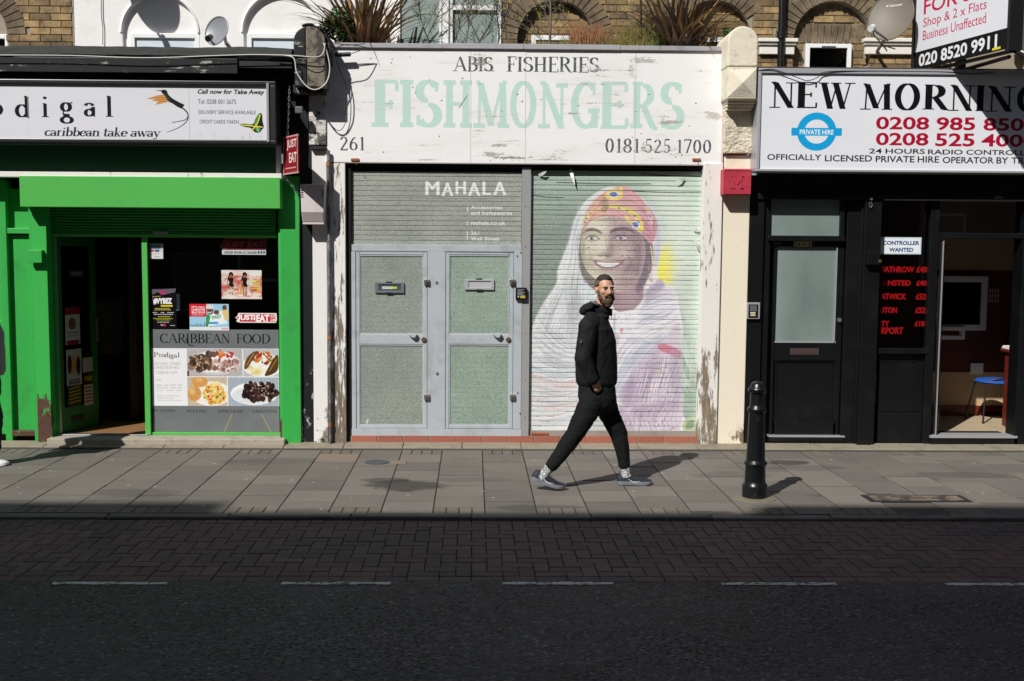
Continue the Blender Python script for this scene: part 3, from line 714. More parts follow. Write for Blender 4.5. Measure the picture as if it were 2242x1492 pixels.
def ring(cx,zs,r,Y,parent,th=0.2,X0=-99,X1=99,ztop=99):
    n=int(math.pi*(r+th/2)/0.072)
    for i in range(n):
        a=math.pi*(i+.5)/n; ca,sa=math.cos(a),math.sin(a)
        X=cx+ca*(r+0.004); Z=zs+sa*(r+0.004)
        if not(X0<X+ca*.1<X1) or Z>ztop: continue
        o=inst(am_,'arch_brick',parent,(X,Y+rnd.uniform(-.003,.003),Z),scale=(1,1,th/0.2),rot=(0,math.pi/2-a,0))
def window(parent,px,Y,fr=0.045,mull=(),room=M_room_shade,dep=0.05,glassm=None,bars=()):
    X0,X1,Z0,Z1=R(*px,Y); w_=MB()
    f=MB().box(X0,X0+fr,Y,Y+dep,Z0,Z1).box(X1-fr,X1,Y,Y+dep,Z0,Z1).box(X0+fr,X1-fr,Y,Y+dep,Z1-fr,Z1)
    f.box(X0+fr,X1-fr,Y,Y+dep,Z0,Z0+fr)
    for mx in mull:
        xm=W(mx,(px[1]+px[3])/2,Y).x; f.box(xm-0.035,xm+0.035,Y-0.004,Y+dep,Z0+fr,Z1-fr)
    wo=f.build('window',M_upvc,parent,bevel=0.004)
    MB().box(X0+fr,X1-fr,Y+0.025,Y+0.031,Z0+fr,Z1-fr).build('pane',glassm or M_pane_dark,wo)
    MB().box(X0+fr,X1-fr,Y+0.034,Y+0.08,Z0+fr,Z1-fr).build('blind',room,wo)  # with the dark material this sheet paints the room's shade, not a blind
    return wo
ZT=7.6
ZB=3.0
def px_x(x,y=60,Y=YU): return W(x,y,Y).x
XA,XB_,XC,XD,XE=-14.0,px_x(161),px_x(868),px_x(1648),14.0
ztop_view=W(1100,-60,YU).z
# --- far left brick house
h=thing('brick_house','yellow stock-brick upper wall at the top left corner, beside the white house','house',(XB_-1.5,YU,0))
ar=[arch_px(-70,75,85,YU)]
wl=wall_arches(XA,XB_-0.002,3.4,ZT,YU+0.006,ar,0.07,M_mortar,h)
def sk1(x,z): c,s_,r=ar[0]; return (z<s_ and abs(x-c)<r) or (z>=s_ and math.hypot(x-c,z-s_)<r+0.205)
bricks(XB_-1.7,XB_-0.002,W(50,100,YU).z-0.2,ztop_view,YU,wl,sk1)
ring(*ar[0],YU,wl,X0=XB_-1.7,ztop=ztop_view)
window(h,(-130,75,20,140),YU+0.05,room=M_room_shade)
MB().prism([(XB_-1.6,W(0,90,YU).z-0.1),(XB_-1.02,W(0,90,YU).z-0.1),(XB_-1.02,W(0,90,YU).z+0.35),(XB_-1.6,W(0,90,YU).z+0.45)],YU+0.055,YU+0.06).build('tympanum',M_brick,h)
# --- white rendered house
h=thing('white_house','white rendered upper storey with two arched recesses above the green takeaway','house',((XB_+XC)/2,YU,0))
ar=[arch_px(350,72,82,YU),arch_px(617,72,84,YU)]
wl=wall_arches(XB_+0.002,XC,3.4,ZT,YU,ar,0.04,M_render_white,h)
window(h,(285,73,437,150),YU-0.004,0.05,room=M_blind,glassm=M_blind); window(h,(541,74,690,150),YU-0.004,0.05,room=M_blind,glassm=M_blind)
o=MB()
for (cx,zs,r) in ar:
    P=arcpts(cx,zs,r+0.012,28); o.tube([(p[0],YU-0.002,p[1]) for p in P],0.016,6)
o.build('arch_moulding',M_render_white,h,smooth=True)
MB().box(px_x(160),px_x(162.5),YU-0.004,YU+0.01,ZB,ZT).build('party_joint',M_mortar,h)
# --- brick house over the fish shop
h=thing('brick_house','brown brick upper wall with white sash window behind the roof plants','house',((XC+XD)/2,YU,0))
ar=[arch_px(1217,88,84,YU),arch_px(1562,88,84,YU)]
XC2=px_x(1100)
wl=wall_arches(XC2,XD-0.002,3.4,ZT,YU+0.006,ar,0.09,M_mortar,h)
MB().box(XC+.002,XC2-.002,YU+0.05,YU+0.2,3.4,ZT).build('bay_wall',M_render_white,h)
def sk2(x,z):
    for c,s_,r in ar:
        if (z<s_ and abs(x-c)<r) or (z>=s_ and math.hypot(x-c,z-s_)<r+0.205): return True
    return False
z0=W(1300,110,YU).z
bricks(XC2,XD-0.002,z0,ztop_view,YU,wl,sk2)
for a in ar: ring(*a,YU,wl,X0=XC2,X1=XD,ztop=ztop_view)
for (cx,zs,r) in ar:
    def sk3(x,z,cx=cx,zs=zs,r=r): return (z>zs and math.hypot(x-cx,z-zs)>r-0.02)
    bricks(cx-r+.01,cx+r-.01,zs-0.10,zs+r-0.02,YU+0.09,wl,sk3)
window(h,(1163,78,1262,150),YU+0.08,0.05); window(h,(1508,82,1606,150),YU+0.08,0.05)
X0,X1,Z0,Z1=R(868,-120,1098,150,YU-0.03)
wo=window(h,(868,-120,1098,150),YU-0.03,0.04,mull=(975,),room=M_frost_room,dep=0.09,glassm=M_frost_room)
MB().box(px_x(962),px_x(967),YU-0.045,YU+0.02,Z0,Z1-0.05).box(px_x(986),px_x(991),YU-0.045,YU+0.02,Z0,Z1-0.05).build('sash_edge',M_upvc,wo)
MB().box(px_x(990),px_x(1086),YU-0.04,YU,W(1040,24,YU).z,W(1040,14,YU).z).build('sash_rail',M_upvc,wo)
# --- brick house on the right
h=thing('brick_house','yellow stock-brick upper wall with a blind arch above the minicab office','house',(XD+1.5,YU,0))
ar=[arch_px(1822,90,84,YU),arch_px(2165,90,84,YU)]
wl=wall_arches(XD+0.002,XE,3.4,ZT,YU+0.006,ar,0.08,M_mortar,h)
z0=W(1800,165,YU).z
bricks(XD+.002,px_x(2300),z0,ztop_view,YU,wl,sk2)
for a in ar: ring(*a,YU,wl,th=0.2,X1=px_x(2300),ztop=ztop_view)
cx,zs,r=ar[0]
wtop=W(1812,96,YU+.07).z
def sk4(x,z):
    if z>zs and math.hypot(x-cx,z-zs)>r-0.02: return True
    return (abs(x-W(1812,120,YU+.07).x)<0.27 and z<wtop+0.21)
bricks(cx-r+.01,cx+r-.01,z0,zs+r-0.02,YU+0.08,wl,sk4)
for i in range(11):                                  # flat arch of gauged bricks above the window
    X=W(1812,90,YU+.07).x+(i-5)*0.068; o=inst(am_,'lintel_brick',wl,(X,YU+0.08,wtop+0.012),scale=(0.95,1,1.0),rot=(0,(i-5)*0.035,0))
wo=window(h,(1764,96,1864,175),YU+0.03,0.045,room=M_room_shade)
X0,X1,Z0,Z1=R(1800,101,1830,104,YU+0.02); MB().box(X0,X1,YU+0.02,YU+0.032,Z0,Z1).build('trickle_vent',M_cable_grey,wo)
for (a,b) in ((1661,1743),(1893,2012),(2222,2300)):     # impost blocks where the arches spring
    X0,X1,Z0,Z1=R(a,93,b,119,YU-0.05); e=MB().box(X0+.015,X1-.015,YU-0.045,YU+0.02,Z0,Z1)
    e.box(X0-.012,X1+.012,YU-0.085,YU+0.02,Z1,Z1+0.04).box(X0,X1,YU-0.065,YU+0.02,Z1-0.03,Z1-.001)
    e.build('impost_block',M_stone_white,h,bevel=0.006)
# flat shop roofs (planted, out of sight from the street)
# ================================================================ takeaway (green)
YL=0.27
sf=thing('takeaway_shopfront','green painted takeaway shop front with open door and half-raised roller shutter','shopfront',(W(320,960,YL).x,YL,0))
# fascia
rbox('roof_felt',M_felt,sf,(-700,98,640,128,0.02),0.02,1.17,bevel=0.03) if False else None
fe=MB(); K=60
Xa,Xb=W(-500,110,0.0).x,W(640,110,0.0).x
za,zb=W(300,127,0.0).z,W(300,98,0.0).z
for i in range(K):
    x0=Xa+(Xb-Xa)*i/K; x1=Xa+(Xb-Xa)*(i+1)/K
    def hh(x): return 0.022*mnoise.noise(Vector((x*1.6,0,0)))+0.012*mnoise.noise(Vector((x*5,2,0)))-0.012
    def pr(x):
        h_=hh(x); k=0.5+0.5*mnoise.noise(Vector((x*2.3,7,1)))
        return [(-0.03,za-0.01+h_*.3),(-0.06,za+0.03+h_),(-0.05+0.03*k,(za+zb)/2+0.01),(-0.015,zb-0.01+h_),(0.05,zb+h_),(0.5,zb+0.01),(1.19,zb+0.02)]
    A,B=pr(x0),pr(x1)
    for (a,c),(b,d) in zip(zip(A,A[1:]),zip(B,B[1:])): fe.quad((x0,a[0],a[1]),(x1,b[0],b[1]),(x1,d[0],d[1]),(x0,c[0],c[1]))
o=fe.build('roof_felt',M_felt,sf,smooth=False,fix=False); 
wm=o.modifiers.new('w','WELD'); wm.merge_threshold=0.001
X0,X1,Z0,Z1=R(-500,124,520,157,-0.04); MB().box(X0,X1,-0.04,0.02,Z0,Z1).build('gutter_board',M_black_worn,sf,bevel=0.004)
X0,X1,Z0,Z1=R(520,128,640,150,-0.02); MB().box(X0,X1,-0.02,0.04,Z0,Z1+.01).build('broken_board',M_black_wood,sf,bevel=0.006)
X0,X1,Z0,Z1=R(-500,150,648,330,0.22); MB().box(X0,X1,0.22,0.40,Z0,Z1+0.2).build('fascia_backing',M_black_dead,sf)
X0,X1,Z0,Z1=R(-500,312,612,376,0.20); MB().box(X0,X1,0.20,0.24,Z0,Z1).build('green_fascia',M_green_dark,sf,bevel=0.004)
X0,X1,Z0,Z1=R(-500,376,616,388,0.08); MB().box(X0,X1,0.08,0.24,Z0,Z1).build('ledge',M_post2,sf,bevel=0.004)
X0,X1,Z0,Z1=R(-500,303,612,316,0.17); MB().box(X0,X1,0.12,0.24,Z0,Z1).build('pale_batten',M_alarm,sf,bevel=0.004)
X0,X1,Z0,Z1=R(604,312,614,384,0.17); MB().box(X0,X1,0.17,0.24,Z0,Z1).build('end_batten',M_alarm,sf,bevel=0.003)
# shutter box
X0,X1,Z0,Z1=R(43,387,613,455,0.06); MB().box(X0,X1,0.06,0.40,Z0,Z1).build('shutter_box',M_greenL,sf,bevel=0.004)
bx0,bx1=X0,X1
# posts
zb_=0.02
def post(px0,px1,ytop,Y,mat,name,depth=0.2,ybot=None,y_ref=700,**k):
    X0,X1,_,Z1=R(px0,ytop,px1,962,Y); z0=zb_ if ybot is None else W((px0+px1)/2,ybot,Y).z
    return MB().box(X0,X1,Y,Y+depth,z0,Z1).build(name,mat,sf,bevel=0.005,**k)
post(615,657,386,0.23,M_green,'pilaster',0.24); MB().box(W(611,700,.26).x,W(640,700,.26).x,0.26,0.40,zb_,W(600,386,.26).z).build('pilaster_fillet',M_green_worn,sf,bevel=0.004)
post(4,19,395,0.28,M_green,'pilaster',0.2)
post(76,107,455,0.22,M_green_worn,'post',0.2)
MB().box(W(69,700,.25).x,W(77,700,.25).x,0.25,0.42,zb_,W(70,455,.25).z).build('post_fillet',M_green,sf,bevel=0.003)
X0,X1,Z0,Z1=R(20,515,80,950,0.34); MB().box(X0,X1,0.34,0.40,Z0,Z1).build('side_panel',M_green,sf,bevel=0.003)
X0,X1,Z0,Z1=R(8,500,92,512,0.30); MB().box(X0,X1,0.29,0.42,Z0,Z1).build('transom',M_green,sf,bevel=0.004)
X0,X1,Z0,Z1=R(10,414,80,500,0.36); MB().box(X0,X1,0.36,0.42,Z0,Z1).build('top_panel',M_green,sf)
X0,X1,Z0,Z1=R(-500,388,10,700,0.30); MB().box(X0,X1,0.33,0.42,Z0,Z1).build('side_window_frame',M_green,sf,bevel=0.003)
X0,X1,Z0,Z1=R(-500,700,10,950,0.30); MB().box(X0,X1,0.30,0.42,Z0,Z1).build('stall_riser',M_green,sf,bevel=0.004)
X0,X1,Z0,Z1=R(26,944,85,955,0.26); MB().box(X0,X1,0.26,0.40,Z0,Z1).build('plinth_board',M_green_worn,sf,bevel=0.003)
# shutter curtain, slat by slat, guides and bottom rail
za,zb2=W(350,513,0.33).z,W(350,458,0.33).z; ns=9; hs=(zb2-za)/ns
xg0,xg1=W(98,480,.33).x,W(604,480,.33).x
sm=MB(); n=len(sm.v)
prof=[(0,0),(-0.012,0.15),(-0.016,0.5),(-0.012,0.85),(0,1.0)]
for (a,b),(c,d) in zip(prof,prof[1:]): sm.quad((xg0,a,b*hs),(xg1,a,b*hs),(xg1,c,d*hs),(xg0,c,d*hs))
sm.v=[(x,y+0.35,z+za) for x,y,z in sm.v]; so_=sm.build('shutter_slat',M_green_shut,sf,loc=(xg0,0.35,za),fix=False)
for i in range(1,ns): inst(so_.data,'shutter_slat',sf,(xg0,0.35,za+i*hs))
X0,X1,Z0,Z1=R(96,513,606,520,0.33); MB().box(X0,X1,0.325,0.365,Z0,Z1).build('bottom_rail',M_greenL,sf,bevel=0.004)
X0,X1,Z0,Z1=R(335,507,369,514,0.32); MB().box(X0,X1,0.315,0.326,Z0,Z1).build('shutter_handle',M_raw_metal,sf,bevel=0.002)
X0,X1,Z0,Z1=R(94,455,104,520,0.32); MB().box(X0-.02,X1-.01,0.32,0.42,0.03,Z1).build('shutter_guide',M_green_dark,sf)
# step and sills
X0,X1,Z0,Z1=R(108,948,625,968,0.2); MB().box(X0,X1,0.13,0.5,0.012,0.075).build('concrete_step',M_concrete,sf,bevel=0.008)
X0,X1,_,_=R(120,944,322,950,0.3); MB().box(X0,X1,0.32,0.40,0.075,0.088).build('threshold_strip',M_steel,sf,bevel=0.002)
# window: frame, glass
YWn=0.40
X0,X1,Z0,Z1=R(318,520,612,948,YWn)
xm0,xm1=W(317,730,YWn).x,W(329,730,YWn).x
MB().box(xm0,xm1,YWn-0.05,YWn+0.05,0.075,Z1).build('window_post',M_greenL,sf,bevel=0.004)
MB().box(xm1,X1+.02,YWn-0.03,YWn+0.05,0.075,0.105).build('window_sill',M_greenL,sf,bevel=0.003)
MB().box(X0-1.2,X1+.05,YWn+0.0,YWn+0.06,Z1,Z1+0.75).build('window_head',M_black_dead,sf)
wgx0,wgx1=xm1,X1+.01
win=MB().box(wgx0,wgx1,YWn+0.005,YWn+0.011,0.105,Z1).build('window',M_shop_glass,sf)
MB().box(wgx0,wgx0+0.012,YWn-0.02,YWn+0.03,0.105,Z1).build('window_bead',M_black_dead,sf)
# door, swung inwards
pa=W(127,740,0.38); hx_,hy=pa.x,0.38
pe=W(213,740,0.95); dirv=Vector((pe.x-hx_,pe.y-hy,0)); L=dirv.length; dv=dirv/L
ang=math.atan2(dv.y,dv.x)
zt=W(160,520,0.6).z; z0=0.085
dr_=bpy.data.objects.new('door',MB().build('x',M_green_dark).data); 
def dloc(u,z,off=0): return (hx_+dv.x*u+dv.y*off, hy+dv.y*u-dv.x*off, z)
def dbox(u0,u1,za,zb,name,mat,par,off=0.0,th=0.045,uvw=None):
    b=MB(); p=Vector(dloc(u0,0,off)); q=Vector(dloc(u1,0,off)); b.obox(p,q,th,za,zb)
    return b.build(name,mat,par,bevel=0.002)
for ob in list(bpy.data.objects):
    if ob.name=='x': bpy.data.objects.remove(ob)
bpy.data.objects.remove(dr_)
dfr=MB()
for (u0,u1,a,b_) in ((0,0.075,z0,zt),(L-0.085,L,z0,zt),(0.075,L-0.085,zt-0.09,zt),(0.075,L-0.085,z0,z0+0.26)):
    dfr.obox(dloc(u0,0),dloc(u1,0),0.045,a,b_)
door=dfr.build('door',paint('door_green','#146a30',0.45,0.1,2,30,0.05,0.05),sf,bevel=0.003)
dbox(0.075,L-0.085,z0+0.26,zt-0.09,'pane',M_shop_glass,door,off=-0.015,th=0.006)
dbox(-0.012,0.012,z0-.01,zt,'hinge_strip',M_steel,door,off=0.012,th=0.02)
dbox(0.17,0.36,z0+0.10,z0+0.16,'letter_plate',M_black_plastic,door,off=0.008,th=0.01)
dbox(L-0.06,L-0.03,1.0,1.25,'handle',M_steel,door,off=0.04,th=0.012)
X0,X1,_,_=R(112,520,126,944,0.36); MB().box(X0,X1,0.34,0.46,0.075,zt).build('door_jamb',M_green,sf,bevel=0.003)
# room inside the takeaway
rx0,rx1=W(60,700,.5).x-1.2,W(640,700,.5).x+0.1
room=thing('takeaway_room','dim brown-walled interior seen through the open takeaway door','room',((rx0+rx1)/2,2,0))
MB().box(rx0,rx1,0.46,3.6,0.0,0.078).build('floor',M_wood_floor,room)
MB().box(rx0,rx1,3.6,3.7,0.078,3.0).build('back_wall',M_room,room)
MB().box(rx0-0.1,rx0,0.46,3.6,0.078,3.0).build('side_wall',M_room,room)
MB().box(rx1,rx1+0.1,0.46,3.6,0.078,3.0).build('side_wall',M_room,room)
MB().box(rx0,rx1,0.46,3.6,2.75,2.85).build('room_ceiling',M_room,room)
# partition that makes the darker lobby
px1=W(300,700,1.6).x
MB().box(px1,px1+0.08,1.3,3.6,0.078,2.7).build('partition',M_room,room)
mtx0,mtx1=W(215,880,1.7).x,W(320,880,1.2).x
fm=thing('floor_mat','black floor mat edged with yellow and black hazard tape inside the takeaway door','mat',(mtx0,1.3,0.08))
MB().box(mtx0-.1,mtx1+.2,1.25,2.3,0.079,0.088).build('mat',M_mat,fm,bevel=0.002)
for i in range(12):
    X=mtx0-.1+i*0.07; MB().quad((X,1.20,0.081),(X+0.035,1.20,0.081),(X+0.055,1.245,0.081),(X+0.02,1.245,0.081)).build('hazard_stripe',M_yellow,fm)
# wooden chair-back / A-board inside
ab=W(240,740,2.2); eb=thing('easel_board','small red-framed easel board standing inside the takeaway','easel',(ab.x,2.2,0.08))
for sx_ in (-0.17,0.17): MB().tube([(ab.x+sx_+0.06,2.15,0.08),(ab.x+sx_*0.9-0.05,2.3,1.38)],0.014,6).build('leg',paint('easel_red','#5d2a20',0.5),eb)
MB().tube([(ab.x+.1,2.6,0.08),(ab.x-0.04,2.32,1.36)],0.012,6).build('leg',M_skirt,eb)
MB().box(ab.x-0.17,ab.x+0.15,2.24,2.26,0.72,1.36).build('board',paint('board_grey','#7b7a78',0.6),eb)
MB().box(ab.x-0.20,ab.x+0.18,2.23,2.255,1.36,1.42).build('top_rail',M_skirt,eb)
# ================================================================ pillars
def pillar(name,label,pxs,Yf,mats,red=False):
    p=thing(name,label,'pillar',(W(sum(pxs)/2,960,Yf).x,Yf,0)); return p
# left pillar: black paint on its left half, bare/white on the right
lp=thing('stone_pillar','weathered pillar half black and half white between the green takeaway and the fish shop','pillar',(W(690,960,.2).x,.2,0))
X0,Xm,X1=W(657,700,.3).x,W(687,700,.3).x,W(718,700,.3).x
zc=W(690,330,.3).z
MB().box(X0,Xm,0.27,0.6,0.012,W(670,190,.3).z).build('black_strip',M_strip_black,lp,bevel=0.004)
MB().box(Xm,X1,0.25,0.6,0.012,zc).build('white_strip',M_strip_white,lp,bevel=0.004)
MB().box(Xm-.004,X1+.003,0.20,0.6,zc,zc+0.035).build('stone_band',M_black_stone,lp,bevel=0.006)
X0b,X1b,Z0b,Z1b=R(676,206,714,318,0.22); MB().box(X0b,X1b,0.22,0.6,Z0b,Z1b).build('rough_block',paint('rusticated_stone','#d9d6d0',0.85,0.1,4,30,0.1,1.0,0.02,dirt='#2a2a2b',damt=0.9,dscale=3.5,dlo=0.52,dhi=0.58),lp,bevel=0.01)
X0b,X1b,Z0b,Z1b=R(640,190,712,206,0.1); MB().box(X0b+.01,X1b-.01,0.08,0.6,Z0b,Z1b+.02).build('neck',M_black_stone,lp,bevel=0.01)
def corbel(px,ytop,ymid,ybot,Yf,mat,parent,mat2=None):
    X0,X1,_,_=R(px[0],ytop,px[1],ybot,Yf); zt=W(px[0],ytop,Yf).z; zm=W(px[0],ymid,Yf).z; z0=W(px[0],ybot,Yf).z
    r=(X1-X0)/2; cx=(X0+X1)/2
    pts=[(X0,zm),(X1,zm)]+[(cx+r*math.cos(a),zt-r*0.95+r*0.95*math.sin(a)) for a in [i*math.pi/16 for i in range(17)]]
    if mat2 is None:
        MB().prism(pts,Yf,Yf+0.55).build('rounded_cap',mat,parent,bevel=0.015)
        MB().box(X0+0.006,X1-0.004,Yf+0.006,Yf+0.5,z0,zm-.003).build('corbel_block',mat,parent,bevel=0.008)
    else:
        xs_=X0+(X1-X0)*.38
        top=[(cx+r*math.cos(a),zt-r*0.95+r*0.95*math.sin(a)) for a in [i*math.pi/20 for i in range(21)]]
        zx=zt-r*.95+r*.95*math.sqrt(max(0,1-((xs_-cx)/r)**2))
        MB().prism([(xs_,zm),(X1,zm)]+[q for q in top if q[0]>xs_]+[(xs_,zx)],Yf,Yf+0.55).build('rounded_cap',mat2,parent,bevel=0.012)
        MB().prism([(X0,zm),(xs_-.001,zm),(xs_-.001,zx)]+[q for q in top if q[0]<xs_-.002],Yf-.004,Yf+0.55).build('rounded_cap',mat,parent,bevel=0.012)
        MB().box(xs_+.012,X1-0.004,Yf+0.006,Yf+0.5,z0,zm-.003).build('corbel_block',mat2,parent,bevel=0.008)
        MB().box(X0+0.006,xs_+.011,Yf+0.003,Yf+0.5,z0,zm-.003).build('corbel_block',mat,parent,bevel=0.008)
    return X0,X1,z0,zm,zt
corbel((643,712),57,126,190,-0.03,M_black_worn,lp,M_bare_stone)
# lead flashing curling over the cap
X0,X1,Z0,Z1=R(640,52,714,110,-0.05); cx=(X0+X1)/2; r=(X1-X0)/2+.012
fl=MB(); P=[(cx+r*math.cos(a),Z1-r+r*math.sin(a)) for a in [math.pi*(0.02+0.62*i/12) for i in range(13)]]
P=[(P[0][0]+.003,P[0][1]-0.20)]+P
for (a,b),(c,d) in zip(P,P[1:]): fl.quad((a,-0.02+.04*rnd.random(),b),(c,-0.02,d),(c,0.5,d),(a,0.5,b))
o=fl.build('lead_flashing',M_felt,lp,smooth=True); sm_=o.modifiers.new('t','SOLIDIFY'); sm_.thickness=0.012; sm_.offset=1
# right pillar: cream
rp=thing('stone_pillar','cream painted pillar with rounded cap, between the fish shop and minicab office','pillar',(W(1605,960,.2).x,.2,0))
X0,X1,_,_=R(1568,370,1636,975,.25); zt=W(1610,370,.25).z
MB().box(X0,X1,0.25,0.6,0.012,zt).build('shaft',M_cream,rp,bevel=0.008)
X0,X1,Z0,Z1=R(1587,340,1646,372,.22); MB().box(X0,X1,0.22,0.6,Z0,Z1).build('plain_block',M_cream_stone,rp,bevel=0.01)
X0,X1,Z0,Z1=R(1586,241,1648,336,.17); MB().box(X0,X1,0.17,0.6,Z0,Z1).build('rough_block',paint('rusticated_cream','#dcd3bd',0.9,0.1,5,34,0.1,1.0,0.03,dirt='#8b8169',damt=0.5,dscale=8,dlo=0.55,dhi=0.65),rp,bevel=0.012)
X0,X1,Z0,Z1=R(1590,216,1655,240,.06); 
nb=MB(); 
for k in range(4): nb.box(X0+.006*k,X1-.006*k,0.0+0.035*k,0.5,Z1-(k+1)*(Z1-Z0)/4,Z1-k*(Z1-Z0)/4-.001)
nb.build('corbel_moulding',M_cream_stone,rp,bevel=0.006)
X0,X1,z0,zm,zt=corbel((1593,1659),57,146,216,-0.05,M_cream_stone,rp)
X0+=.012; X1-=.01; z0+=.015; zm2=zm-.02; cx=(X0+X1)/2; czz=(z0+zm2)/2     # pyramid facet on the block
py_=MB(); a,b,c,d=(X0,-0.046,z0),(X1,-0.046,z0),(X1,-0.046,zm2),(X0,-0.046,zm2); e=(cx,-0.10,czz)
for p,q in ((a,b),(b,c),(c,d),(d,a)):
    n=len(py_.v); py_.v+=[p,q,e]; py_.face((n,n+1,n+2))
py_.build('pyramid_face',M_cream_stone,rp)
# ================================================================ fish shop
YF=0.30
ff=thing('fish_shopfront','closed shop front with twin grey doors below a lettered panel, between peeling white posts','shopfront',(W(1140,960,YF).x,YF,0))
# red base bricks
zbt=W(1100,955,.27).z
x0b,x1b=W(768,962,.27).x,W(1568,962,.27).x
nb=14; bw=(x1b-x0b)/nb
rb=slabmesh('rb',bw,0.1,M_red_brick)
for i in range(nb):
    b=MB().box(x0b+.006,x0b+bw-.006,0.27,0.42,0.014,zbt-0.002) if i==0 else None
    if b: ro=b.build('base_brick',M_red_brick,ff,bevel=0.003,loc=(x0b+bw*.5,0.32,0.014)); rbm=ro.data
    else: inst(rbm,'base_brick',ff,(x0b+bw*(i+.5),0.32,0.014))
MB().box(x0b,x1b,0.278,0.4,0.0,zbt-0.006).build('mortar_bed',M_mortar,ff)
# posts
def fpost(a,b,ytop,ybot,Y,mat,nm,d=0.2,z0=None):
    X0,X1,Z0,Z1=R(a,ytop,b,ybot,Y); return MB().box(X0,X1,Y,Y+d,0.012 if z0 is None else z0,Z1).build(nm,mat,ff,bevel=0.006)
fpost(724,757,358,968,0.24,M_post,'post'); fpost(757,770,362,968,0.285,M_black_dead,'shadow_gap')
fpost(1534,1576,358,978,0.22,M_post2,'post')
X0,X1,_,Z1=R(716,330,726,965,0.2); 
dp=thing('drainpipe','thin grey waste pipe running down between the white strip and the peeling white post','pipe',((X0+X1)/2,.2,0))
MB().tube([((X0+X1)/2,0.2,0.012),((X0+X1)/2,0.2,Z1)],0.016,10).build('pipe',paint('pipe_grey','#5a5d61',0.6,0.2,5,40,0.2,0.2,dirt='#a9a59e',damt=0.6,dscale=9,dlo=0.5,dhi=0.6),dp,smooth=True)
for yy in (360,740,930): 
    z=W(720,yy,.2).z; MB().tube([((X0+X1)/2,0.2,z-.02),((X0+X1)/2,0.2,z+.02)],0.022,10).build('collar',M_rust,dp)
# board above
X0,X1,Z0,Z1=R(705,97,1598,108,0.215); cp=MB(); K=5
xs=[X0,W(970,100,.19).x,W(1148,100,.19).x,W(1360,100,.19).x,X1]
for a,b in zip(xs,xs[1:]): MB().box(a,b-.003,0.212+rnd.uniform(0,.005),0.5,Z0,Z1+rnd.uniform(-.004,.004)).build('metal_capping',M_cap_metal,ff,bevel=0.004)
MB().box(X0,X1,0.45,1.2,Z0-.05,Z0-.002).build('flat_roof',M_felt,ff)
cv=Cv(712,107,1585,360,1.9,'#eeeeef')
n1=vnoise(cv.h,cv.w,260,60,1); n2=vnoise(cv.h,cv.w,90,5,2,5); n3=vnoise(cv.h,cv.w,8,4,3,3); n4=vnoise(cv.h,cv.w,40,40,9)
chip=np.clip((n2*0.6+n1*0.5-0.70)*9,0,1)*np.clip((n3-0.45)*5,0,1)
tx=np.clip(1-chip*1.6-np.clip((n3-0.66)*12,0,1)*0.6,0,1)
for st,x0,y0,x1,y1 in (('ABIS',990,125,1078,158),('FISHERIES',1108,124,1310,158)): cv.text(st,x0,y0,x1,y1,'#3b4245','serif',T=.15,t=.055,al=.95,tex=tx,sp=1.02)
cv.rect(1062,122,1090,160,'#eeeeef',al=0.0)
xs=[(811,'F',873),(873,'I',905),(906,'S',968),(968,'H',1033),(1033,'M',1115),(1114,'O',1174),(1175,'N',1243),(1247,'G',1313),(1313,'E',1377),(1378,'R',1441),(1443,'S',1500)]
for a,ch,b in xs: cv.text(ch,a+2,177,b-1,281 if ch!='R' else 283,'#bbdbd1','slab',T=.25 if ch in 'FI' else .2,t=.085,al=.97,tex=np.clip(1-chip*.9,0,1))
cv.text('261',744,303,797,333,'#40464b','serif',T=.13,t=.05,tex=tx,sp=1.1)
for s_,a,b in (('0181',1326,1400),('525',1413,1469),('1700',1484,1559)): cv.text(s_,a,302,b,333,'#40464b','serif',T=.13,t=.05,tex=tx,sp=1.15)
wear=np.clip((n2-0.60)*5,0,1)*np.clip((n1-0.45)*4,0,1); cv.comp(wear,'#b5afab',0.35)
cv.comp(np.clip((n1-.45)*3,0,1)*n4,'#cfcac6',0.35)
cracks=chip*np.clip((n3-.52)*8,0,1); cv.comp(cracks,'#5d5550',0.6)
for (cx,cy,rx,ry,am) in ((1130,345,70,9,.9),(1075,338,45,10,.6),(1090,318,30,8,.6),(1050,135,30,22,.75),(1250,247,30,5,.6),(1470,265,35,8,.5),(1400,130,50,14,.5),(1410,320,10,22,.5),(1380,150,12,28,.35),(1560,250,30,18,.4),(930,352,60,3,.6),(1190,350,120,3,.5)):
    m=np.zeros((cv.h,cv.w)); yy,xx=np.mgrid[0:cv.h,0:cv.w]; px_=cv.x0+xx/cv.k; py2=cv.y0+yy/cv.k
    m=np.exp(-(((px_-cx)/rx)**2+((py2-cy)/ry)**2)*1.2); cv.comp(np.clip((m*.9+n3*.7+n2*.9-1.42)*5,0,1),'#867e77',am)
for xx_ in (1029,1149,1390): cv.stroke([(xx_,107),(xx_+1,360)],1.3,'#aaa6a4',al=.7)
for i in range(34):
    a,b=rnd.uniform(720,1575),rnd.uniform(115,355); cv.ell(a,b,rnd.uniform(1,2.4),rnd.uniform(.8,1.6),'#3d3833',al=.8)
cv.stroke([(1004,238),(1022,210)],1.4,'#56504c'); cv.stroke([(712,250),(716,358)],2.5,'#b98a73',al=.5)
cv.stroke([(713,359),(1585,359)],2.0,'#7b6d63',al=.7); cv.stroke([(1583,110),(1583,360)],2,'#b06a5e',al=.5)
m_=printmat('painted_fish_board',cv.image('fish_board'),0.6,grain=0.06,bump=0.2)
X0,X1,Z0,Z1=cv.world(0.24)
fb=MB().box(X0,X1,0.24,0.42,Z0,Z1).build('sign_board',m_,None,bevel=0,uvr=(X0,X1,Z0,Z1),loc=((X0+X1)/2,.24,Z0))
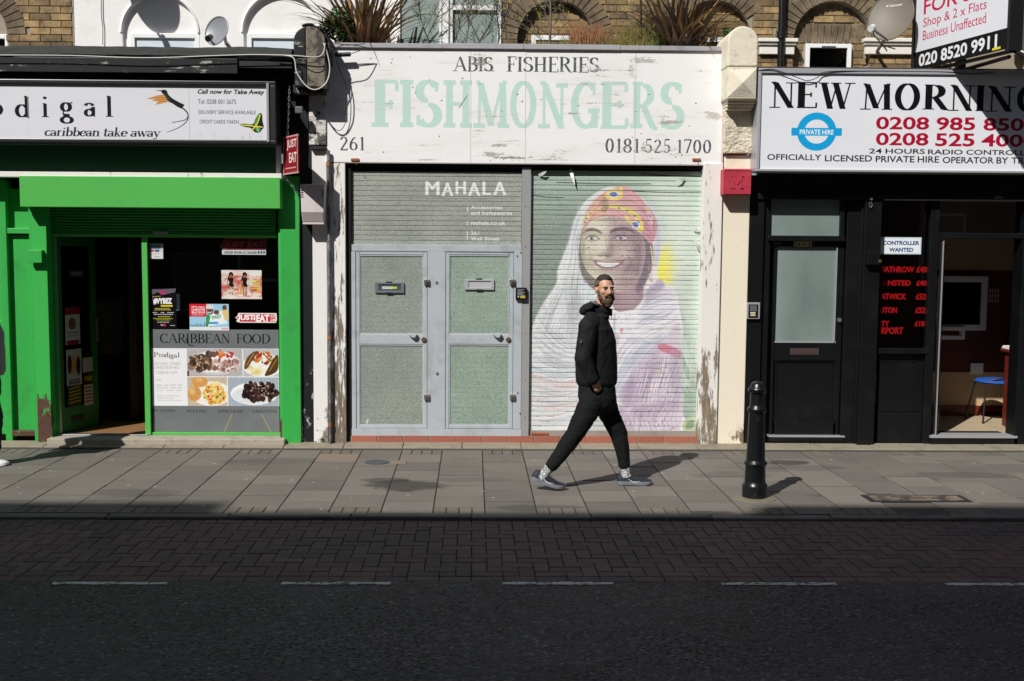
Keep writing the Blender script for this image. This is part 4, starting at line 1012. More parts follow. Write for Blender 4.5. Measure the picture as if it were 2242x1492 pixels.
props(fb,'wide white peeling signboard lettered FISHMONGERS in pale green, house number 261','sign board')
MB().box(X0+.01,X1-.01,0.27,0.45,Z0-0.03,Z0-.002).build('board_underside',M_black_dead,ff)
MB().box(W(757,370,.34).x,W(1534,370,.34).x,0.34,0.42,W(1100,380,.34).z,Z0-.031).build('board_shade_strip',M_black_dead,ff)  # black strip painted in place of the shade under the signboard
for px_ in (777,1525):
    X0,X1,Z0,Z1=R(px_-9,347,px_+9,352,0.23); b=MB().box(X0,X1,0.226,0.239,Z0,Z1); b.tube([((X0+X1)/2,0.20,Z0),((X0+X1)/2+.02,0.21,Z0-.045)],0.004,6)
    b.build('rusty_clip',M_rust,ff,bevel=0.001)
# left upper panel: slats with vinyl print
cvp=Cv(762,376,1141,538,2.2,'#7d8079')
def vinyl(c,seed,base,alt,spk='#aab0a8'):
    n=vnoise(c.h,c.w,160,160,seed,4); f=vnoise(c.h,c.w,2.6,2.6,seed+1,2)
    c.a[:]=rgb(base)*(1-n[...,None])+rgb(alt)*n[...,None]
    c.a*= (0.86+0.28*f[...,None]); c.comp(np.clip((f-.66)*9,0,1),spk,.55); c.comp(np.clip((.33-f)*9,0,1),'#4f564f',.5)
    g=vnoise(c.h,c.w,60,2,seed+5,2); c.comp(np.clip((g-.62)*6,0,1),'#8a8a80',.35)
vinyl(cvp,20,'#8b918b','#a9aca5')
xm=931
for ch,w_,dy in (('M',34,0),('A',29,2),('H',26,-2),('A',30,1),('L',22,-1),('A',32,-1)):
    cvp.text(ch,xm,398+dy,xm+w_-5.5,427+dy,'#e3e5e3',bold=0.0); cvp.text(ch,xm+1.2,398+dy,xm+w_-4.3,427+dy,'#e3e5e3',bold=0.0); cvp.text(ch,xm+2.5,398+dy,xm+w_-3,427+dy,'#e3e5e3',bold=0.0); xm+=w_+1.5
for s_,x0,y0,x1,y1 in (('Accessories',1031,449,1099,457),('and homewares',1031,461,1121,470),('mahala.co.uk',1031,483,1107,492),('261',1031,506,1049,514),('Well Street',1031,518,1094,526)):
    cvp.text(s_,x0,y0,x1,y1,'#dfe1de',bold=0.02,sp=1.1)
for a,b in ((453,465),(483,493),(506,525)): cvp.rect(1022,a,1024,b,'#d8dad6')
cvp.stroke([(762,432),(1000,434),(1141,432)],1.2,'#5a5f5a',al=.6)
pv=printmat('vinyl_print_upper',cvp.image('panel_upper'),0.6,bump=0.1)
def slats(cvx,nslat,Y,parent,mat,name,xpad=0.0,bow=0.008,gap=0.0022,x_at=None):
    X0,X1,Z0,Z1=cvx.world(Y); h_=(Z1-Z0)/nslat; out=[]
    for i in range(nslat):
        a=Z0+i*h_; b=a+h_-gap; dy=rnd.uniform(-.0008,.0012); dr_=rnd.uniform(-.001,.001)
        s=MB(); P=[(0.005,a),(-bow*.6,a+h_*.08),(-bow,a+h_*.5),(-bow*.6,a+h_*.9),(0.004,b)]
        for (y0,z0_),(y1,z1_) in zip(P,P[1:]): s.quad((X0,Y+y0+dy,z0_),(X1,Y+y0+dy+dr_,z0_),(X1,Y+y1+dy+dr_,z1_),(X0,Y+y1+dy,z1_))
        out.append(s.build(name,mat,parent,uvr=(X0,X1,Z0,Z1),loc=((X0+X1)/2,Y,a),fix=False,smooth=False))
    MB().box(X0,X1,Y+0.012,Y+0.03,Z0,Z1).build('shutter_backing',M_black_dead,parent)
    return X0,X1,Z0,Z1
slats(cvp,15,0.32,ff,pv,'panel_slat',bow=0.0008,gap=0.0015)
# mullion
X0,X1,Z0,Z1=R(1141,364,1160,956,0.285); MB().box(X0,X1,0.285,0.4,Z0,Z1).build('mullion',M_raw_metal,ff,bevel=0.003)
for yy in (452,540,730,830,915): 
    p=W(1150,yy,.284); MB().lathe([(0.006,0),(0.004,0.002)],(0,0,0),8)
    MB().tube([(p.x,0.281,p.z),(p.x,0.2855,p.z)],0.006,8).build('bolt',M_rust,ff)
# doors
zs_=W(950,955,.28).z
X0,X1,Z0,Z1=R(770,537,1142,956,0.28)
fr=MB()
def rr(a,b,c,d,Y): return R(a,b,c,d,Y)
def fbox(m,a,b,c,d,Y,dep): x0,x1,z0,z1=R(a,b,c,d,Y); m.box(x0,x1,Y,Y+dep,z0,z1)
fbox(fr,770,537,1142,551,.28,.1); fbox(fr,770,551,779,940,.28,.1); fbox(fr,936,551,975,940,.28,.1); fbox(fr,1124,551,1142,940,.28,.1); fbox(fr,770,940,1142,956,.28,.1)
fr.build('door_frame',M_grey_metal,ff,bevel=0.003)
for di,(a,b) in enumerate(((779,936),(975,1124))):
    X0,X1,Z0,Z1=R(a+1,552,b-1,939,.289)
    d_=MB(); fbox(d_,a+1,552,a+8,939,.289,.05); fbox(d_,b-9,552,b-1,939,.289,.05); fbox(d_,a+8,552,b-9,558,.289,.05); fbox(d_,a+8,932,b-9,939,.289,.05); fbox(d_,a+8,733,b-9,754,.289,.05)
    door=d_.build('door',M_grey_metal,ff,bevel=0.003)
    door['label']='left grey steel-framed door with dark letter box' if di==0 else 'right grey steel-framed door with pale letter box'
    bd=MB()
    for q in ((a+8,558,b-9,561),(a+8,730,b-9,733),(a+8,754,b-9,757),(a+8,929,b-9,932)): fbox(bd,*q,.294,.02)
    for q in ((a+8,561,a+10,730),(b-11,561,b-9,730),(a+8,757,a+10,929),(b-11,757,b-9,929)): fbox(bd,*q,.294,.02)
    bd.build('bead',M_grey_metal,door)
    for pi,(y0,y1) in enumerate(((559,732),(755,931))):
        c=Cv(a+8,y0,b-9,y1,2.2); vinyl(c,40+di*7+pi,'#7f8a83' if di==0 else '#7f9487','#99a097' if di==0 else '#9daea3')
        for k in range(16): 
            yy=y0+(k+.5)*(y1-y0)/16; c.stroke([(a,yy),(b,yy+.4)],0.8,'#5f6a63',al=.35)
        if di==0 and pi==1:
            c.stroke([(a+9,928),(a+60,930),(b-12,931)],2.2,'#8d4f37',al=.8); c.stroke([(b-12,905),(b-11,930)],3,'#9a5b35',al=.6); c.stroke([(800,926),(806,918),(803,928)],2.4,'#c9c7c0')
        x0,x1,z0,z1=c.world(.302); MB().box(x0,x1,.302,.31,z0,z1).build('door_panel',printmat('door_vinyl',c.image('door_panel'),0.6,bump=0.15),door,uvr=(x0,x1,z0,z1))
    # letter box
    lx,ly=((821,619) if di==0 else (1018,612))
    lb_=MB(); fbox(lb_,lx,ly,lx+64,ly+4,.283,.02); fbox(lb_,lx,ly+18,lx+64,ly+23,.283,.02); fbox(lb_,lx,ly+4,lx+8,ly+18,.283,.02); fbox(lb_,lx+57,ly+4,lx+64,ly+18,.283,.02)
    l=lb_.build('letter_box',paint('letterbox_'+str(di),'#66707a' if di==0 else '#a5a9ad',0.45,0.08),door,bevel=0.002)
    f_=MB(); fbox(f_,lx+8,ly+4,lx+57,ly+18,.292,.01); f_.build('flap',paint('flap_'+str(di),'#4b535b' if di==0 else '#b2b4b6',0.4,0.06),l)
    if di==0:
        c=Cv(lx+16,ly+9,lx+48,ly+14,6,'#dfe3d6'); c.rect(lx+38,ly+9,lx+48,ly+14,'#b6cc3a'); c.stroke([(lx+18,ly+11.5),(lx+36,ly+11.5)],1.3,'#8b9088')
        x0,x1,z0,z1=c.world(.29); MB().box(x0,x1,.290,.2915,z0,z1).build('sticker',printmat('sticker',c.image('sticker')),l,uvr=(x0,x1,z0,z1))
    for cy_ in (ly-1,ly+23): 
        q=MB(); fbox(q,lx+24,cy_-1,lx+38,cy_+1.5,.281,.004); q.build('slot_stop',M_black_plastic,l)
    # scoop handle, cylinder lock, deadlocks
    hx0=893 if di==0 else 1078
    X0,X1,Z0,Z1=R(hx0,732,hx0+20,740,.24)
    MB().prism([(X0,Z1),(X1,Z1),(X1-.02,Z0),(X0+.045,Z0)],.245,.289).build('pull_handle',M_grey_metal,door,bevel=0.003)
    p=W(hx0+35,744,.285); lk=MB().tube([(p.x,.275,p.z),(p.x,.2895,p.z)],0.026,18).build('lock',M_brass,door,bevel=0.002)
    MB().tube([(p.x,.271,p.z),(p.x,.276,p.z)],0.012,12).build('lock_core',M_steel,lk)
    for yy in ((619,871)):
        X0,X1,Z0,Z1=R(b-8,yy-7,b+4,yy+5,.26); lo=MB().box(X0,X1,.255,.289,Z0,Z1).build('deadlock',M_steel,door,bevel=0.004)
        MB().tube([((X0+X1)/2,.24,(Z0+Z1)/2),((X0+X1)/2,.257,(Z0+Z1)/2)],0.013,10).build('lock_boss',M_brass,lo)
for (px_,yy) in ((956,619),(957,818),(1140,553),(1132,560),(1133,860),(1138,905)):
    p=W(px_,yy,.27); MB().lathe([(0.0165,0),(0.013,.006),(.0005,.009)],(0,0,0),12)
    MB().tube([(p.x,.270,p.z),(p.x,.2795,p.z)],[0.006 if px_>1000 else 0.012,0.008 if px_>1000 else 0.017],12).build('dome_bolt',M_steel,ff,smooth=True)
# key safe
X0,X1,Z0,Z1=R(1129,630,1153,657,.255)
ks=thing('key_safe','small black key safe with white text between the grey doors and the mural','key safe',((X0+X1)/2,.255,Z0))
MB().box(X0,X1,.245,.2845,Z0,Z1).build('case',M_black_plastic,ks,bevel=0.006)
c=Cv(1131,632,1152,655,7,'#15161a')
for i,(a,b) in enumerate(((1133,1147),(1133,1143),(1133,1149),(1133,1145),(1133,1148))): c.stroke([(a,635+i*2.8),(b,635+i*2.8)],1.0,'#d5d5d5',al=.8)
c.rect(1139,648,1150,653,'#c9a84a'); c.ell(1135,650,1.5,1.5,'#e0e0e0')
x0,x1,z0,z1=c.world(.244); MB().box(x0,x1,.2435,.2446,z0,z1).build('label_plate',printmat('keysafe_print',c.image('keysafe')),ks,uvr=(x0,x1,z0,z1))
# ---------------------------------------------------------------- mural
mu=Cv(1161,374,1538,944,2.1,'#93a497')
H_,W_=mu.h,mu.w
yy,xx=np.mgrid[0:H_,0:W_]; u=xx/W_; v=yy/H_
g=np.clip((u-0.32)/0.5,0,1)[...,None]; g=g*g*(3-2*g)
base=rgb('#75837a')*(1-g)+rgb('#bccabd')*g
tp=np.clip((0.22-v)/0.22,0,1)[...,None]; base=base*(1-tp*.75)+rgb('#a9c4b2')*tp*.75
lb2=np.clip((v-0.5)/0.5,0,1)[...,None]*g; base=base*(1-lb2*.55)+rgb('#8ba594')*lb2*.55
mu.a[:]=base
mu.T=(1140,380,2.571)
P=mu.poly; 
P([(720,60),(900,60),(960,300),(900,600),(830,620),(800,300)],'#d3e0d2',blur=40,al=.8)
mu.ell(800,520,55,130,'#e8e06a',blur=28); mu.ell(790,570,40,70,'#efe55c',blur=14,al=.8)
# right background drape
P([(880,760),(960,900),(1010,1040),(1010,1440),(880,1440)],'#a7b8ab',blur=10,al=.8)
for i in range(7): mu.stroke([(900+i*12,820+i*30),(930+i*12,1000+i*25),(920+i*14,1200)],9,'#c7d3cb' if i%2 else '#7f9687',al=.45,blur=4)
P([(900,1250),(1000,1180),(1010,1440),(890,1440)],'#71877a',blur=10,al=.6)
# shawl and veil
P([(545,76),(480,78),(420,105),(350,160),(300,250),(275,350),(240,450),(205,540),(200,610),(130,720),(80,820),(55,920),(40,1060),(40,1460),(898,1460),(905,1300),(905,1000),(915,860),(885,720),(865,655),(820,620),(770,585),(770,500),(788,400),(780,290),(740,200),(680,140),(610,85)],'#dde0e4',blur=2)
P([(690,150),(745,210),(780,300),(785,400),(762,520),(730,480),(750,330)],'#b9bccb',blur=5,al=.9)
P([(300,260),(270,380),(225,500),(205,610),(250,640),(300,600),(330,520),(310,400)],'#e6e8ea',blur=8,al=.8)
P([(230,600),(285,560),(330,560),(320,720),(330,800),(280,820),(250,700)],'#b7bfc0',blur=8,al=.7)
for i,x_ in enumerate((288,300,316,332,350)): mu.stroke([(x_+8,560),(x_,650),(x_+6,800)],4 if i%2 else 7,'#77807e',al=.55,blur=1)
P([(345,560),(430,620),(420,800),(350,790)],'#cfdbe2',blur=8,al=.8); mu.stroke([(385,600),(375,760)],6,'#8fb0c4',al=.5,blur=2)
# neck and chest
P([(440,560),(560,620),(668,560),(690,690),(650,750),(590,772),(540,770),(500,700)],'#927680',blur=3)
P([(560,640),(640,600),(655,700),(610,745),(560,740)],'#a58a90',blur=14,al=.7)
P([(500,770),(560,772),(640,765),(640,850),(600,900),(520,880)],'#e3e2e6',blur=3)
for i in range(26): mu.ell(520+rnd.random()*110,790+rnd.random()*50,2.5,3.5,'#7a7f92',al=.6)
P([(563,868),(615,868),(612,900),(600,920),(575,905)],'#c45a74',blur=1)
P([(520,905),(560,900),(620,925),(600,955),(540,970)],'#b9a8bd',blur=4,al=.8)
mu.stroke([(530,780),(528,900)],14,'#8c9db5',al=.55,blur=3)
# hair
P([(345,300),(318,345),(302,385),(318,450),(330,520),(350,580),(400,640),(430,640),(420,590),(370,540),(345,460),(338,400)],'#6f6a62',blur=3)
P([(650,320),(700,360),(735,390),(735,520),(700,610),(670,660),(645,650),(672,560),(690,440)],'#6d5f6c',blur=4)
rs=random.Random(5)
for i in range(240):
    if i%2: x_,y_=rs.uniform(665,735),rs.uniform(360,640)
    else:
        q=rs.random(); x_,y_=310+60*q*q+rs.uniform(-10,20),350+q*270
    mu.ell(x_,y_,rs.uniform(2,5),rs.uniform(2,5),rs.choice(('#453d44','#8a7f86','#544a50')),al=.5,blur=.6)
# face: warm light half, mauve shaded half
FP=[(352,300),(400,258),(470,236),(560,250),(635,300),(680,360),(694,440),(680,520),(655,590),(600,640),(540,660),(470,620),(400,570),(360,520),(338,450),(334,390)]
P(FP,'#d6cfbd',blur=2)
mk,_o=mu.fill_polys([[mu.tr(p) for p in catmull(FP)]],1); MF=np.zeros((H_,W_)); MF[_o[0]:_o[0]+mk.shape[0],_o[1]:_o[1]+mk.shape[1]]=mk
xf=1140+0*xx; fx=((mu.x0+xx/mu.k)-1140)*2.571; fy=((mu.y0+yy/mu.k)-380)*2.571
sh=np.clip((fx-(455+np.clip(fy-430,-200,60)*0.15))/90,0,1); sh=sh*sh*(3-2*sh)
def mcomp(mask,col,al): mu.comp(mask*MF,col,al)
mcomp(sh,'#ab9295',.92)
def G2(cx,cy,rx,ry,rot=0.0):
    c_,s_=math.cos(rot),math.sin(rot); X=(fx-cx)*c_+(fy-cy)*s_; Y=-(fx-cx)*s_+(fy-cy)*c_
    return np.exp(-((X/rx)**2+(Y/ry)**2))
mcomp(G2(440,290,60,30),'#dcd6c4',.6); mcomp(G2(585,440,42,34),'#cbb7b6',.85); mcomp(G2(470,380,18,60),'#d8d0bb',.6)
mcomp(G2(395,440,40,30),'#d3ccb6',.6); mcomp(G2(660,470,26,130),'#765f6b',.7); mcomp(G2(345,400,14,90),'#958c7c',.7)
mcomp(G2(640,350,50,60,.5),'#8e7479',.5); mcomp(G2(500,590,80,30),'#b9aba0',.6); mcomp(G2(600,600,60,50),'#8e747a',.6)
mcomp(G2(505,400,14,50),'#8d7a78',.55); mcomp(G2(395,335,50,14),'#9a927f',.5); mcomp(G2(560,335,55,14),'#81696f',.6)
mcomp(G2(455,442,26,12),'#8f8373',.7); mcomp(G2(440,425,16,16),'#d9d0bb',.7); mcomp(G2(485,452,22,16),'#776562',.7)
mcomp(G2(387,470,18,40,.5),'#a0957f',.6); mcomp(G2(625,500,22,50,-.4),'#7b646d',.7); mcomp(G2(500,470,40,9),'#a9998f',.5)
mcomp(G2(600,300,40,18,.4),'#b09398',.7); mcomp(G2(470,545,50,14),'#8d7b74',.55)
# brows, eyes
mcomp(G2(395,350,56,34),'#a79c86',.55); mcomp(G2(560,345,60,36),'#7d6570',.55); mcomp(G2(500,420,24,60,.1),'#7f6a6c',.5); mcomp(G2(400,520,24,40,-.5),'#a0937c',.5); mcomp(G2(600,525,28,40,.5),'#6f5a64',.55); mcomp(G2(650,400,30,80),'#6d5862',.5); mcomp(G2(470,255,90,14),'#8d7f6e',.6); mcomp(G2(355,480,16,70,-.2),'#8b816f',.6)
mu.stroke([(470,350),(478,400),(492,440)],5,'#7e6a68',al=.45,blur=3); mu.stroke([(395,470),(385,495),(398,520)],5,'#8f836f',al=.6,blur=2.5); mu.stroke([(600,462),(618,490),(606,520)],6,'#69545d',al=.6,blur=3)
mu.stroke([(346,332),(362,318),(395,312),(425,318),(450,332)],[9,19,18,14,8],'#4e483f',al=.85,blur=2.2)
mu.stroke([(496,332),(520,315),(560,306),(600,309),(638,332)],[9,18,19,16,6],'#4f4047',al=.85,blur=2.2)
for (ex,ey,c1,c2,w_) in ((397,362,'#d5d6cc','#4d4b45',40),(560,358,'#c3b5c3','#594d63',42)):
    P([(ex-w_,ey+2),(ex-w_*.4,ey-14),(ex+w_*.4,ey-13),(ex+w_,ey+3),(ex+w_*.3,ey+13),(ex-w_*.5,ey+12)],'#7d7468',blur=2.5,al=.8)
    P([(ex-w_*.8,ey+2),(ex-w_*.3,ey-8),(ex+w_*.4,ey-8),(ex+w_*.8,ey+3),(ex+w_*.2,ey+9),(ex-w_*.4,ey+9)],c1,blur=1)
    mu.ell(ex-2,ey,12,9.5,'#6d7480',blur=1); mu.ell(ex-2,ey,5,5,'#2f2d31'); mu.ell(ex+3,ey-3,2.5,2.5,'#f2f2f2')
    mu.stroke([(ex-w_*.95,ey+2),(ex-w_*.4,ey-12),(ex+w_*.4,ey-12),(ex+w_,ey+3)],4.5,c2,al=.9,blur=.8)
    mu.stroke([(ex-w_*.6,ey+16),(ex,ey+20),(ex+w_*.7,ey+12)],3,'#7a6d68',al=.5,blur=2)
# nostrils, mouth
mu.stroke([(425,452),(440,461),(458,458)],6,'#5f5148',al=.7,blur=2); mu.stroke([(470,461),(492,462),(506,450)],6,'#4d3d3d',al=.7,blur=2)
P([(398,484),(440,488),(490,492),(545,488),(590,480),(570,508),(535,528),(490,536),(445,527),(415,505)],'#9a7f7c',blur=2)
P([(410,488),(450,492),(495,495),(545,492),(578,486),(550,510),(520,521),(480,524),(440,516)],'#6b5254',blur=1.5)
P([(424,495),(460,496),(500,498),(545,496),(552,500),(525,515),(485,520),(448,514)],'#eef1f2',blur=.6)
for x_ in (447,466,486,505,524): mu.stroke([(x_,497),(x_+1,517)],1.6,'#a9b1b6',al=.8)
mu.stroke([(396,482),(440,487),(490,490),(545,487),(592,478)],5,'#846a66',al=.8,blur=1.5); mu.stroke([(440,530),(490,540),(540,530)],6,'#a98a88',al=.8,blur=2)
mu.stroke([(365,416),(385,413)],4,'#3e3a36'); mu.stroke([(372,425),(385,440)],2,'#55504a'); mu.ell(569,457,3.5,4,'#3a3235')
# head wrap
P([(345,290),(352,240),(375,190),(420,140),(480,95),(540,73),(590,74),(640,105),(690,160),(735,220),(758,290),(750,350),(735,385),(712,378),(690,345),(650,300),(600,265),(540,242),(470,234),(410,250),(372,280),(350,330)],'#d0979a',blur=1)
P([(345,290),(352,240),(375,190),(420,140),(480,95),(490,160),(470,234),(410,250),(372,280),(350,330)],'#dba58f',blur=10,al=.8)
P([(660,190),(735,230),(756,300),(745,360),(712,370),(680,310)],'#ad7484',blur=12,al=.8)
for a in (0,1,2,3,4,5): mu.stroke([(495,175+a*2),(600,185+a*14),(690,240+a*18),(735,320+a*8)],3,'#97606e' if a%2 else '#e6b3b5',al=.6,blur=1.2)
for a in range(5): mu.stroke([(360+a*12,300-a*20),(400+a*10,240-a*18),(465,200-a*6)],3,'#b0664f',al=.45,blur=1.2)
mu.stroke([(385,150),(470,130),(560,90)],3,'#a8525a',al=.5,blur=1)
mu.stroke([(352,275),(368,235),(400,210),(440,196)],[24,22,14],'#e2c679',al=.85,blur=1); mu.stroke([(480,178),(540,186),(600,205),(650,245),(676,300)],[16,26,34,34,20],'#ddc968',blur=.8)
P([(575,235),(590,238),(610,262),(650,280),(680,300),(678,318),(650,315),(600,270)],'#e8d250',blur=.8)
mu.ell(515,118,48,32,'#e9d45e',blur=.8); mu.ell(515,116,30,19,'#d9dbe4'); mu.ell(513,116,22,13,'#5a64a0',blur=.6)
P([(545,85),(560,80),(565,130),(550,138)],'#e9d45e',blur=.6); mu.ell(640,285,26,20,'#dfe0ea',rot=.6); mu.ell(638,283,19,14,'#6571a8',rot=.6,blur=.6)
for (a,b) in ((545,192),(590,205),(632,236),(655,268),(362,250),(356,272),(385,222)): mu.ell(a,b,9,5,'#5d689c',rot=.5,blur=.5,al=.9)
P([(690,180),(705,182),(720,215),(735,250),(730,290),(715,260),(700,215)],'#dcc9cf',blur=1.5,al=.9); mu.ell(704,200,7,14,'#d9c35c',rot=-.4); mu.ell(718,235,6,12,'#626da0',rot=-.4,al=.8)
P([(450,130),(475,140),(488,165),(482,200),(462,218),(442,205),(448,180),(438,160)],'#a3826c',blur=2); 
for q in (((448,150),(470,160),(455,175)),((460,185),(478,190),(466,212)),((430,170),(450,165),(470,150))): mu.stroke(q,3,'#6b5040',al=.7,blur=.6)
mu.stroke([(345,310),(372,278),(410,250),(470,234),(540,242),(600,266),(650,300),(690,345)],3,'#6e4a48',al=.7,blur=1)
# earring
mu.stroke([(724,395),(732,440),(738,500)],6,'#e6cf6a',al=.9,blur=.6)
for i in range(46): mu.ell(728+rs.uniform(-14,16),500+rs.random()*160,rs.uniform(3,6),rs.uniform(3,6),rs.choice(('#e2bb93','#b98a70','#efd5a8','#8a5f5a')),al=.75,blur=.5)
# shawl over the shoulders
P([(690,700),(760,600),(800,605),(868,650),(885,760),(800,840),(700,900),(620,960),(560,1040),(520,1180),(500,1320),(540,1000),(600,820)],'#dfdde4',blur=6)
P([(770,590),(805,605),(800,640),(720,680),(700,670)],'#a79bb5',blur=5,al=.8)
mu.stroke([(720,680),(800,650),(860,655)],8,'#b7b0c4',al=.6,blur=3)
for i in range(9): mu.stroke([(620-i*4,940+i*26),(720,885+i*24),(800,850+i*14),(885-i*3,800+i*12)],[3,6,4],('#8fb5c2','#c77f92','#e9e9ee','#9fb9cc','#bfc2cf')[i%5],al=.5,blur=1.4)
for i in range(7): mu.stroke([(690,800+i*14),(760,815+i*9),(880,790+i*9)],3.5,('#c9879a','#8fa6b7','#ecebf0')[i%3],al=.55,blur=1)
mu.stroke([(600,930),(690,935),(760,950),(860,890)],13,'#96adc0',al=.65,blur=3)
for i in range(8): mu.stroke([(790-i*25,960+i*10),(700-i*20,1010+i*22),(600-i*10,1110+i*30),(540,1240+i*20)],[5,9,6],('#7fa9b8','#dcb9c3','#eceef0','#a3a8c4')[i%4],al=.55,blur=2)
# sleeve and bodice lower right
P([(775,955),(830,900),(880,830),(905,900),(905,1460),(610,1460),(560,1320),(600,1180),(690,1060)],'#c8bccb',blur=6)
P([(600,1200),(700,1060),(760,980),(800,1010),(760,1150),(680,1290),(620,1320)],'#a892b0',blur=16,al=.6)
P([(640,1320),(760,1290),(890,1270),(900,1330),(760,1360),(650,1380)],'#8f7b9a',blur=12,al=.6)
P([(560,1310),(600,1330),(640,1400),(640,1450),(560,1450),(500,1380)],'#a28fa8',blur=8,al=.7)
P([(778,952),(840,960),(903,992),(900,1035),(840,1010),(785,985)],'#bc5f78',blur=1.5,al=.9)
for i in range(22):
    x_=620+i*13; mu.stroke([(x_+70,1040+ (i%3)*10),(x_+30,1180),(x_,1290)],2.5,'#8d7396' if i%2 else '#e6dfe8',al=.5,blur=1)
    mu.stroke([(x_+10,1320),(x_-10,1380),(x_+20,1450)],3,'#8c7796' if i%2 else '#ded5e0',al=.5,blur=1)
for i in range(120):
    x_=rs.uniform(640,895); y_=rs.uniform(1020,1440)
    if x_<900-(1440-y_)*0.0 and x_>640+(1230-y_)*.4: mu.stroke([(x_,y_),(x_-rs.uniform(0,6),y_+rs.uniform(8,22))],rs.uniform(3,5.5),rs.choice(('#86766a','#7c6a86','#9a8b80')),al=.6,blur=.6,spline=False)
for i in range(12): mu.stroke([(765+i*3+rs.uniform(-8,25),1040+rs.random()*60),(768+i*3+rs.uniform(-8,25),1075+rs.random()*60)],4,'#8a7a58',al=.55,blur=.7,spline=False)
# left shawl stripes
ST=[('#6f9aa4',.7,6,[(130,740),(180,830),(240,910),(310,960)]),('#7fa4ac',.6,6,[(100,800),(150,880),(220,950),(300,1000)]),('#8f9f9d',.5,5,[(75,900),(110,970),(160,1040),(220,1080)]),
('#5f97a8',.75,8,[(62,1092),(130,1100),(220,1120),(310,1110)]),('#6a9cab',.5,5,[(62,1110),(130,1122),(220,1135),(310,1120)]),('#dcb7b4',.7,34,[(60,1130),(150,1160),(240,1185),(320,1165)]),('#e3c6c3',.6,22,[(60,1160),(150,1200),(240,1215),(320,1190)]),
('#ddbfbb',.6,26,[(58,1260),(150,1280),(240,1300),(330,1285)]),('#b69a86',.4,5,[(60,1240),(150,1275),(240,1280),(330,1260)]),('#7fb0c0',.7,7,[(56,1330),(150,1345),(240,1335),(310,1310)]),('#9fb6c6',.4,16,[(62,1220),(150,1240),(250,1245),(330,1230)])]
for col,al,wd,pts in ST: mu.stroke(pts,wd,col,al=al,blur=2.2)
for i in range(9): mu.stroke([(150+i*16,700+i*6),(190+i*18,850+i*8),(300,960+i*12)],7,'#b9c3cb' if i%2 else '#f1f2f3',al=.35,blur=4)
for i in range(8): mu.stroke([(70,1000+i*55),(180,1030+i*52),(320,1030+i*48)],9,'#c3cad2' if i%2 else '#f4f4f4',al=.35,blur=5)
mu.stroke([(250,640),(262,760),(300,880)],5,'#a5b5b0',al=.6,blur=2)
P([(400,1330),(450,1320),(500,1400),(520,1450),(350,1450)],'#9fa6a0',blur=10,al=.6)
def folds(A,B,n,cols,w0,w1,al,seed,blur=1.6):
    n=int(n*1.6); al=min(1,al*1.5)
    q=random.Random(seed)
    for i in range(n):
        f_=(i+q.uniform(-.3,.3))/max(1,n-1); jit=[q.uniform(-6,6) for _ in A]
        a_=q.uniform(0,.35); b_=q.uniform(.6,1)
        pts=[(pa[0]*(1-f_)+pb[0]*f_+j_,pa[1]*(1-f_)+pb[1]*f_+j_) for pa,pb,j_ in zip(A,B,jit)]
        s0=int(a_*len(pts)); s1=max(s0+2,int(math.ceil(b_*len(pts))))
        mu.stroke(pts[s0:s1] if len(pts[s0:s1])>1 else pts,[w0*.4,q.uniform(w0,w1),w0*.4],q.choice(cols),al=al*q.uniform(.5,1),blur=blur)
WH=('#f4f5f7','#eceef2','#a3adb9','#9898aa','#c9cdd6','#8fa2ae','#e4e4ea','#b9a9b0')
folds([(130,740),(175,830),(235,900),(310,955)],[(60,1050),(140,1085),(220,1110),(320,1100)],34,WH,4,11,.5,1)
folds([(60,1060),(140,1090),(220,1115),(320,1105)],[(56,1440),(150,1430),(250,1410),(340,1380)],46,WH+('#d9b9b4','#cfa8a4'),4,12,.42,2)
folds([(330,150),(290,280),(255,420),(215,560)],[(345,300),(318,420),(320,540),(300,700)],22,('#f3f4f6','#b9bfc6','#a3abb3','#d5d9de'),4,11,.5,3)
folds([(210,620),(170,700),(120,800),(80,900)],[(330,700),(310,800),(300,900),(310,950)],24,WH,4,12,.42,4)
folds([(690,700),(760,640),(830,620),(868,660)],[(640,880),(720,850),(800,830),(885,770)],30,('#f0eef3','#b3a9bf','#c9bfd0','#9fb0c2','#8f8aa2'),4,10,.5,5)
folds([(640,900),(560,990),(530,1080),(520,1200)],[(790,950),(700,1060),(620,1160),(540,1290)],40,('#f2f0f4','#9fb3c6','#c3a9b9','#b3b0c8','#d8dbe3'),3,9,.55,6)
folds([(640,1060),(620,1150),(590,1240),(570,1300)],[(895,960),(885,1080),(870,1180),(850,1280)],52,('#efe9f0','#8f7b9b','#a594ae','#d6c8d8','#7d6c86'),2,6,.5,7,1)
folds([(600,1330),(590,1380),(585,1420),(590,1450)],[(895,1290),(870,1350),(850,1400),(860,1450)],40,('#e9e0ea','#86738f','#a08fa8','#d2c4d6'),2,6,.5,8,1)
folds([(905,860),(930,960),(960,1040),(985,1100)],[(905,1250),(930,1290),(960,1310),(1000,1320)],22,('#c9d6cc','#8da395','#aebfb2','#73897b'),4,12,.45,9,2.5)
for i in range(150):
    x_=rs.uniform(650,895); y_=rs.uniform(1030,1440)
    if x_>640+(1230-y_)*.42: mu.stroke([(x_,y_),(x_-rs.uniform(0,5),y_+rs.uniform(9,20))],rs.uniform(2.5,4.5),rs.choice(('#7b6a60','#6e5c78','#8a7b6e')),al=.65,blur=.5,spline=False)
folds([(350,300),(380,240),(430,205),(470,195)],[(420,140),(450,125),(480,110),(520,95)],10,('#e9c2ac','#b3705f','#c98f7c'),2,5,.45,10,1)
folds([(490,200),(600,215),(690,270),(740,350)],[(540,80),(640,120),(715,200),(752,290)],16,('#e9c4c6','#9c5f6e','#c08088','#b37484'),2,6,.4,11,1)
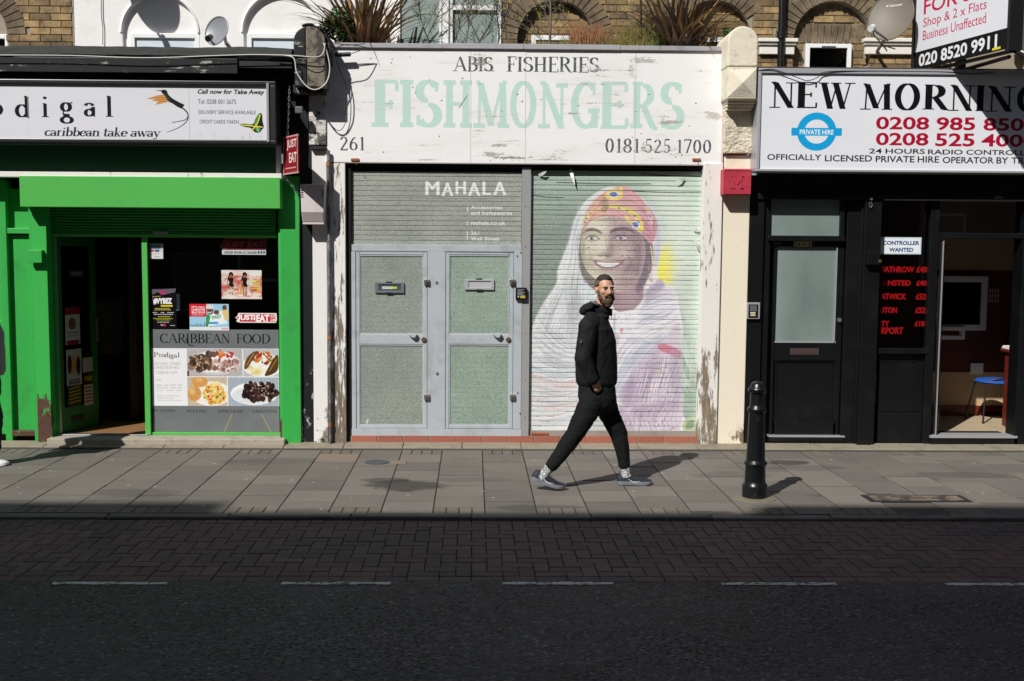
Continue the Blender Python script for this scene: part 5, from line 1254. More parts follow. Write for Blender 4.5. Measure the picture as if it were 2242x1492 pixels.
folds([(525,640),(570,700),(620,720),(655,700)],[(540,760),(580,768),(620,765),(645,755)],8,('#806670','#a98f98'),3,7,.4,12,2)
P([(300,640),(345,700),(330,860),(300,940),(270,860),(280,740)],'#9aa0a6',blur=12,al=.45)
P([(150,1010),(260,1060),(330,1070),(330,1095),(220,1085),(140,1050)],'#a2a8b4',blur=8,al=.5)
P([(640,1000),(720,930),(800,880),(790,960),(700,1040),(610,1160)],'#9d94ad',blur=14,al=.4)
P([(560,1230),(640,1120),(650,1200),(610,1320)],'#7f6c8c',blur=14,al=.45)
P([(860,1000),(905,1010),(905,1250),(870,1240)],'#8f7f98',blur=12,al=.5)
P([(700,655),(780,620),(800,640),(740,700),(700,720)],'#857894',blur=8,al=.5)
# leaf bottom right, torn vinyl, and print grain
P([(935,1445),(930,1400),(960,1370),(1000,1365),(1005,1440)],'#a9b48f',blur=2); P([(945,1435),(955,1395),(990,1385),(985,1430)],'#6f8b6b',blur=1.5)
mu.a=mu.a**0.80; mu.T=(0,0,1)
f=vnoise(H_,W_,2.2,2.2,77,2); mu.a*=(0.93+0.14*f[...,None]); mu.comp(np.clip((f-.68)*9,0,1),'#eef0ee',.18)
dk=np.clip(1-np.abs(u-0.12)*6,0,1)*np.clip(1-v,0,1); mu.comp(np.clip((f-.6)*9,0,1)*np.clip(.45-u,0,1)*2,'#b0b9b0',.5); mu.comp(np.clip((.36-f)*9,0,1)*np.clip(.5-u,0,1)*2,'#566058',.5)
mu.comp(np.clip((.38-f)*8,0,1)*MF*sh,'#6b5058',.45); mu.comp(np.clip((f-.62)*8,0,1)*MF*sh,'#dccfd0',.35)
st_=vnoise(H_,W_,400,3,78,2); mu.comp(np.clip((st_-.6)*5,0,1),'#f2f3f2',.16); mu.comp(np.clip((.36-st_)*6,0,1),'#6a706c',.16)
n_sl=53
for i in range(1,n_sl):
    yy_=374+i*570/n_sl; lw=1.0 if yy_>470 else 1.5
    seg=[(1161+j*377/12,yy_+rs.uniform(-.25,.25)) for j in range(13)]
    mu.stroke(seg,lw,'#4e5450',al=.22 if yy_>470 else .5,spline=False)
    for q in range(3):
        a=rs.uniform(1161,1500); mu.stroke([(a,yy_),(a+rs.uniform(10,60),yy_+rs.uniform(-.6,.6))],1.1,'#2e312f',al=.5,spline=False)
for a,b,c_,d in ((1161,386,1300,384),(1400,380,1538,386),(1161,428,1230,433),(1380,418,1538,420),(1215,400,1420,402)): mu.stroke([(a,b),((a+c_)/2,(b+d)/2+1.5),(c_,d)],1.8,'#2b2d2c',al=.8)
mur=thing('mural_shutter','roller shutter printed with a smiling woman in a red headscarf and white striped shawl','roller shutter',(W(1350,950,.33).x,.33,0))
mm_=printmat('mural_print',mu.image('mural'),0.6,bump=0.08)
X0,X1,Z0,Z1=slats(mu,n_sl,0.33,mur,mm_,'slat',bow=0.0012,gap=0.0012)
b=MB(); zz0,zz1=W(1350,955,.32).z,W(1350,943,.32).z
b.box(X0,X1,.315,.36,zz0,zz1); b.build('bottom_rail',paint('rail_metal','#96938a',0.5,0.1,3,40,0.1,0.1,dirt='#6a6257',damt=0.5,dscale=6),mur,bevel=0.003)
xh=W(1200,948,.3).x; MB().box(X0+.02,X0+.20,.305,.317,zz0+.012,zz0+.035).build('rail_handle',M_rust,mur,bevel=0.004)
MB().box(X1,X1+.03,.27,.4,zz0,W(1530,372,.27).z).build('shutter_guide',paint('guide','#b0b0aa',0.5,0.1),mur,bevel=0.002)
# peeling flaps of vinyl
for (px_,py_,dx,dy,c0) in ((1249,372,9,34,'#e6e8e6'),(1180,385,16,-9,'#c9cdc8'),(1500,392,-22,6,'#c9cfc8'),(1521,523,10,28,'#aab3aa'),(1518,505,14,-8,'#dfe3df')):
    p=W(px_,py_,.32); q=W(px_+dx,py_+dy,.32); b=MB(); wv=Vector((q.z-p.z,0,-(q.x-p.x))).normalized()*0.016
    mid=(p+q)/2+Vector((0,-0.03,0)); qq=Vector(q)+Vector((0,-0.035,0))
    b.quad(p-wv,p+wv,mid+wv*1.1,mid-wv*.9); b.quad(mid-wv*.9,mid+wv*1.1,qq+wv*.2,qq-wv*.1)
    o=b.build('torn_flap',paint('flap'+c0,c0,0.6,0.05),mur); o.modifiers.new('s','SOLIDIFY').thickness=0.0015
# ================================================================ minicab office (black)
YM=0.30
mf=thing('minicab_shopfront','black painted shop front with frosted flat door and open minicab office door','shopfront',(W(1950,970,YM).x,YM,0))
def mb(name,a,b,c,d,Y,dep,mat=M_blackp,z0=None,bev=0.004,par=None):
    X0,X1,Z0,Z1=R(a,b,c,d,Y); 
    if z0 is not None: Z0=z0
    return MB().box(X0,X1,Y,Y+dep,Z0,Z1).build(name,mat,par or mf,bevel=bev)
mb('fascia_board',1660,378,2700,432,0.36,0.1,M_black_dead)
mb('head_rail',1660,430,2700,440,0.24,0.2)
mb('left_jamb',1637,384,1668,978,0.27,0.2,z0=0.012)
mb('left_jamb_fillet',1668,425,1682,975,0.31,0.2,z0=0.012)
mb('door_post',1848,440,1878,975,0.30,0.2,z0=0.012)
mb('pilaster',1886,432,1922,980,0.22,0.25,z0=0.012); mb('pilaster_side',1878,432,1887,978,0.27,0.2,z0=0.012)
mb('transom',1682,517,1850,528,0.27,0.15)
fl_=mb('fanlight',1687,437,1846,517,0.335,0.01,M_frosted); mb('fanlight_edge',1840,437,1850,517,0.30,0.05)
# flat door
dX=(1690,529,1842,955)
d_=MB(); 
for q in ((1690,529,1842,541),(1690,541,1696,955),(1830,541,1842,955),(1696,750,1830,790),(1696,926,1830,955)): fbox(d_,*q,.335,.045)
fdoor=d_.build('flat_door',M_blackp,mf,bevel=0.004)
b=MB(); fbox(b,1696,541,1830,750,.355,.01); b.build('pane',M_frosted,fdoor)
b=MB(); fbox(b,1696,748,1830,751,.330,.02); fbox(b,1829,541,1831,751,.330,.03); b.build('glazing_bead',M_raw_metal,fdoor)
b=MB(); fbox(b,1696,790,1830,926,.362,.02); b.build('lower_panel',M_blackp,fdoor)
b=MB(); 
for q in ((1696,790,1830,794),(1696,922,1830,926),(1696,794,1700,922),(1826,794,1830,922)): fbox(b,*q,.35,.02)
b.build('panel_moulding',M_blackp,fdoor,bevel=0.002)
b=MB(); fbox(b,1730,763,1793,778,.328,.012); lbx=b.build('letter_plate',paint('bronze_plate','#5a4a4a',0.35,0.15,metal=0.4),fdoor,bevel=0.003)
b=MB(); fbox(b,1735,766,1788,775,.325,.006); b.build('flap',paint('bronze_flap','#4a3c3d',0.35,0.1),lbx,bevel=0.002)
p=W(1837,701,.33); MB().tube([(p.x,.31,p.z),(p.x,.337,p.z)],0.022,14).build('lock',M_steel,fdoor,smooth=True)
c=Cv(1736,528,1779,543,6,'#111213'); 
for i,ch in enumerate('263AB'):
    c.rect(1738.5+i*8,529,1745.5+i*8,541.5,'#d9d2a8'); c.text(ch,1739.7+i*8,530.5,1744.3+i*8,540.2,'#17150f',bold=.03)
x0,x1,z0,z1=c.world(.33); MB().box(x0,x1,.330,.334,z0,z1).build('number_plate',printmat('num',c.image('num')),fdoor,uvr=(x0,x1,z0,z1))
b=MB(); fbox(b,1694,532,1711,536,.330,.005); b.build('overhead_plate',M_cable_grey,fdoor)
mb('metal_threshold',1684,957,1850,967,0.27,0.15,M_blackp); mb('threshold_trim',1684,955,1850,958,0.265,0.15,M_raw_metal,bev=.001)
mb('door_step',1684,967,1886,975,0.28,0.15,M_blackp,z0=0.012)
# office window
mb('mullion',2030,440,2048,975,0.28,0.18,z0=0.012)
mb('window_sill_rail',1922,764,2034,775,0.27,0.12); mb('lower_board',1922,775,2034,975,0.34,0.06,z0=0.012)
b=MB(); 
for q in ((1926,790,2008,793),(1926,898,2008,901),(2005,793,2008,898)): fbox(b,*q,.333,.01)
b.build('board_moulding',M_blackp,mf,bevel=0.002)
mb('kick_board',1922,905,2034,975,0.325,0.02,z0=0.012)
mb('window',1922,440,2032,764,0.35,0.006,M_shop_glass,bev=0)
mb('metal_head_trim',1938,439,2700,442,0.23,0.02,M_raw_metal,bev=0)
mb('head_plate',2178,430,2196,436,0.232,0.01,M_cable_grey,bev=0.001)
mb('fanlight_glass',2048,443,2238,512,0.35,0.006,M_shop_glass,bev=0)
mb('transom',2048,512,2700,524,0.29,0.12)
mb('right_jamb',2233,440,2260,975,0.26,0.2,z0=0.012); mb('right_wall',2260,440,3200,975,0.30,0.2,z0=0.012)
mb('sill_trim',2037,955,2228,960,0.25,0.2,M_raw_metal,bev=.002); mb('office_step',2037,960,2228,971,0.26,0.3,M_blackp,z0=0.012)
# opened glazed door edge-on, and padlock hasp on the pilaster
od=MB(); p=W(2053,740,.33); q0=(p.x+.03,.31); q1=(W(2064,740,1.12).x,1.12); zz0,zz1=W(2050,953,.33).z,W(2050,528,.33).z
dn=Vector((q1[0]-q0[0],q1[1]-q0[1])).normalized()
def dp_(u): return (q0[0]+dn.x*u,q0[1]+dn.y*u)
Ld=0.8
for (u0,u1,a,b_) in ((0,.06,zz0,zz1),(Ld-.07,Ld,zz0,zz1),(.06,Ld-.07,zz0,zz0+.22),(.06,Ld-.07,zz1-.08,zz1)): od.obox(dp_(u0),dp_(u1),0.045,a,b_)
odo=od.build('office_door',M_blackp,mf,bevel=0.003); b=MB(); b.obox(dp_(.06),dp_(Ld-.07),0.008,zz0+.22,zz1-.08); b.build('pane',M_shop_glass,odo)
b=MB(); b.box(q0[0]-.03,q0[0]-.02,.292,.305,zz0,zz1); b.build('edge_strip',M_raw_metal,odo)
hs_=MB(); fbox(hs_,1900,440,1914,452,.20,.02); pl=thing('padlock','small steel padlock hanging from a hasp at the top of the black pilaster','padlock',(W(1907,445,.2).x,.2,W(1907,460,.2).z))
p=W(1907,436,.205); MB().tube([(p.x,.19,p.z),(p.x,.222,p.z-.0)],0.014,12).build('stud',M_steel,pl)
p=W(1907,449,.2); MB().tube([(p.x+.014*math.cos(a),.205,p.z+.026*math.sin(a)) for a in [i*math.pi/8 for i in range(17)]],0.0045,6,cap=False).build('shackle',M_steel,pl)
p=W(1912,571,.2); kb=thing('lock_box','black lock box with worn brass padlock on the black pilaster','lock box',(p.x,.2,p.z))
X0,X1,Z0,Z1=R(1898,552,1926,580,.17); MB().box(X0,X1,.15,.222,Z0,Z1).build('case',M_blackp,kb,bevel=0.004); MB().box(X1-.02,X1+.012,.14,.165,Z0+.02,Z0+.05).build('lock',M_brass,kb,bevel=0.004)
mb('door_gap_blocker',1655,384,1890,975,0.41,0.03,M_black_dead,z0=0.012)  # black board added behind the door to stop sunlit gaps showing
# intercom
X0,X1,Z0,Z1=R(1635,663,1664,699,.24); ic=thing('intercom','silver door entry intercom with two pale call buttons on the black jamb','intercom',((X0+X1)/2,.24,Z0))
MB().box(X0,X1,.235,.272,Z0,Z1).build('case',M_raw_metal,ic,bevel=0.006)
b=MB(); fbox(b,1639,667,1660,696,.23,.01); b.build('face_plate',M_black_plastic,ic,bevel=0.002)
b=MB(); fbox(b,1642,669,1657,682,.227,.006); b.build('speaker',M_cable_grey,ic)
for y_ in (684,689): b=MB(); fbox(b,1643,y_,1654,y_+3,.226,.006); b.build('call_button',paint('button','#d9d3b0',0.4,0.05),ic)
# office interior
oi0,oi1=W(1878,700,.5).x,W(2420,700,.5).x
rm=thing('office_room','minicab office interior with brown walls, pale lower wall and beige tiled floor','room',((oi0+oi1)/2,2,0))
zfl=W(2100,955,.30).z-.015
YBk=1.87
MB().box(oi0,oi1,0.45,YBk,-0.02,zfl-.006).build('floor_bed',M_mortar,rm)
tm=slabmesh('floor_tile',0.33,0.33,M_tile,0.002,0.002)
for i in range(8):
    for j in range(4): inst(tm,'floor_tile',rm,(W(2040,900,.5).x+i*.33,0.62+j*.33,zfl))
zsk=zfl+0.10; zdado=zfl+0.62; 
MB().box(oi0,oi1+1.5,YBk,YBk+.1,zfl,3.4).build('back_wall',M_room_dark,rm)
xa=W(2010,560,YBk).x
MB().box(xa,oi1+1.5,YBk-.012,YBk-.001,W(2150,592,YBk).z,3.3).build('upper_wall_band',M_room_light,rm)
MB().box(oi0,oi1+1.5,YBk-.014,YBk-.002,zfl,W(2150,815,YBk).z).build('lower_wall_band',paint('lower_wall','#c4a885',0.8,0.06),rm)
MB().box(oi0,oi1+1.5,YBk-.03,YBk-.015,zfl,zfl+.11).build('skirting',M_skirt,rm)
MB().box(oi0-.1,oi0,0.5,YBk,zfl,3.4).build('side_wall',M_room_light,rm); MB().box(oi0,oi1+1.5,0.5,YBk,3.0,3.1).build('room_ceiling',M_room_light,rm); MB().box(oi1+1.5,oi1+1.6,.5,YBk,zfl,3.4).build('side_wall',M_room_dark,rm)
ht=thing('serving_hatch','white framed hatch window in the dark back wall of the minicab office','hatch',(W(2100,640,1.8).x,1.8,W(2100,740,1.8).z))
def rb4(m,a,b,c,d,t_,Y,dep):
    X0,X1,Z0,Z1=R(a,b,c,d,Y); m.box(X0,X0+t_,Y,Y+dep,Z0,Z1).box(X1-t_,X1,Y,Y+dep,Z0,Z1).box(X0+t_,X1-t_,Y,Y+dep,Z1-t_,Z1).box(X0+t_,X1-t_,Y,Y+dep,Z0,Z0+t_)
m=MB(); rb4(m,2052,605,2162,724,0.07,1.78,.08); m.build('frame',M_upvc,ht,bevel=0.006)
X0,X1,Z0,Z1=R(2052,605,2162,724,1.80); MB().box(X0+.07,X1-.07,1.80,1.806,Z0+.07,Z1-.07).build('pane',M_shop_glass,ht)
for i in range(5): 
    xc=X0+.12+i*.09; MB().box(xc,xc+.07,1.83,1.837,Z0+.07,Z1-.07).build('blind_strip',M_skirt,ht)
m=MB(); rb4(m,2052,716,2113,744,0.045,1.74,.06); m.build('tray',M_upvc,ht,bevel=0.004)
c=Cv(2160,628,2188,668,4,'#6e2a22'); 
for i in range(4):
    for j in range(3): c.rect(2164+i*6,633+j*11,2168+i*6,641+j*11,'#b9a9a0')
x0,x1,z0,z1=c.world(1.84); cal=MB().box(x0,x1,1.83,1.842,z0,z1).build('wall_calendar',printmat('cal',c.image('cal')),None,uvr=(x0,x1,z0,z1)); props(cal,'small red calendar on the dark office wall right of the hatch','calendar')
# counter
X0,X1,Z0,Z1=R(2206,766,2240,955,1.0)
ct=thing('counter','red-brown wooden counter end inside the open minicab office door','counter',((X0+X1)/2,1.3,0))
MB().box(X0,X1+.5,1.0,1.10,zfl,Z1-.03).build('carcass',M_skirt,ct,bevel=0.005); MB().box(X0-.03,X1+.5,.96,1.16,Z1-.03,Z1).build('worktop',M_skirt,ct,bevel=0.006); MB().box(X0-.02,X1+.5,.97,1.0,zfl,zfl+.09).build('plinth',M_skirt,ct,bevel=0.004)
m=MB()
for i in range(5): m.box(X0+.01+i*.003,X0+.09,1.02+i*.002,1.2,Z1+.001+i*.006,Z1+.006+i*.006)
props(m.build('leaflet_stack',M_white_paper,None,loc=(X0,1.1,Z1)),'little stack of white leaflets on the red-brown counter','leaflets')
# chair
sx_,sy_=W(2180,835,1.40).x,1.40; zs2=W(2180,835,1.40).z; print('seat',zs2-zfl)
ch=thing('chair','blue padded office chair with thin black metal legs inside the minicab office','chair',(sx_,sy_,zfl))
cu=MB(); 
for k in range(1): cu.lathe([(0.10,-.03),(.20,-.02),(.225,.0),(.21,.02),(.12,.035),(.001,.037)],(sx_,sy_,zs2),24)
cu.build('seat',M_blue,ch,smooth=True)
lg=[((-.17,-.12),(-.22,-.2)),((-.17,.14),(-.24,.2)),((.17,-.12),(.1,-.22)),((.18,.12),(.24,.2))]
for (a,b),(c_,d) in lg: MB().tube([(sx_+a,sy_+b,zs2-.02),(sx_+c_,sy_+d,zfl+.0)],0.011,8).build('leg',M_black_plastic,ch,smooth=True)
MB().tube([(sx_-.17,sy_-.1,zs2+.01),(sx_-.05,sy_-.2,zs2+.05),(sx_+.16,sy_-.16,zs2+.045),(sx_+.2,sy_,zs2+.02)],0.012,8).build('seat_frame',M_black_plastic,ch,smooth=True)
MB().tube([(sx_+.2,sy_+.05,zs2),(sx_+.26,sy_+.05,zs2+.2),(sx_+.28,sy_+.05,zs2+.45)],0.012,8).build('back_frame',M_black_plastic,ch)
b=MB().box(sx_+.22,sx_+.30,sy_-.16,sy_+.2,zs2+.17,zs2+.5).build('backrest',M_blue,ch,bevel=0.03)
o=MB().box(sx_-.09,sx_+.06,YBk-.035,YBk-.014,zs2+.03,zs2+.16).build('wall_socket',M_white_paper,None,bevel=.004); props(o,'white double socket on the pale lower wall behind the blue chair','socket')
# door mat
MB().box(W(2060,950,.6).x,W(2190,950,.6).x,.52,.66,zfl+.001,zfl+.008).build('entrance_mat',M_mat,rm)
# ================================================================ signs
def pboard(name,cv,Y,th,label,cat,parent=None,rough=0.45,group=None,grain=0.0,bump=0.0,alpha=False):
    X0,X1,Z0,Z1=cv.world(Y)
    o=MB().box(X0,X1,Y,Y+th,Z0,Z1).build(name,printmat(name+'_print',cv.image(name),rough,alpha=alpha,grain=grain,bump=bump),parent,uvr=(X0,X1,Z0,Z1),loc=((X0+X1)/2,Y,Z0) if parent is None else None)
    if label: props(o,label,cat,group)
    return o
# --- takeaway sign
YS=-0.06
tk=thing('takeaway_sign','long white caribbean take away sign with a hummingbird, in a dark frame','sign',(W(300,310,YS).x,YS,W(300,310,YS).z))
cv=Cv(-340,184,588,304,2.2,'#dcdde4')
n=vnoise(cv.h,cv.w,200,50,61); cv.comp(np.clip((n-.5)*2,0,1),'#cfd0d8',.5)
BK='#15161c'
for ch,x0,x1,y0,y1 in (('P',-205,-172,212,262),('r',-138,-112,224,259),('o',-62,6,224,259),('d',31,63,211,259),('i',90,105,212,257),('g',129,160,223,271),('a',182,207,225,256),('l',230,246,209,255)):
    cv.text(ch,x0,y0,x1,y1,BK,'serif',T=.15,t=.05)
cv.text('caribbean take away',93,278,349,304.5-1,BK,'serif',T=.14,t=.055,shear=.18,sp=.95)
cv.text('Call now for Take Away',431,193,578,206,BK,bold=.03,shear=.22)
cv.text('Tel: 0208 001 5675',433,215,517,225,'#2b2c33',bold=-.004)
cv.text('DELIVERY SERVICE AVAILABLE',434,239,560,247,'#2b2c33',bold=-.004); cv.text('CREDIT CARDS TAKEN',436,260,522,268,'#2b2c33',bold=-.004)
cv.stroke([(414,184),(414,304)],1.2,'#b5b6bd'); cv.stroke([(60,184),(60,304)],.8,'#cccdd3')
cv.T=(0,0,3.174)
P=cv.poly
P([(1020,683),(1060,668),(1110,655),(1150,652),(1170,670),(1165,700),(1130,712),(1078,722),(1100,700),(1055,695),(1085,683)],'#c98b4a'); 
for i in range(7): cv.stroke([(1165,668+i*5),(1100,664+i*8),(1040+i*9,676+i*6)],3,'#8a5a2c' if i%2 else '#e0ae72',al=.8)
P([(1085,622),(1120,622),(1135,618),(1158,624),(1168,650),(1200,680),(1245,705),(1278,722),(1270,735),(1262,748),(1230,735),(1195,712),(1170,700),(1155,670),(1125,640),(1118,630)],'#1c1b1d'); P([(1140,650),(1165,660),(1185,690),(1165,695)],'#2f4a3a',al=.7)
cv.stroke([(1245,725),(1295,770),(1303,800),(1280,828),(1190,846)],[8,6,5,4],'#17171a'); cv.stroke([(1255,735),(1300,780),(1298,830),(1240,880),(1155,914)],[8,6,5,3],'#17171a')
cv.stroke([(1082,623),(1120,628)],3,'#b5733f')
P([(1812,775),(1822,790),(1824,830),(1832,870),(1820,890),(1805,908),(1785,912),(1765,905),(1740,880),(1700,872),(1664,858),(1690,850),(1755,852),(1775,815),(1795,785)],'#1d2420')
P([(1765,850),(1790,790),(1806,780),(1790,850)],'#3f8f3c'); P([(1740,868),(1690,858),(1740,856)],'#3c8a3a'); P([(1770,880),(1800,870),(1810,895),(1785,905)],'#2f8a72')
cv.stroke([(1808,785),(1785,850),(1745,900)],9,'#e3d84b'); cv.stroke([(1672,858),(1760,866),(1822,872)],8,'#e3d84b'); cv.stroke([(1775,850),(1795,905)],6,'#e3d84b')
cv.T=(0,0,1); 
for i in range(10): 
    a=rnd.uniform(420,580); cv.stroke([(a,304),(a+rnd.uniform(-1,1),rnd.uniform(285,298))],1,'#9b9ba3',al=.5)
X0,X1,Z0,Z1=cv.world(YS); pboard('sign_face',cv,YS,.02,None,None,tk,0.35)
f0,f1,g0,g1=R(-352,175,605,312,YS)
m=MB().box(f0,f1,YS-.03,YS+.24,Z1,g1).box(f0,f1,YS-.03,YS+.24,g0,Z0).box(X1,f1,YS-.03,YS+.24,Z0,Z1); m.box(f0,X0,YS-.03,YS+.24,Z0,Z1); m.box(X0,X1,YS+.02,YS+.24,Z0,Z1)
m.build('frame',M_dark_frame,tk,bevel=0.008); MB().box(X1-.012,X1+.012,YS-.045,YS-.028,Z0-.02,Z1+.02).build('end_trim',M_raw_metal,tk,bevel=.003)
# --- minicab sign
YN=0.0
nm=thing('minicab_sign','large white minicab sign with red phone numbers and a blue ring emblem','sign',(W(2000,378,YN).x,YN,W(2000,378,YN).z))
cv=Cv(1664,165,2560,374,1.9,'#e2e5ec')
N_=vnoise(cv.h,cv.w,200,100,62); cv.comp(np.clip((N_-.5)*2,0,1),'#d5d9e2',.4)
x_=1683
for ch,a,b,y0,y1 in (('N',1683,1742,183,240),('E',1743,1787,183,240),('W',1789,1869,184,241),('M',1881,1951,185,242),('O',1956,2011,184,243),('R',2017,2074,186,242),('N',2073,2131,186,243),('I',2133,2152,187,243),('N',2155,2219,188,244),('G',2223,2275,187,245)): cv.text(ch,a,y0,b,y1,'#0f1114','serif',T=.46 if ch=='I' else (.20 if ch in 'NMW' else .21),t=.05)
RD='#a80f2e'
for s_,a,b,y0,y1 in (('0208',1917,2033,257,285),('985',2049,2134,257,286),('8500',2152,2270,258,286),('0208',1918,2033,292,320),('525',2048,2134,292,321),('4000',2149,2270,293,321)): cv.text(s_,a,y0,b,y1,RD,bold=.022)
for s_,a,b,y0,y1 in (('24',1904,1932,327,338),('HOURS',1940,2026,327,338),('RADIO',2033,2109,328,339),('CONTROLLED',2117,2276,328,339),('OFFICIALLY',1682,1800,341,354),('LICENSED',1808,1911,342,356),('PRIVATE',1919,2004,343,357),('HIRE',2011,2058,343,357),('OPERATOR',2066,2178,344,358),('BY',2184,2210,344,358),('TRANSPORT',2217,2345,344,358)): cv.text(s_,a,y0,b,y1,'#15171b',bold=.012)
cv.ell(1788,291,43,42,'#17a0dc'); cv.ell(1788,291,27,26.5,'#e2e5ec'); cv.rect(1733,283,1843,300,'#17a0dc'); cv.text('PRIVATE HIRE',1751,286.5,1825,297.5,'#eef3f7',bold=.025)
cv.rect(2330,250,2540,320,'#e2e5ec')
X0,X1,Z0,Z1=cv.world(YN); pboard('sign_face',cv,YN,.02,None,None,nm,0.35)
f0,f1,g0,g1=R(1657,154,2560,379,YN)
MB().box(f0,f1,YN-.02,YN+.26,Z1,g1).box(f0,f1,YN-.02,YN+.26,g0,Z0).box(f0,X0,YN-.02,YN+.26,Z0,Z1).box(X0,f1,YN+.02,YN+.26,Z0,Z1).build('frame',M_sign_frame,nm,bevel=0.004)
MB().box(f0+.01,f1,YN+.02,YN+.5,g1+.001,g1+.02).build('top_felt',M_felt,nm,bevel=0.004)
# --- for sale boards, a V of two panels on the wall
YA_=.50; YB_=min([i*-.02 for i in range(20,60)],key=lambda y:abs(W(2207,107,y).z-W(2003,157,YA_).z)); print('YB',YB_)
p0=W(2003,100,YA_); p1=W(2207,60,YB_)
fsb=thing('for_sale_sign','V-shaped for sale board with black phone number strip, above the minicab sign','sign',(p0.x,-.3,p0.z))
zt_=4.95; zb_l=W(2003,157,YA_).z; zb_r=W(2207,106,YB_).z; zbb=zb_l
# print canvas in metres: width = |p1-p0|, height
Wd=math.hypot(p1.x-p0.x,YA_-YB_); Hd=zt_-zbb
cv=Cv(0,0,Wd*100,Hd*100,6,'#dfe2ea'); hp=Hd*100; wp=Wd*100
cv.rect(0,hp-18.5,wp,hp,'#0b0c0e')
cv.text('020 8520 9911',9,hp-15.6,wp-12,hp-3,'#e6e8ec',bold=.03)
cv.text('Business Unaffected',14,hp-38,wp-28,hp-28.5,'#c21f48',bold=.0); cv.text('Shop & 2 x Flats',14,hp-50.5,wp-28,hp-38.8,'#c21f48',bold=.0); cv.text('FOR SALE',14,hp-69,wp-4,hp-54,'#c21f48',bold=.01)
cv.rect(wp-18,hp-3.4,wp-7,hp-1.2,'#d9c92f'); 
im=printmat('for_sale_print',cv.image('for_sale'),0.4)
def vpanel(a,b,name,mat,uv=True,zb=zbb,zt=zt_,flip=False):
    th=0.012; me=bpy.data.meshes.new(name); d=Vector((b[0]-a[0],b[1]-a[1],0)).normalized(); nn=Vector((d.y,-d.x,0))*(th if not flip else -th)
    A,B=Vector((a[0],a[1],0)),Vector((b[0],b[1],0)); V=[A+nn,B+nn,B,A]
    vs_=[Vector((v.x,v.y,zb)) for v in V]+[Vector((v.x,v.y,zt)) for v in V]; off=wloc(fsb)
    me.from_pydata([tuple(v-off) for v in vs_],[],[(0,1,5,4),(1,2,6,5),(2,3,7,6),(3,0,4,7),(3,2,1,0),(4,5,6,7)]); me.materials.append(mat)
    uvl=me.uv_layers.new(name='uv')
    for l in me.loops:
        k=l.vertex_index%4; uvl.data[l.index].uv=((1.0 if k in (1,2) else 0.0), 1.0 if l.vertex_index>3 else 0.0)
    me.update(); o=bpy.data.objects.new(name,me); scene.collection.objects.link(o); o.parent=fsb; return o
vpanel((p0.x,YA_),(p1.x,YB_),'board',im)
p2=W(2330,100,YA_)
vpanel((p1.x+.10,YB_-.02),(p2.x,YA_),'board',M_white_metal)
MB().box(p1.x-.01,p1.x+.12,YB_-.04,YB_+.02,zbb-.02,zt_).build('front_post',M_black_plastic,fsb,bevel=.004)
MB().box(p0.x-.02,p0.x+.03,YA_-.02,YA_+.04,zbb-.04,zt_).build('rear_post',M_black_plastic,fsb,bevel=.004)
bt=MB(); bt.obox((p0.x+.02,YA_-.02),(p1.x+.03,YB_),.03,zbb-.035,zbb-.005); bt.obox((p1.x+.09,YB_),(p2.x,YA_),.03,zbb-.035,zbb-.005); bt.build('bottom_rail',M_black_plastic,fsb)
xm=p0.x+.42; MB().box(xm-.03,xm+.05,YA_-.15,YA_-.07,W(2100,160,-.1).z-.02,zbb+.4).build('centre_post',M_black_wood,fsb)
MB().tube([(xm,YA_-.1,W(2100,160,YA_).z),(xm+.1,YB_+.35,zbb-.01)],.02,8).build('strut',M_black_plastic,fsb); MB().tube([(p2.x-.1,YA_-.02,W(2100,160,YA_).z-.02),(p1.x+.1,YB_+.08,zbb-.01)],.014,8).build('strut',M_black_plastic,fsb)
# --- hanging sign on the green front
jp=W(622,340,.1)
js=thing('hanging_sign','small dark red projecting sign hung from a chain at the corner of the green front','sign',(jp.x,.1,jp.z))
pa_,pb_=W(622,340,0.12),W(650,340,-0.22)
zt0=W(636,297,-.05).z; zb0=W(636,382,-.05).z
cv=Cv(0,0,36,int((zt0-zb0)*100),10,'#8d1c26'); hh_=cv.h/10
cv.text('JUST',10,4,33,14,'#e6dada',bold=.02); cv.text('EAT',15,16.5,33,26,'#e6dada',bold=.02); cv.stroke([(6,hh_-6),(31,hh_-6)],1.0,'#ccaaaa'); 
for a in ((1,0,1,hh_),(0,1,36,1),(35,0,35,hh_),(0,hh_-1,36,hh_-1)): cv.stroke([(a[0],a[1]),(a[2],a[3])],1.2,'#b9a9a6')
o_fs=fsb; fsb=js; vpanel((pa_.x,.12),(pb_.x+.02,-.22),'plate',printmat('hang_print',cv.image('hang'),0.4),zb=zb0,zt=zt0); fsb=o_fs
def chain(a,b,parent,n=14,r=0.009,sag=0.0,name='chain'):
    m=MB(); a,b=Vector(a),Vector(b); d=(b-a)
    for i in range(n):
        c=a+d*((i+.5)/n)+Vector((0,0,-sag*math.sin(math.pi*(i+.5)/n))); L_=d.length/n*0.72; ax=d.normalized(); s_=ax.cross(Vector((0,1,0))) if i%2 else ax.cross(Vector((1,0.3,0))); s_.normalize()
        m.tube([c+ax*(L_*math.cos(t))+s_*(r*math.sin(t)) for t in [k*math.pi/4 for k in range(9)]],0.0028,5,cap=False)
    return m.build(name,M_steel,parent)
chain(W(634,190,.05),W(629,296,.05),js); chain(W(622,384,.08),W(652,424,.18),js,n=8,sag=.0)
chain(W(615,388,.15),W(655,412,.2),js,n=6)
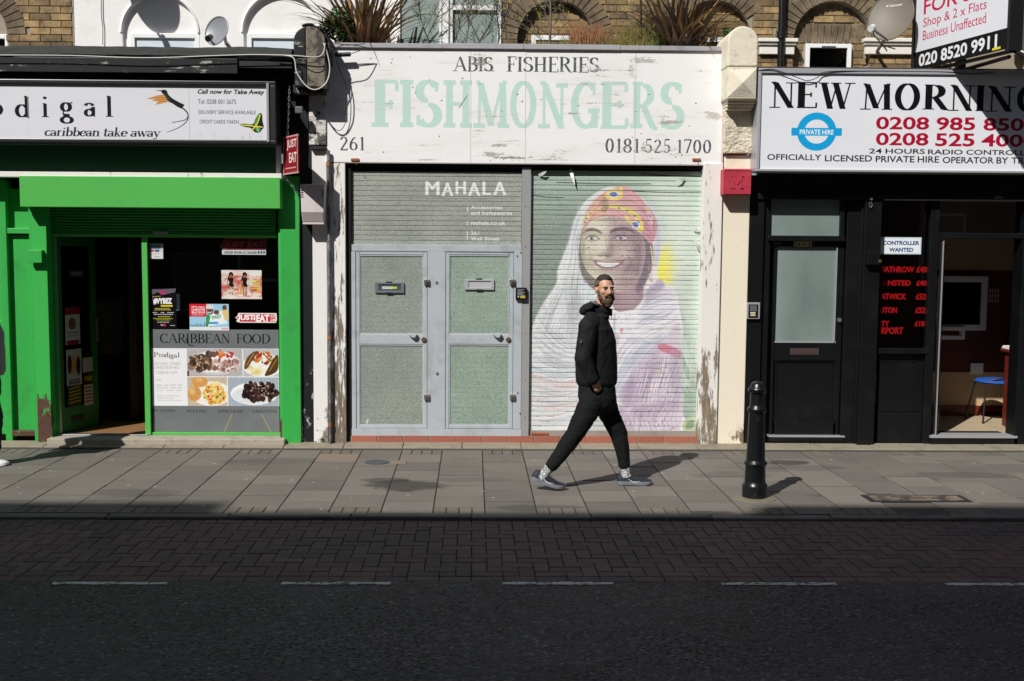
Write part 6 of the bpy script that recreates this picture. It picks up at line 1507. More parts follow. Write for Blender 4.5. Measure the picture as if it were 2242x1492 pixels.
# --- alarm boxes
X0,X1,Z0,Z1=R(655,402,711,487,.02)
ax=thing('alarm_box','aged off-white alarm bell box with side louvres below the black pillar','alarm box',((X0+X1)/2,.1,Z0))
m=MB(); n0=0; 
V=[(X0+.01,.27,Z0),(X1-.01,.27,Z0),(X1-.02,.10,Z0+.0),(X0+.02,.10,Z0+.0),(X0+.0,.27,Z1),(X1,.27,Z1),(X1-.005,.06,Z1-.005),(X0+.005,.06,Z1-.005)]
m.v=V+[(X0+.015,.05,Z0+.10),(X1-.015,.05,Z0+.10)]
for f_ in ((0,1,2,3),(4,7,6,5),(3,2,9,8),(8,9,6,7),(0,3,8,7,4),(1,5,6,9,2),(0,4,5,1)): m.face(f_)
m.build('cover',M_alarm,ax,bevel=0.008)
lm_=MB()
for i in range(4): 
    lm_.box(X0+.012,X0+.035,.052,.056,Z1-.07-i*.022,Z1-.062-i*.022); lm_.box(X1-.035,X1-.012,.052,.056,Z1-.07-i*.022,Z1-.062-i*.022)
lm_.build('louvre',M_black_plastic,ax)
MB().box(X0+.02,X1-.02,.10,.27,Z0-.02,Z0).build('base_plate',M_alarm,ax,bevel=.004)
X0,X1,Z0,Z1=R(1583,370,1646,427,.10)
rx=thing('alarm_box','red square alarm box with an embossed letter M on the cream pillar','alarm box',((X0+X1)/2,.1,Z0))
MB().box(X0,X1,.10,.255,Z0,Z1).build('case',M_red_plastic,rx,bevel=0.012); 
fr=MB(); t_=.018; fr.box(X0+.01,X0+.01+.006,.095,.101,Z0+.01,Z1-.01).box(X1-.016,X1-.01,.095,.101,Z0+.01,Z1-.01).box(X0+.016,X1-.016,.095,.101,Z0+.01,Z0+.016).box(X0+.016,X1-.016,.095,.101,Z1-.016,Z1-.01); fr.build('raised_rim',M_red_dark,rx)
cx=(X0+X1)/2; cz=(Z0+Z1)/2; a=.055; b_=.06
mm=MB()
def bar(x0,z0,x1,z1,w_): 
    d=Vector((x1-x0,0,z1-z0)).normalized(); n_=Vector((-d.z,0,d.x))*w_/2; q=[(x0+n_.x,z0+n_.z),(x1+n_.x,z1+n_.z),(x1-n_.x,z1-n_.z),(x0-n_.x,z0-n_.z)]; mm.prism(q,.0945-0.0006*len(mm.f)/6,.101)
for s_ in (-1,1): bar(cx+s_*a*.75,cz-b_,cx+s_*a*.75,cz+b_,.014); bar(cx+s_*a*.75,cz+b_*.9,cx,cz-b_*.4,.012); bar(cx+s_*a*.4,cz-b_,cx+s_*a*1.1,cz-b_,.008); bar(cx+s_*a*.6,cz+b_,cx+s_*a*1.1,cz+b_,.008)
mm.build('embossed_letter',M_red_dark,rx)
# small green box on the post
X0,X1,Z0,Z1=R(61,548,92,576,.16); gb=MB().box(X0,X1,.15,.225,Z0,Z1).build('junction_box',M_green,None,bevel=.004,loc=(X0,.2,Z0)); props(gb,'small green painted box on the green post left of the open door','junction box')
# floodlight lamp on left pillar
p=W(655,242,.1); fl=thing('bracket','small grey bracket head on the black pillar above the hanging sign','bracket',p)
MB().box(p.x-.035,p.x+.04,.06,.12,p.z-.035,p.z+.035).build('head',M_cable_grey,fl,bevel=.01); MB().tube([(p.x,.1,p.z),(p.x+.04,.24,p.z+.03)],.012,8).build('arm',M_black_plastic,fl)
# ================================================================ dishes
def dish(name,label,c,rx_,ry_,dirn,mat,arm_to,bracket_to,lnb=M_black_plastic,text=None):
    t_=thing(name,label,'satellite dish',c); d=Vector(dirn).normalized(); q=d.to_track_quat('Z','Y')
    m=MB(); n=36; rings=8
    for side,off in ((0,0.0),(1,-0.006)):
        for i in range(rings+1):
            r=i/rings
            for j in range(n):
                a=2*math.pi*j/n; v=Vector((rx_*r*math.cos(a),ry_*r*math.sin(a),0.16*rx_*r*r*1.2+off)); m.v.append(tuple(Vector(c)+q@v))
    for side in (0,1):
        b0=side*(rings+1)*n
        for i in range(rings):
            for j in range(n):
                a=b0+i*n+j; b=b0+i*n+(j+1)%n; m.face((a,b,b+n,a+n))
    k=rings*n; k2=(rings+1)*n+rings*n
    for j in range(n): m.face((k+j,k+(j+1)%n,k2+(j+1)%n,k2+j))
    m.build('reflector',mat,t_,smooth=True)
    rim=MB(); rim.tube([Vector(c)+q@Vector((rx_*math.cos(a),ry_*math.sin(a),0.192*rx_)) for a in [2*math.pi*i/36 for i in range(37)]],0.007,6,cap=False); rim.build('rim',mat,t_,smooth=True)
    st=Vector(c)+q@Vector((0,-ry_,.19*rx_)) if arm_to is not None else None
    if arm_to is not None:
        a=MB(); a.tube([st,Vector(arm_to)],0.012,8); a.build('arm',M_raw_metal,t_); l=MB(); ad=(Vector(c)-Vector(arm_to)).normalized(); l.tube([Vector(arm_to)-ad*.03,Vector(arm_to)+ad*.05,Vector(arm_to)+ad*.09],[.032,.032,.02],12); l.build('receiver_head',lnb,t_,smooth=True)
    br=MB(); bk=Vector(c)-d*0.02; br.tube([bk,bk-d*.08,Vector(bracket_to)],0.02,8); br.build('mount',M_raw_metal,t_)
    return t_,q
c0=W(478,70,.85); d1,_=dish('satellite_dish','small grey satellite dish on the white wall above the green takeaway',c0,.145,.155,(-0.45,-0.9,0.25),M_dish_grey,W(457,84,.55),(c0.x,1.2,c0.z-.05))
c0=W(1953,40,.45); d2,q2=dish('satellite_dish','large taupe satellite dish mounted beside the for sale sign',c0,.225,.26,(-0.62,-0.8,0.30),M_dish_taupe,W(1908,62,-.02),(c0.x+.12,1.2,c0.z-.22),lnb=M_white_metal)
cu=MB(); p=[W(1908,62,-.02),W(1915,80,.0),W(1930,95,.1),W(1942,112,.2),W(1935,100,.3),W(1960,108,.4)]; cu.tube([Vector(a) for a in catmull3(p)] if 'catmull3' in globals() else p,0.006,6); cu.build('coaxial_cable',M_black_plastic,d2)
# lettering band printed on the dish
cv=Cv(0,0,44,7,10,'#8d8578',alpha=True); cv.al[:]=0; cv.text('Technomate',9,1,43,6,'#e9e7e2',bold=.02,shear=.15); cv.stroke([(1,3.5),(7,3.5)],1.3,'#e9e7e2'); cv.stroke([(3,2),(6,2)],.8,'#e9e7e2'); cv.stroke([(3,5),(6,5)],.8,'#e9e7e2')
me=bpy.data.meshes.new('brand_print'); vsx=[]; 
for i in range(9):
    for zz in (0,1):
        u_=-.075+.17*i/8; v_=.115+.03*zz; r2=(u_/.225)**2+(v_/.26)**2; vsx.append(tuple(Vector(c0)-wloc(d2)+q2@Vector((u_,v_,0.192*.225*r2+.003))))
me.from_pydata(vsx,[],[(2*i,2*i+2,2*i+3,2*i+1) for i in range(8)]); uvl=me.uv_layers.new(name='uv')
for l in me.loops: uvl.data[l.index].uv=((l.vertex_index//2)/8,l.vertex_index%2)
me.materials.append(printmat('dish_print',cv.image('dish_print'),alpha=True)); o=bpy.data.objects.new('printed_name',me); scene.collection.objects.link(o); o.parent=d2
# the dish just above the frame whose shadow falls on the white wall
sp=W(330,-12,YU); off=-Vector(sdir)*(0.50/Vector(sdir).y); c3=sp+off
dish('satellite_dish','grey satellite dish out of frame above, whose oval shadow falls on the white wall',c3,.21,.25,(-0.35,-0.85,0.35),M_dish_grey,Vector(c3)+Vector((-.15,-.42,-.05)),(c3.x,1.2,c3.z-.02))
# black downpipe
X0,X1,_,_=R(1709,0,1721,155,1.05)
dpp=thing('drainpipe','black cast rainwater pipe running down the brick wall above the minicab sign','pipe',((X0+X1)/2,1.1,3.5)); xc=(X0+X1)/2
MB().tube([(xc,1.13,3.4),(xc,1.13,7.4)],.036,12).build('pipe',M_blackp,dpp,smooth=True)
zq=W(1715,78,1.1).z; MB().tube([(xc,1.13,zq-.03),(xc,1.13,zq+.04)],.046,12).build('collar',M_blackp,dpp,smooth=True)
# ================================================================ cables
def cat3(P,n=6):
    P=[Vector(p) for p in P]; out=[]; K=len(P)
    for i in range(K-1):
        a,b,c,d=P[max(i-1,0)],P[i],P[i+1],P[min(i+2,K-1)]
        for j in range(n):
            t_=j/n; out.append(0.5*((2*b)+(-a+c)*t_+(2*a-5*b+4*c-d)*t_*t_+(-a+3*b-3*c+d)*t_**3))
    out.append(P[-1]); return out
def cable(name,label,pts,r,mat,group=None):
    P=cat3([W(a,b,y) for a,b,y in pts]); o=MB().tube(P,r,6).build(name,mat,None,smooth=True,loc=P[0]); return props(o,label,'cable',group)
cable('cable','pale cable strung along the black fascia board to the pillar',[(-20,121,-.1),(150,122,-.1),(320,127,-.1),(480,122,-.1),(560,120,-.1),(642,122,-.09),(700,124,-.09),(712,95,-.06)],.0045,M_cable_white)
cable('cable','loose white cable hanging in a loop across the black pillar',[(600,121,-.08),(641,126,-.10),(650,160,-.10),(672,190,-.10),(694,196,-.09),(715,180,-.06),(722,150,-.04),(716,115,-.05),(707,93,-.06)],.0055,M_cable_white)
cable('cable','thin dark cable wound round the pillar above the loop',[(600,135,-.05),(642,127,-.07),(675,138,-.09),(697,132,-.09),(708,112,-.06),(714,93,-.05),(760,99,.0),(800,96,.1)],.004,M_black_plastic)
cable('cable','grey cable trailing from the black junction over the signboard corner in a long loop',[(740,122,.15),(738,140,.19),(747,160,.20),(757,190,.20),(761,225,.20),(758,262,.20),(748,284,.20),(735,284,.20),(722,268,.21)],.0038,M_cable_grey)
cable('cable','dark cable looping over the metal capping at the left end of the signboard',[(712,92,.05),(735,108,.1),(741,103,.1),(760,98,.1),(795,103,.12),(800,107,.13),(772,117,.15),(765,120,.15)],.004,M_black_plastic)
X0,X1,Z0,Z1=R(733,115,768,127,.16); o=MB().tube([(X0,.16,(Z0+Z1)/2),(X1,.16,(Z0+Z1)/2+.008)],.022,10).build('cable_joint',M_black_plastic,None,smooth=True,loc=(X0,.16,Z0)); props(o,'black cable joint tube at the top left corner of the fish signboard','cable joint')
cable('cable','black cable drooping over the top edge of the minicab sign',[(1661,155,-.02),(1690,152,-.03),(1712,158,-.03),(1745,170,-.03),(1768,177,-.03),(1790,170,-.03),(1808,158,-.03),(1900,156,-.02),(2070,158,-.02),(2120,162,-.03),(2180,158,-.02)],.004,M_black_plastic)
cable('cable','grey wire running down the white wall from above',[(221,-60,1.18),(222,30,1.18),(225,60,1.18),(225,98,1.18)],.005,M_cable_grey)
# ================================================================ bollard
bg_=G(1652,1091); bo=thing('bollard','black cast iron bollard with ringed neck near the kerb','bollard',(bg_.x,bg_.y,0)); 
zt_b=W(1640,835,bg_.y).z
sc_=zt_b/1.0
prof=[(.098,0),(.098,.13),(.094,.142),(.084,.15),(.080,.16),(.072,.40),(.072,.535),(.080,.545),(.088,.556),(.088,.570),(.080,.582),(.068,.59),(.058,.80),(.056,.845),(.060,.852),(.074,.862),(.078,.874),(.074,.886),(.060,.892),(.056,.90),(.055,.925),(.054,.935),(.060,.944),(.064,.952),(.060,.962),(.056,.968),(.050,.982),(.036,.994),(.018,1.0),(.0005,1.0)]
prof=[(.100,0),(.100,.13),(.096,.145),(.083,.155),(.080,.165),(.072,.46),(.073,.535),(.083,.545),(.089,.558),(.083,.572),(.074,.58),(.070,.59),(.062,.70),(.060,.86),(.068,.865),(.076,.878),(.076,.890),(.068,.902),(.058,.906),(.055,.93),(.058,.955),(.052,.978),(.036,.992),(.0005,1.0)]
# measured profile from the photo: rings at 1/4 and 3/5 of the height
prof=[(.102,0),(.102,.16),(.099,.17),(.088,.178),(.084,.188),(.074,.60),(.073,.605),(.075,.615),(.085,.622),(.090,.632),(.085,.643),(.072,.65),(.068,.66)]
prof=[(.102,0),(.102,.15),(.098,.165),(.086,.172),(.082,.18),(.079,.33),(.078,.5),(.083,.51),(.094,.519),(.097,.529),(.094,.539),(.083,.548),(.078,.556)]
def rr_(py): return max(0,W(1640,py,bg_.y).z)/zt_b
prof=[(.102,0),(.102,rr_(1064)),(.098,rr_(1060)),(.085,rr_(1056)),(.084,rr_(1050)),(.080,rr_(1022)),(.080,rr_(1019)),(.090,rr_(1017)),(.094,rr_(1014)),(.090,rr_(1011)),(.078,rr_(1009)),(.076,rr_(1006)),(.064,rr_(906)),(.064,rr_(903)),(.074,rr_(901)),(.078,rr_(897)),(.074,rr_(893)),(.062,rr_(890)),(.058,rr_(885)),(.056,rr_(861)),(.068,rr_(859)),(.076,rr_(855)),(.074,rr_(851)),(.062,rr_(848)),(.056,rr_(845)),(.052,rr_(841)),(.038,rr_(837)),(.018,rr_(835.3)),(.0005,1.0)]
prof=[(r_,z_*zt_b) for r_,z_ in prof]
M_iron=paint('bollard_paint','#101214',0.32,0.3,6,50,0.15,0.12,dirt='#4b5052',damt=0.5,dscale=11,dlo=0.6,dhi=0.7,stretch=(1,1,.5))
lean=MB().lathe(prof,(bg_.x,bg_.y,0),32).build('shaft',M_iron,bo,smooth=True); 
MB().lathe([(.175,-.002),(.17,.006),(.13,.012),(.10,.014),(.0005,.014)],(bg_.x,bg_.y,0),20).build('mortar_collar',paint('mortar_collar','#6f685a',0.9,.3,9,90,.3,.6),bo)
# ================================================================ things in the takeaway window
cv=Cv(330,722,611,946,2.4,'#6e7275')
cv.rect(330,722,611,763,'#6d7174'); n=vnoise(cv.h,cv.w,120,90,80); cv.comp(np.clip((n-.45)*3,0,1),'#84888b',.35)
cv.text('CARIBBEAN',352,731,505,752,'#141416','serif',T=.12,t=.04,sp=.96); cv.text('FOOD',519,731,592,752,'#141416','serif',T=.12,t=.04)
cv.stroke([(408,740),(412,752),(418,757),(424,757)],2,'#141416')
cv.rect(330,763,611,889,'#e9eaee')
cv.text('Prodigal',337,771,395,785 if False else 786,'#33343a','serif',T=.12,t=.045) if False else None
cv.text('P',338,772,348,783,'#33343a','serif',T=.12,t=.045); cv.text('rod',349,772,369,783,'#33343a','serif',T=.12,t=.045); cv.text('iga',370,774,388,787,'#33343a','serif',T=.12,t=.045); cv.text('l',390,772,394,783,'#33343a','serif',T=.12,t=.045)
for s_,x0,y0,x1,y1 in (('259 WELL STREET',338,794,397,800),('LONDON E9 6RG',338,802,392,808),('T 0208 001 5675',339,813,388,819),('OPEN',340,831,354,834),('MON - FRI  8AM  9PM',341,842,398,846),('SATURDAY  10AM  9PM',341,848,398,851.5),('SUN  10AM  9PM',341,854,398,857),('ORDER CATERING FOR',343,866,392,869),('YOUR EVENTS?',343,871,380,874),('PLEASE ENQUIRE INSIDE',343,876,398,879)): cv.text(s_,x0,y0,x1,y1,'#9a9ca3',al=.85)
rs=random.Random(11)
def photo(x0,y0,x1,y1,bgc): cv.rect(x0,y0,x1,y1,bgc)
def blobs(n_,cx,cy,rx,ry,s0,s1,cols,x0,y0,x1,y1,blur=.4):
    for _ in range(n_):
        a=rs.uniform(0,6.28); r=math.sqrt(rs.random()); X=cx+rx*r*math.cos(a); Y_=cy+ry*r*math.sin(a); s_=rs.uniform(s0,s1)
        if x0+s_*.6<X<x1-s_*.6 and y0+s_*.6<Y_<y1-s_*.6: cv.ell(X,Y_,s_,s_*rs.uniform(.5,.9),rs.choice(cols),blur=blur,al=.92,rot=rs.uniform(0,3))
photo(410,764,531,824,'#bdb8ba'); cv.ell(470,795,58,26,'#cfd3dc',blur=1); cv.ell(470,793,54,23,'#f1efee',blur=1); cv.rect(410,812,414,824,'#5b2b1e')
blobs(60,492,800,34,15,3,6,('#b58f86','#c9a59c','#9c6f6a','#d8bdb2','#8a5a55'),412,766,530,822); blobs(14,490,776,26,9,3,6,('#c2382c','#e0662f','#8e3a4a','#dd8b3c'),412,766,530,822)
blobs(26,440,795,26,15,6,10,('#5c4436','#7b5e4a','#453026','#8f735c'),412,766,530,822); blobs(30,440,793,24,14,2,4,('#a88a70','#3a2820','#c5a98c'),412,766,530,822); blobs(8,462,774,8,6,4,7,('#3f332c','#6c5644'),412,766,530,822)
photo(533,764,610,824,'#bfc3c9'); cv.ell(575,800,44,26,'#f3f2f0',blur=1); blobs(18,560,812,16,7,4,7,('#f0e3b0','#e6cf8a','#f4eed6'),534,766,609,823)
blobs(36,575,783,22,13,2.5,5,('#c43a24','#e0793a','#8f3020','#d9b06a','#6f7a35'),534,766,609,823)
cv.poly([(535,806),(540,785),(556,770),(562,774),(552,790),(542,806)],'#6b4a28',blur=.6); cv.poly([(580,822),(590,800),(600,783),(609,778),(609,806),(598,818)],'#5a3c22',blur=.6); cv.stroke([(540,800),(556,774)],2,'#b58a4a'); cv.stroke([(590,812),(606,786)],2,'#a9793c')
photo(410,826,497,889,'#cbbda9'); cv.ell(462,862,46,27,'#f4f1ec',blur=.6)
cv.ell(437,836,18,12,'#d9a05a',blur=.8); cv.ell(425,862,15,17,'#d49a56',blur=.8); cv.ell(420,856,7,9,'#e9c48c',blur=2,al=.8); cv.ell(436,832,8,4,'#e9c48c',blur=2,al=.8)
blobs(110,470,862,25,22,3,6,('#efcf6f','#e5b94e','#f4e2a0','#d99f3c','#f0d98c'),412,828,496,888); blobs(14,468,865,22,20,2,3.5,('#c62f2a','#d9542f','#6f9a3c'),412,828,496,888)
photo(499,826,610,889,'#aab3c2'); cv.ell(556,862,52,25,'#f5f7fa',blur=.6); cv.ell(556,866,48,19,'#dfe4ec',blur=1.5)
blobs(60,568,858,36,20,5,10,('#2c1c1a','#3d2724','#1b1212','#53352f'),505,828,609,887); blobs(50,568,854,34,17,1.2,3,('#8a6a62','#b59a93','#6a4640'),505,828,609,887)
cv.rect(410,824,611,826,'#f2f2f4'); cv.rect(497,826,499,889,'#f2f2f4'); cv.rect(531,764,533,824,'#f2f2f4')
_y0,_y1,_x0,_x1=int((764-722)*2.4),int((889-722)*2.4),int((410-330)*2.4),cv.w
_n=vnoise(_y1-_y0,_x1-_x0,5,5,95,3)[...,None]; cv.a[_y0:_y1,_x0:_x1]*=(0.90+.16*_n)
_n=vnoise(_y1-_y0,_x1-_x0,2,2,96,2)[...,None]; cv.a[_y0:_y1,_x0:_x1]*=(0.93+.12*_n)
for s_,x0,x1 in (('JERK CHICKEN',330,381),('RICE & PEAS',409,452),('BARBECUE RIBS',477,532),('CURRIED OXTAIL',551,606)): cv.text(s_,x0,897,x1,904,'#3c3f42',al=.9,bold=.01)
cv.stroke([(508,905),(489,946)],1.8,'#b5a85a',al=.7); cv.stroke([(571,905),(592,946)],1.8,'#b5a85a',al=.7)
pboard('window_poster',cv,YWn-.006,.008,'large CARIBBEAN FOOD poster with four food pictures filling the lower takeaway window','poster',rough=.25)
YP=YWn-0.004
# black event poster
cv=Cv(329,632,386,719,4,'#16131a'); cv.poly([(329,634),(345,634),(386,632),(384,640),(358,646),(345,640),(332,648)],'#77707a',spline=False,al=.8); cv.ell(356,641,6,5,'#b23a6a',blur=.5)
cv.text('#VYBEZ',336,653,377,667,'#f0ecf2',bold=.06); cv.rect(352,668,378,672,'#d2c32f'); cv.stroke([(331,668),(336,651)],1.5,'#9d3fb0'); cv.stroke([(333,650),(352,649)],1,'#d2c32f')
for y_,a,b,c_ in ((675,340,372,'#e3d84b'),(678,338,374,'#e3d84b'),(684,334,344,'#eee'),(684,352,360,'#eee'),(684,366,380,'#eee'),(688,337,378,'#eee'),(693,346,372,'#e3d84b'),(697,335,378,'#cfc23b'),(700,342,372,'#cfc23b'),(705,344,370,'#ddd')): 
    x_=a
    while x_<b: w2=rs.uniform(1.5,4); cv.rect(x_,y_,min(b,x_+w2),y_+1.7,c_,al=.85); x_+=w2+.8
cv.ell(359,712,3.5,3,'#c23045'); cv.stroke([(351,711),(355,713)],1.5,'#eee'); cv.stroke([(372,713),(382,713)],1.2,'#ccc')
pboard('event_poster',cv,YP,.004,'black event poster stuck low on the left of the takeaway window','poster',rough=.2)
# bills leaflet
cv=Cv(415,666,501,724,4,'#9ccbe6'); cv.rect(415,666,452,694,'#cf2a3a'); 
for s_,y0,y1 in (("IT'S ALL",671,674.5),('12 MONTHS',676,681),('BILLS ON US',682,687)): cv.text(s_,420,y0,449,y1,'#f4e9ea',bold=.04)
cv.stroke([(420,690),(446,690)],1,'#f0c9cc'); cv.ell(460,680,7,9,'#6b4a38'); cv.poly([(452,676),(454,668),(466,668),(468,676)],'#d9d9d9'); cv.stroke([(455,683),(459,686),(463,683)],1.6,'#efefef'); cv.ell(492,674,5,6,'#6b4a38'); cv.poly([(482,682),(500,680),(500,700),(484,698)],'#d8c48a'); cv.poly([(452,692),(458,690),(464,714),(452,716)],'#3c9a4a')
cv.poly([(462,690),(485,680),(492,700),(500,708),(470,712),(455,716)],'#e8edf0',spline=False); cv.text('PAID',464,690,484,698,'#3c9a6a',bold=.03,rot=-.25); cv.rect(457,705,478,710,'#3f9fd0'); cv.ell(474,684,6,5,'#6b4a38')
for x_ in range(417,456,3): cv.rect(x_,712-rs.uniform(0,6),x_+1.6,717,'#4f6878')
cv.rect(415,716,501,724,'#dfe6ea'); cv.rect(485,718,499,722,'#e7a0a4')
pboard('leaflet',cv,YP-.006,.004,'red and sky-blue bills leaflet overlapping the top of the grey CARIBBEAN FOOD band','leaflet',rough=.2)
# party flyer
cv=Cv(485,592,573,655,4,'#d8cfc8'); n=vnoise(cv.h,cv.w,60,40,90); cv.comp(np.clip((n-.4)*3,0,1),'#b8352c',.8); cv.rect(485,592,573,603,'#e3dedb',al=.8,blur=3)
for bx in (506,536):
    cv.ell(bx,602,5,6,'#2a1a16'); cv.ell(bx,605,2.6,3.4,'#9a6a50'); cv.poly([(bx-5,610),(bx+5,609),(bx+4,620),(bx+6,628),(bx-6,628),(bx-4,619)],'#241818'); cv.stroke([(bx-3,628),(bx-3,645)],3.4,'#a8775a'); cv.stroke([(bx+3,628),(bx+3,645)],3.4,'#a8775a'); cv.stroke([(bx-5,611),(bx-8,622),(bx-2,628)],2,'#a8775a'); cv.stroke([(bx-4,606),(bx-7,614)],3,'#1d1412')
cv.poly([(519,645),(526,618),(530,645)],'#e0a05a',spline=False); cv.poly([(560,645),(567,618),(572,645)],'#e0a05a',spline=False)
for y_ in (601,605,609,614,618,622,628,632): cv.stroke([(545 if y_<620 else 549,y_),(569,y_)],1.5,'#f4efe6' if y_<612 else '#d9d04b')
cv.text('When I',500,634,523,642,'#efe6dc',bold=.03,shear=.2); cv.text('Get Low',488,642,530,650,'#efe6dc',bold=.03,shear=.2); cv.text('Miss Jamaica',540,640,571,650,'#efe6dc',bold=.03,shear=.2); cv.rect(485,650,573,655,'#ece8e4',al=.8)
pboard('party_flyer',cv,YP-.002,.004,'red and white party flyer with two women in the takeaway window','flyer',rough=.2)
def sticker(x0,y0,x1,y1,fade,lines,label):
    c=Cv(x0,y0,x1,y1,5,'#ffffff',alpha=True); c.al[:]=0; h=y1-y0; 
    c.poly([(x0+2,y0+h*.5),(x0+7,y0+h*.3),(x0+9,y0+1),(x1-2,y0+1),(x1-1,y0+h*.3),(x1-1,y1-h*.3),(x1-3,y1-1),(x0+12,y1-1),(x0+4,y1-h*.15),(x0+7,y1-h*.35)],fade[0],spline=False)
    c.poly([(x0+4,y0+h*.5),(x0+9,y0+h*.36),(x0+11,y0+3),(x1-4,y0+3),(x1-3,y1-3),(x0+13,y1-3),(x0+7,y1-h*.2),(x0+9,y1-h*.38)],fade[1],spline=False)
    return c
c=sticker(513,685,607,708,('#ece4e4','#c32138'),None,None); c.text('JUST',519,689,556,705,'#f2eeee',bold=.05,shear=.1); c.poly([(554,699),(559,687),(559,703)],'#f2eeee',spline=False); c.text('EAT',561,689,590,705,'#f2eeee',bold=.05); c.text('.CO',591,689,605,695.5,'#f2eeee',bold=.04); c.text('.UK',591,698,605,704,'#f2eeee',bold=.04)
pboard('window_sticker',c,YP,.003,'bright red and white web address sticker at the right of the takeaway window','sticker',alpha=True)
c=Cv(481,519,584,559,5,'#ffffff',alpha=True); c.al[:]=0
c.poly([(481,541),(488,532),(492,521),(583,519),(582,547),(492,549)],'#7b3640',spline=False,al=.9); c.poly([(486,541),(491,534),(494,524),(580,522),(580,546),(494,547)],'#5e1420',spline=False)
c.text("DON'T COOK",494,516,578,526,'#7d3541',bold=.04); c.text('JUST EAT',490,529,579,546,'#9d4552',bold=.05,shear=.05); c.rect(486,548,582,558,'#ccd2d6'); c.text('ORDER FROM US ONLINE',490,550.5,562,556.5,'#23262b',bold=.03)
for i in range(3): c.rect(564+i*6,550,568+i*6,556,'#3b3f45')
pboard('window_sticker',c,YP,.003,'faded dark red sticker with white strip at the top of the takeaway window','sticker',alpha=True)
c=Cv(326,534,357,567,5,'#c9ccd0'); c.rect(327,536,352,546,'#6c7f93'); c.rect(328,547,337,552,'#a8474a'); c.rect(339,547,349,552,'#3d5a8c'); c.rect(326,552,357,567,'#d9dadd'); c.stroke([(330,557),(348,556)],1,'#c26a6a'); c.stroke([(338,563),(348,562)],1,'#556')
pboard('card_sticker',c,YP,.003,'small pale payment-card sticker in the top left corner of the takeaway window','sticker',rough=.3)
# dim notice frame behind the window, graffiti-free
X0,X1,Z0,Z1=R(374,558,472,680,.62); nb_=thing('notice_board','grey framed menu board standing in the dark behind the takeaway window','board',((X0+X1)/2,.8,Z0))
MB().box(X0,X1,.80,.82,Z0,Z1).build('panel',paint('menu_panel','#4b4f55',0.4,.2),nb_); 
m=MB().box(X0-.015,X0,.79,.82,Z0,Z1).box(X1,X1+.015,.79,.82,Z0,Z1).box(X0,X1,.79,.82,Z1,Z1+.015).box(X0,X1,.79,.82,Z0-.015,Z0); m.build('frame',M_raw_metal,nb_)
# posters on the open door
def dposter(u0,u1,za,zb,cv,label,cat):
    a=dloc(u0,0,.012); b=dloc(u1,0,.012); me=bpy.data.meshes.new('p'); base=Vector(a)
    V=[(a[0],a[1],za),(b[0],b[1],za),(b[0],b[1],zb),(a[0],a[1],zb)]; nn=(dv.y*.002,-dv.x*.002)
    V+= [(x-nn[0]*1.0,y-nn[1]*1.0,z) for x,y,z in V]
    me.from_pydata([(x-base.x,y-base.y,z-za) for x,y,z in V],[],[(0,1,2,3),(7,6,5,4),(0,4,5,1),(1,5,6,2),(2,6,7,3),(3,7,4,0)])
    uvl=me.uv_layers.new(name='uv'); UV=[(0,0),(1,0),(1,1),(0,1)]
    for l in me.loops: uvl.data[l.index].uv=UV[l.vertex_index%4]
    me.materials.append(printmat('dposter',cv.image('dposter'),0.3)); o=bpy.data.objects.new('door_poster',me); scene.collection.objects.link(o); o.location=(base.x,base.y,za); props(o,label,cat); return o
def zof(py,u): p=dloc(u,0); d_=ray(150,py); return CAM.z+d_.z*((p[1]-CAM.y)/d_.y)
c=Cv(0,0,24,50,6,'#b9b7b5'); c.rect(0,0,24,10,'#8a2026'); c.ell(11,22,6,8,'#6d5048'); c.rect(2,44,22,50,'#8a2440'); c.stroke([(3,34),(20,34)],2,'#777'); c.stroke([(3,38),(20,38)],1.5,'#888')
dposter(.10,.32,zof(755,.2),zof(673,.2),c,'red-headed leaflet halfway up the open takeaway door','leaflet')
c=Cv(0,0,28,54,6,'#aaa8a6'); 
for i in range(3): c.ell(6+i*8,14+i,4,9,('#3a2622','#c98a3c','#2f2a30')[i])
c.text('REGGAE',4,28,24,33,'#222',bold=.03); c.rect(0,34,28,54,'#17160f'); 
for i in range(5): c.stroke([(3,37+i*3.3),(25,36+i*3.3)],1.8,'#8f8726')
dposter(.10,.33,zof(890,.2),zof(765,.2),c,'tall event poster with three performers, lower left on the open takeaway door','poster')
c=Cv(0,0,26,50,6,'#1b1a16'); c.rect(0,4,26,18,'#a9a7a3'); c.text('gold',3,20,24,28,'#b9a32c',bold=.02); c.rect(2,30,25,50,'#b2b0ae'); 
for i in range(5): c.stroke([(4,33+i*3.3),(22,33+i*3.3)],1.4,'#7d3a3a')
dposter(.35,L-.10,zof(885,.5),zof(772,.5),c,'black and gold flyer beside the tall poster on the open takeaway door','flyer')
c=Cv(0,0,26,14,6,'#3f4347'); c.text('OPEN',4,4,22,10,'#9aa0a2',bold=.02); dposter(.18,.40,zof(607,.3),zof(592,.3),c,'small grey OPEN sign hanging high on the open takeaway door','sign')
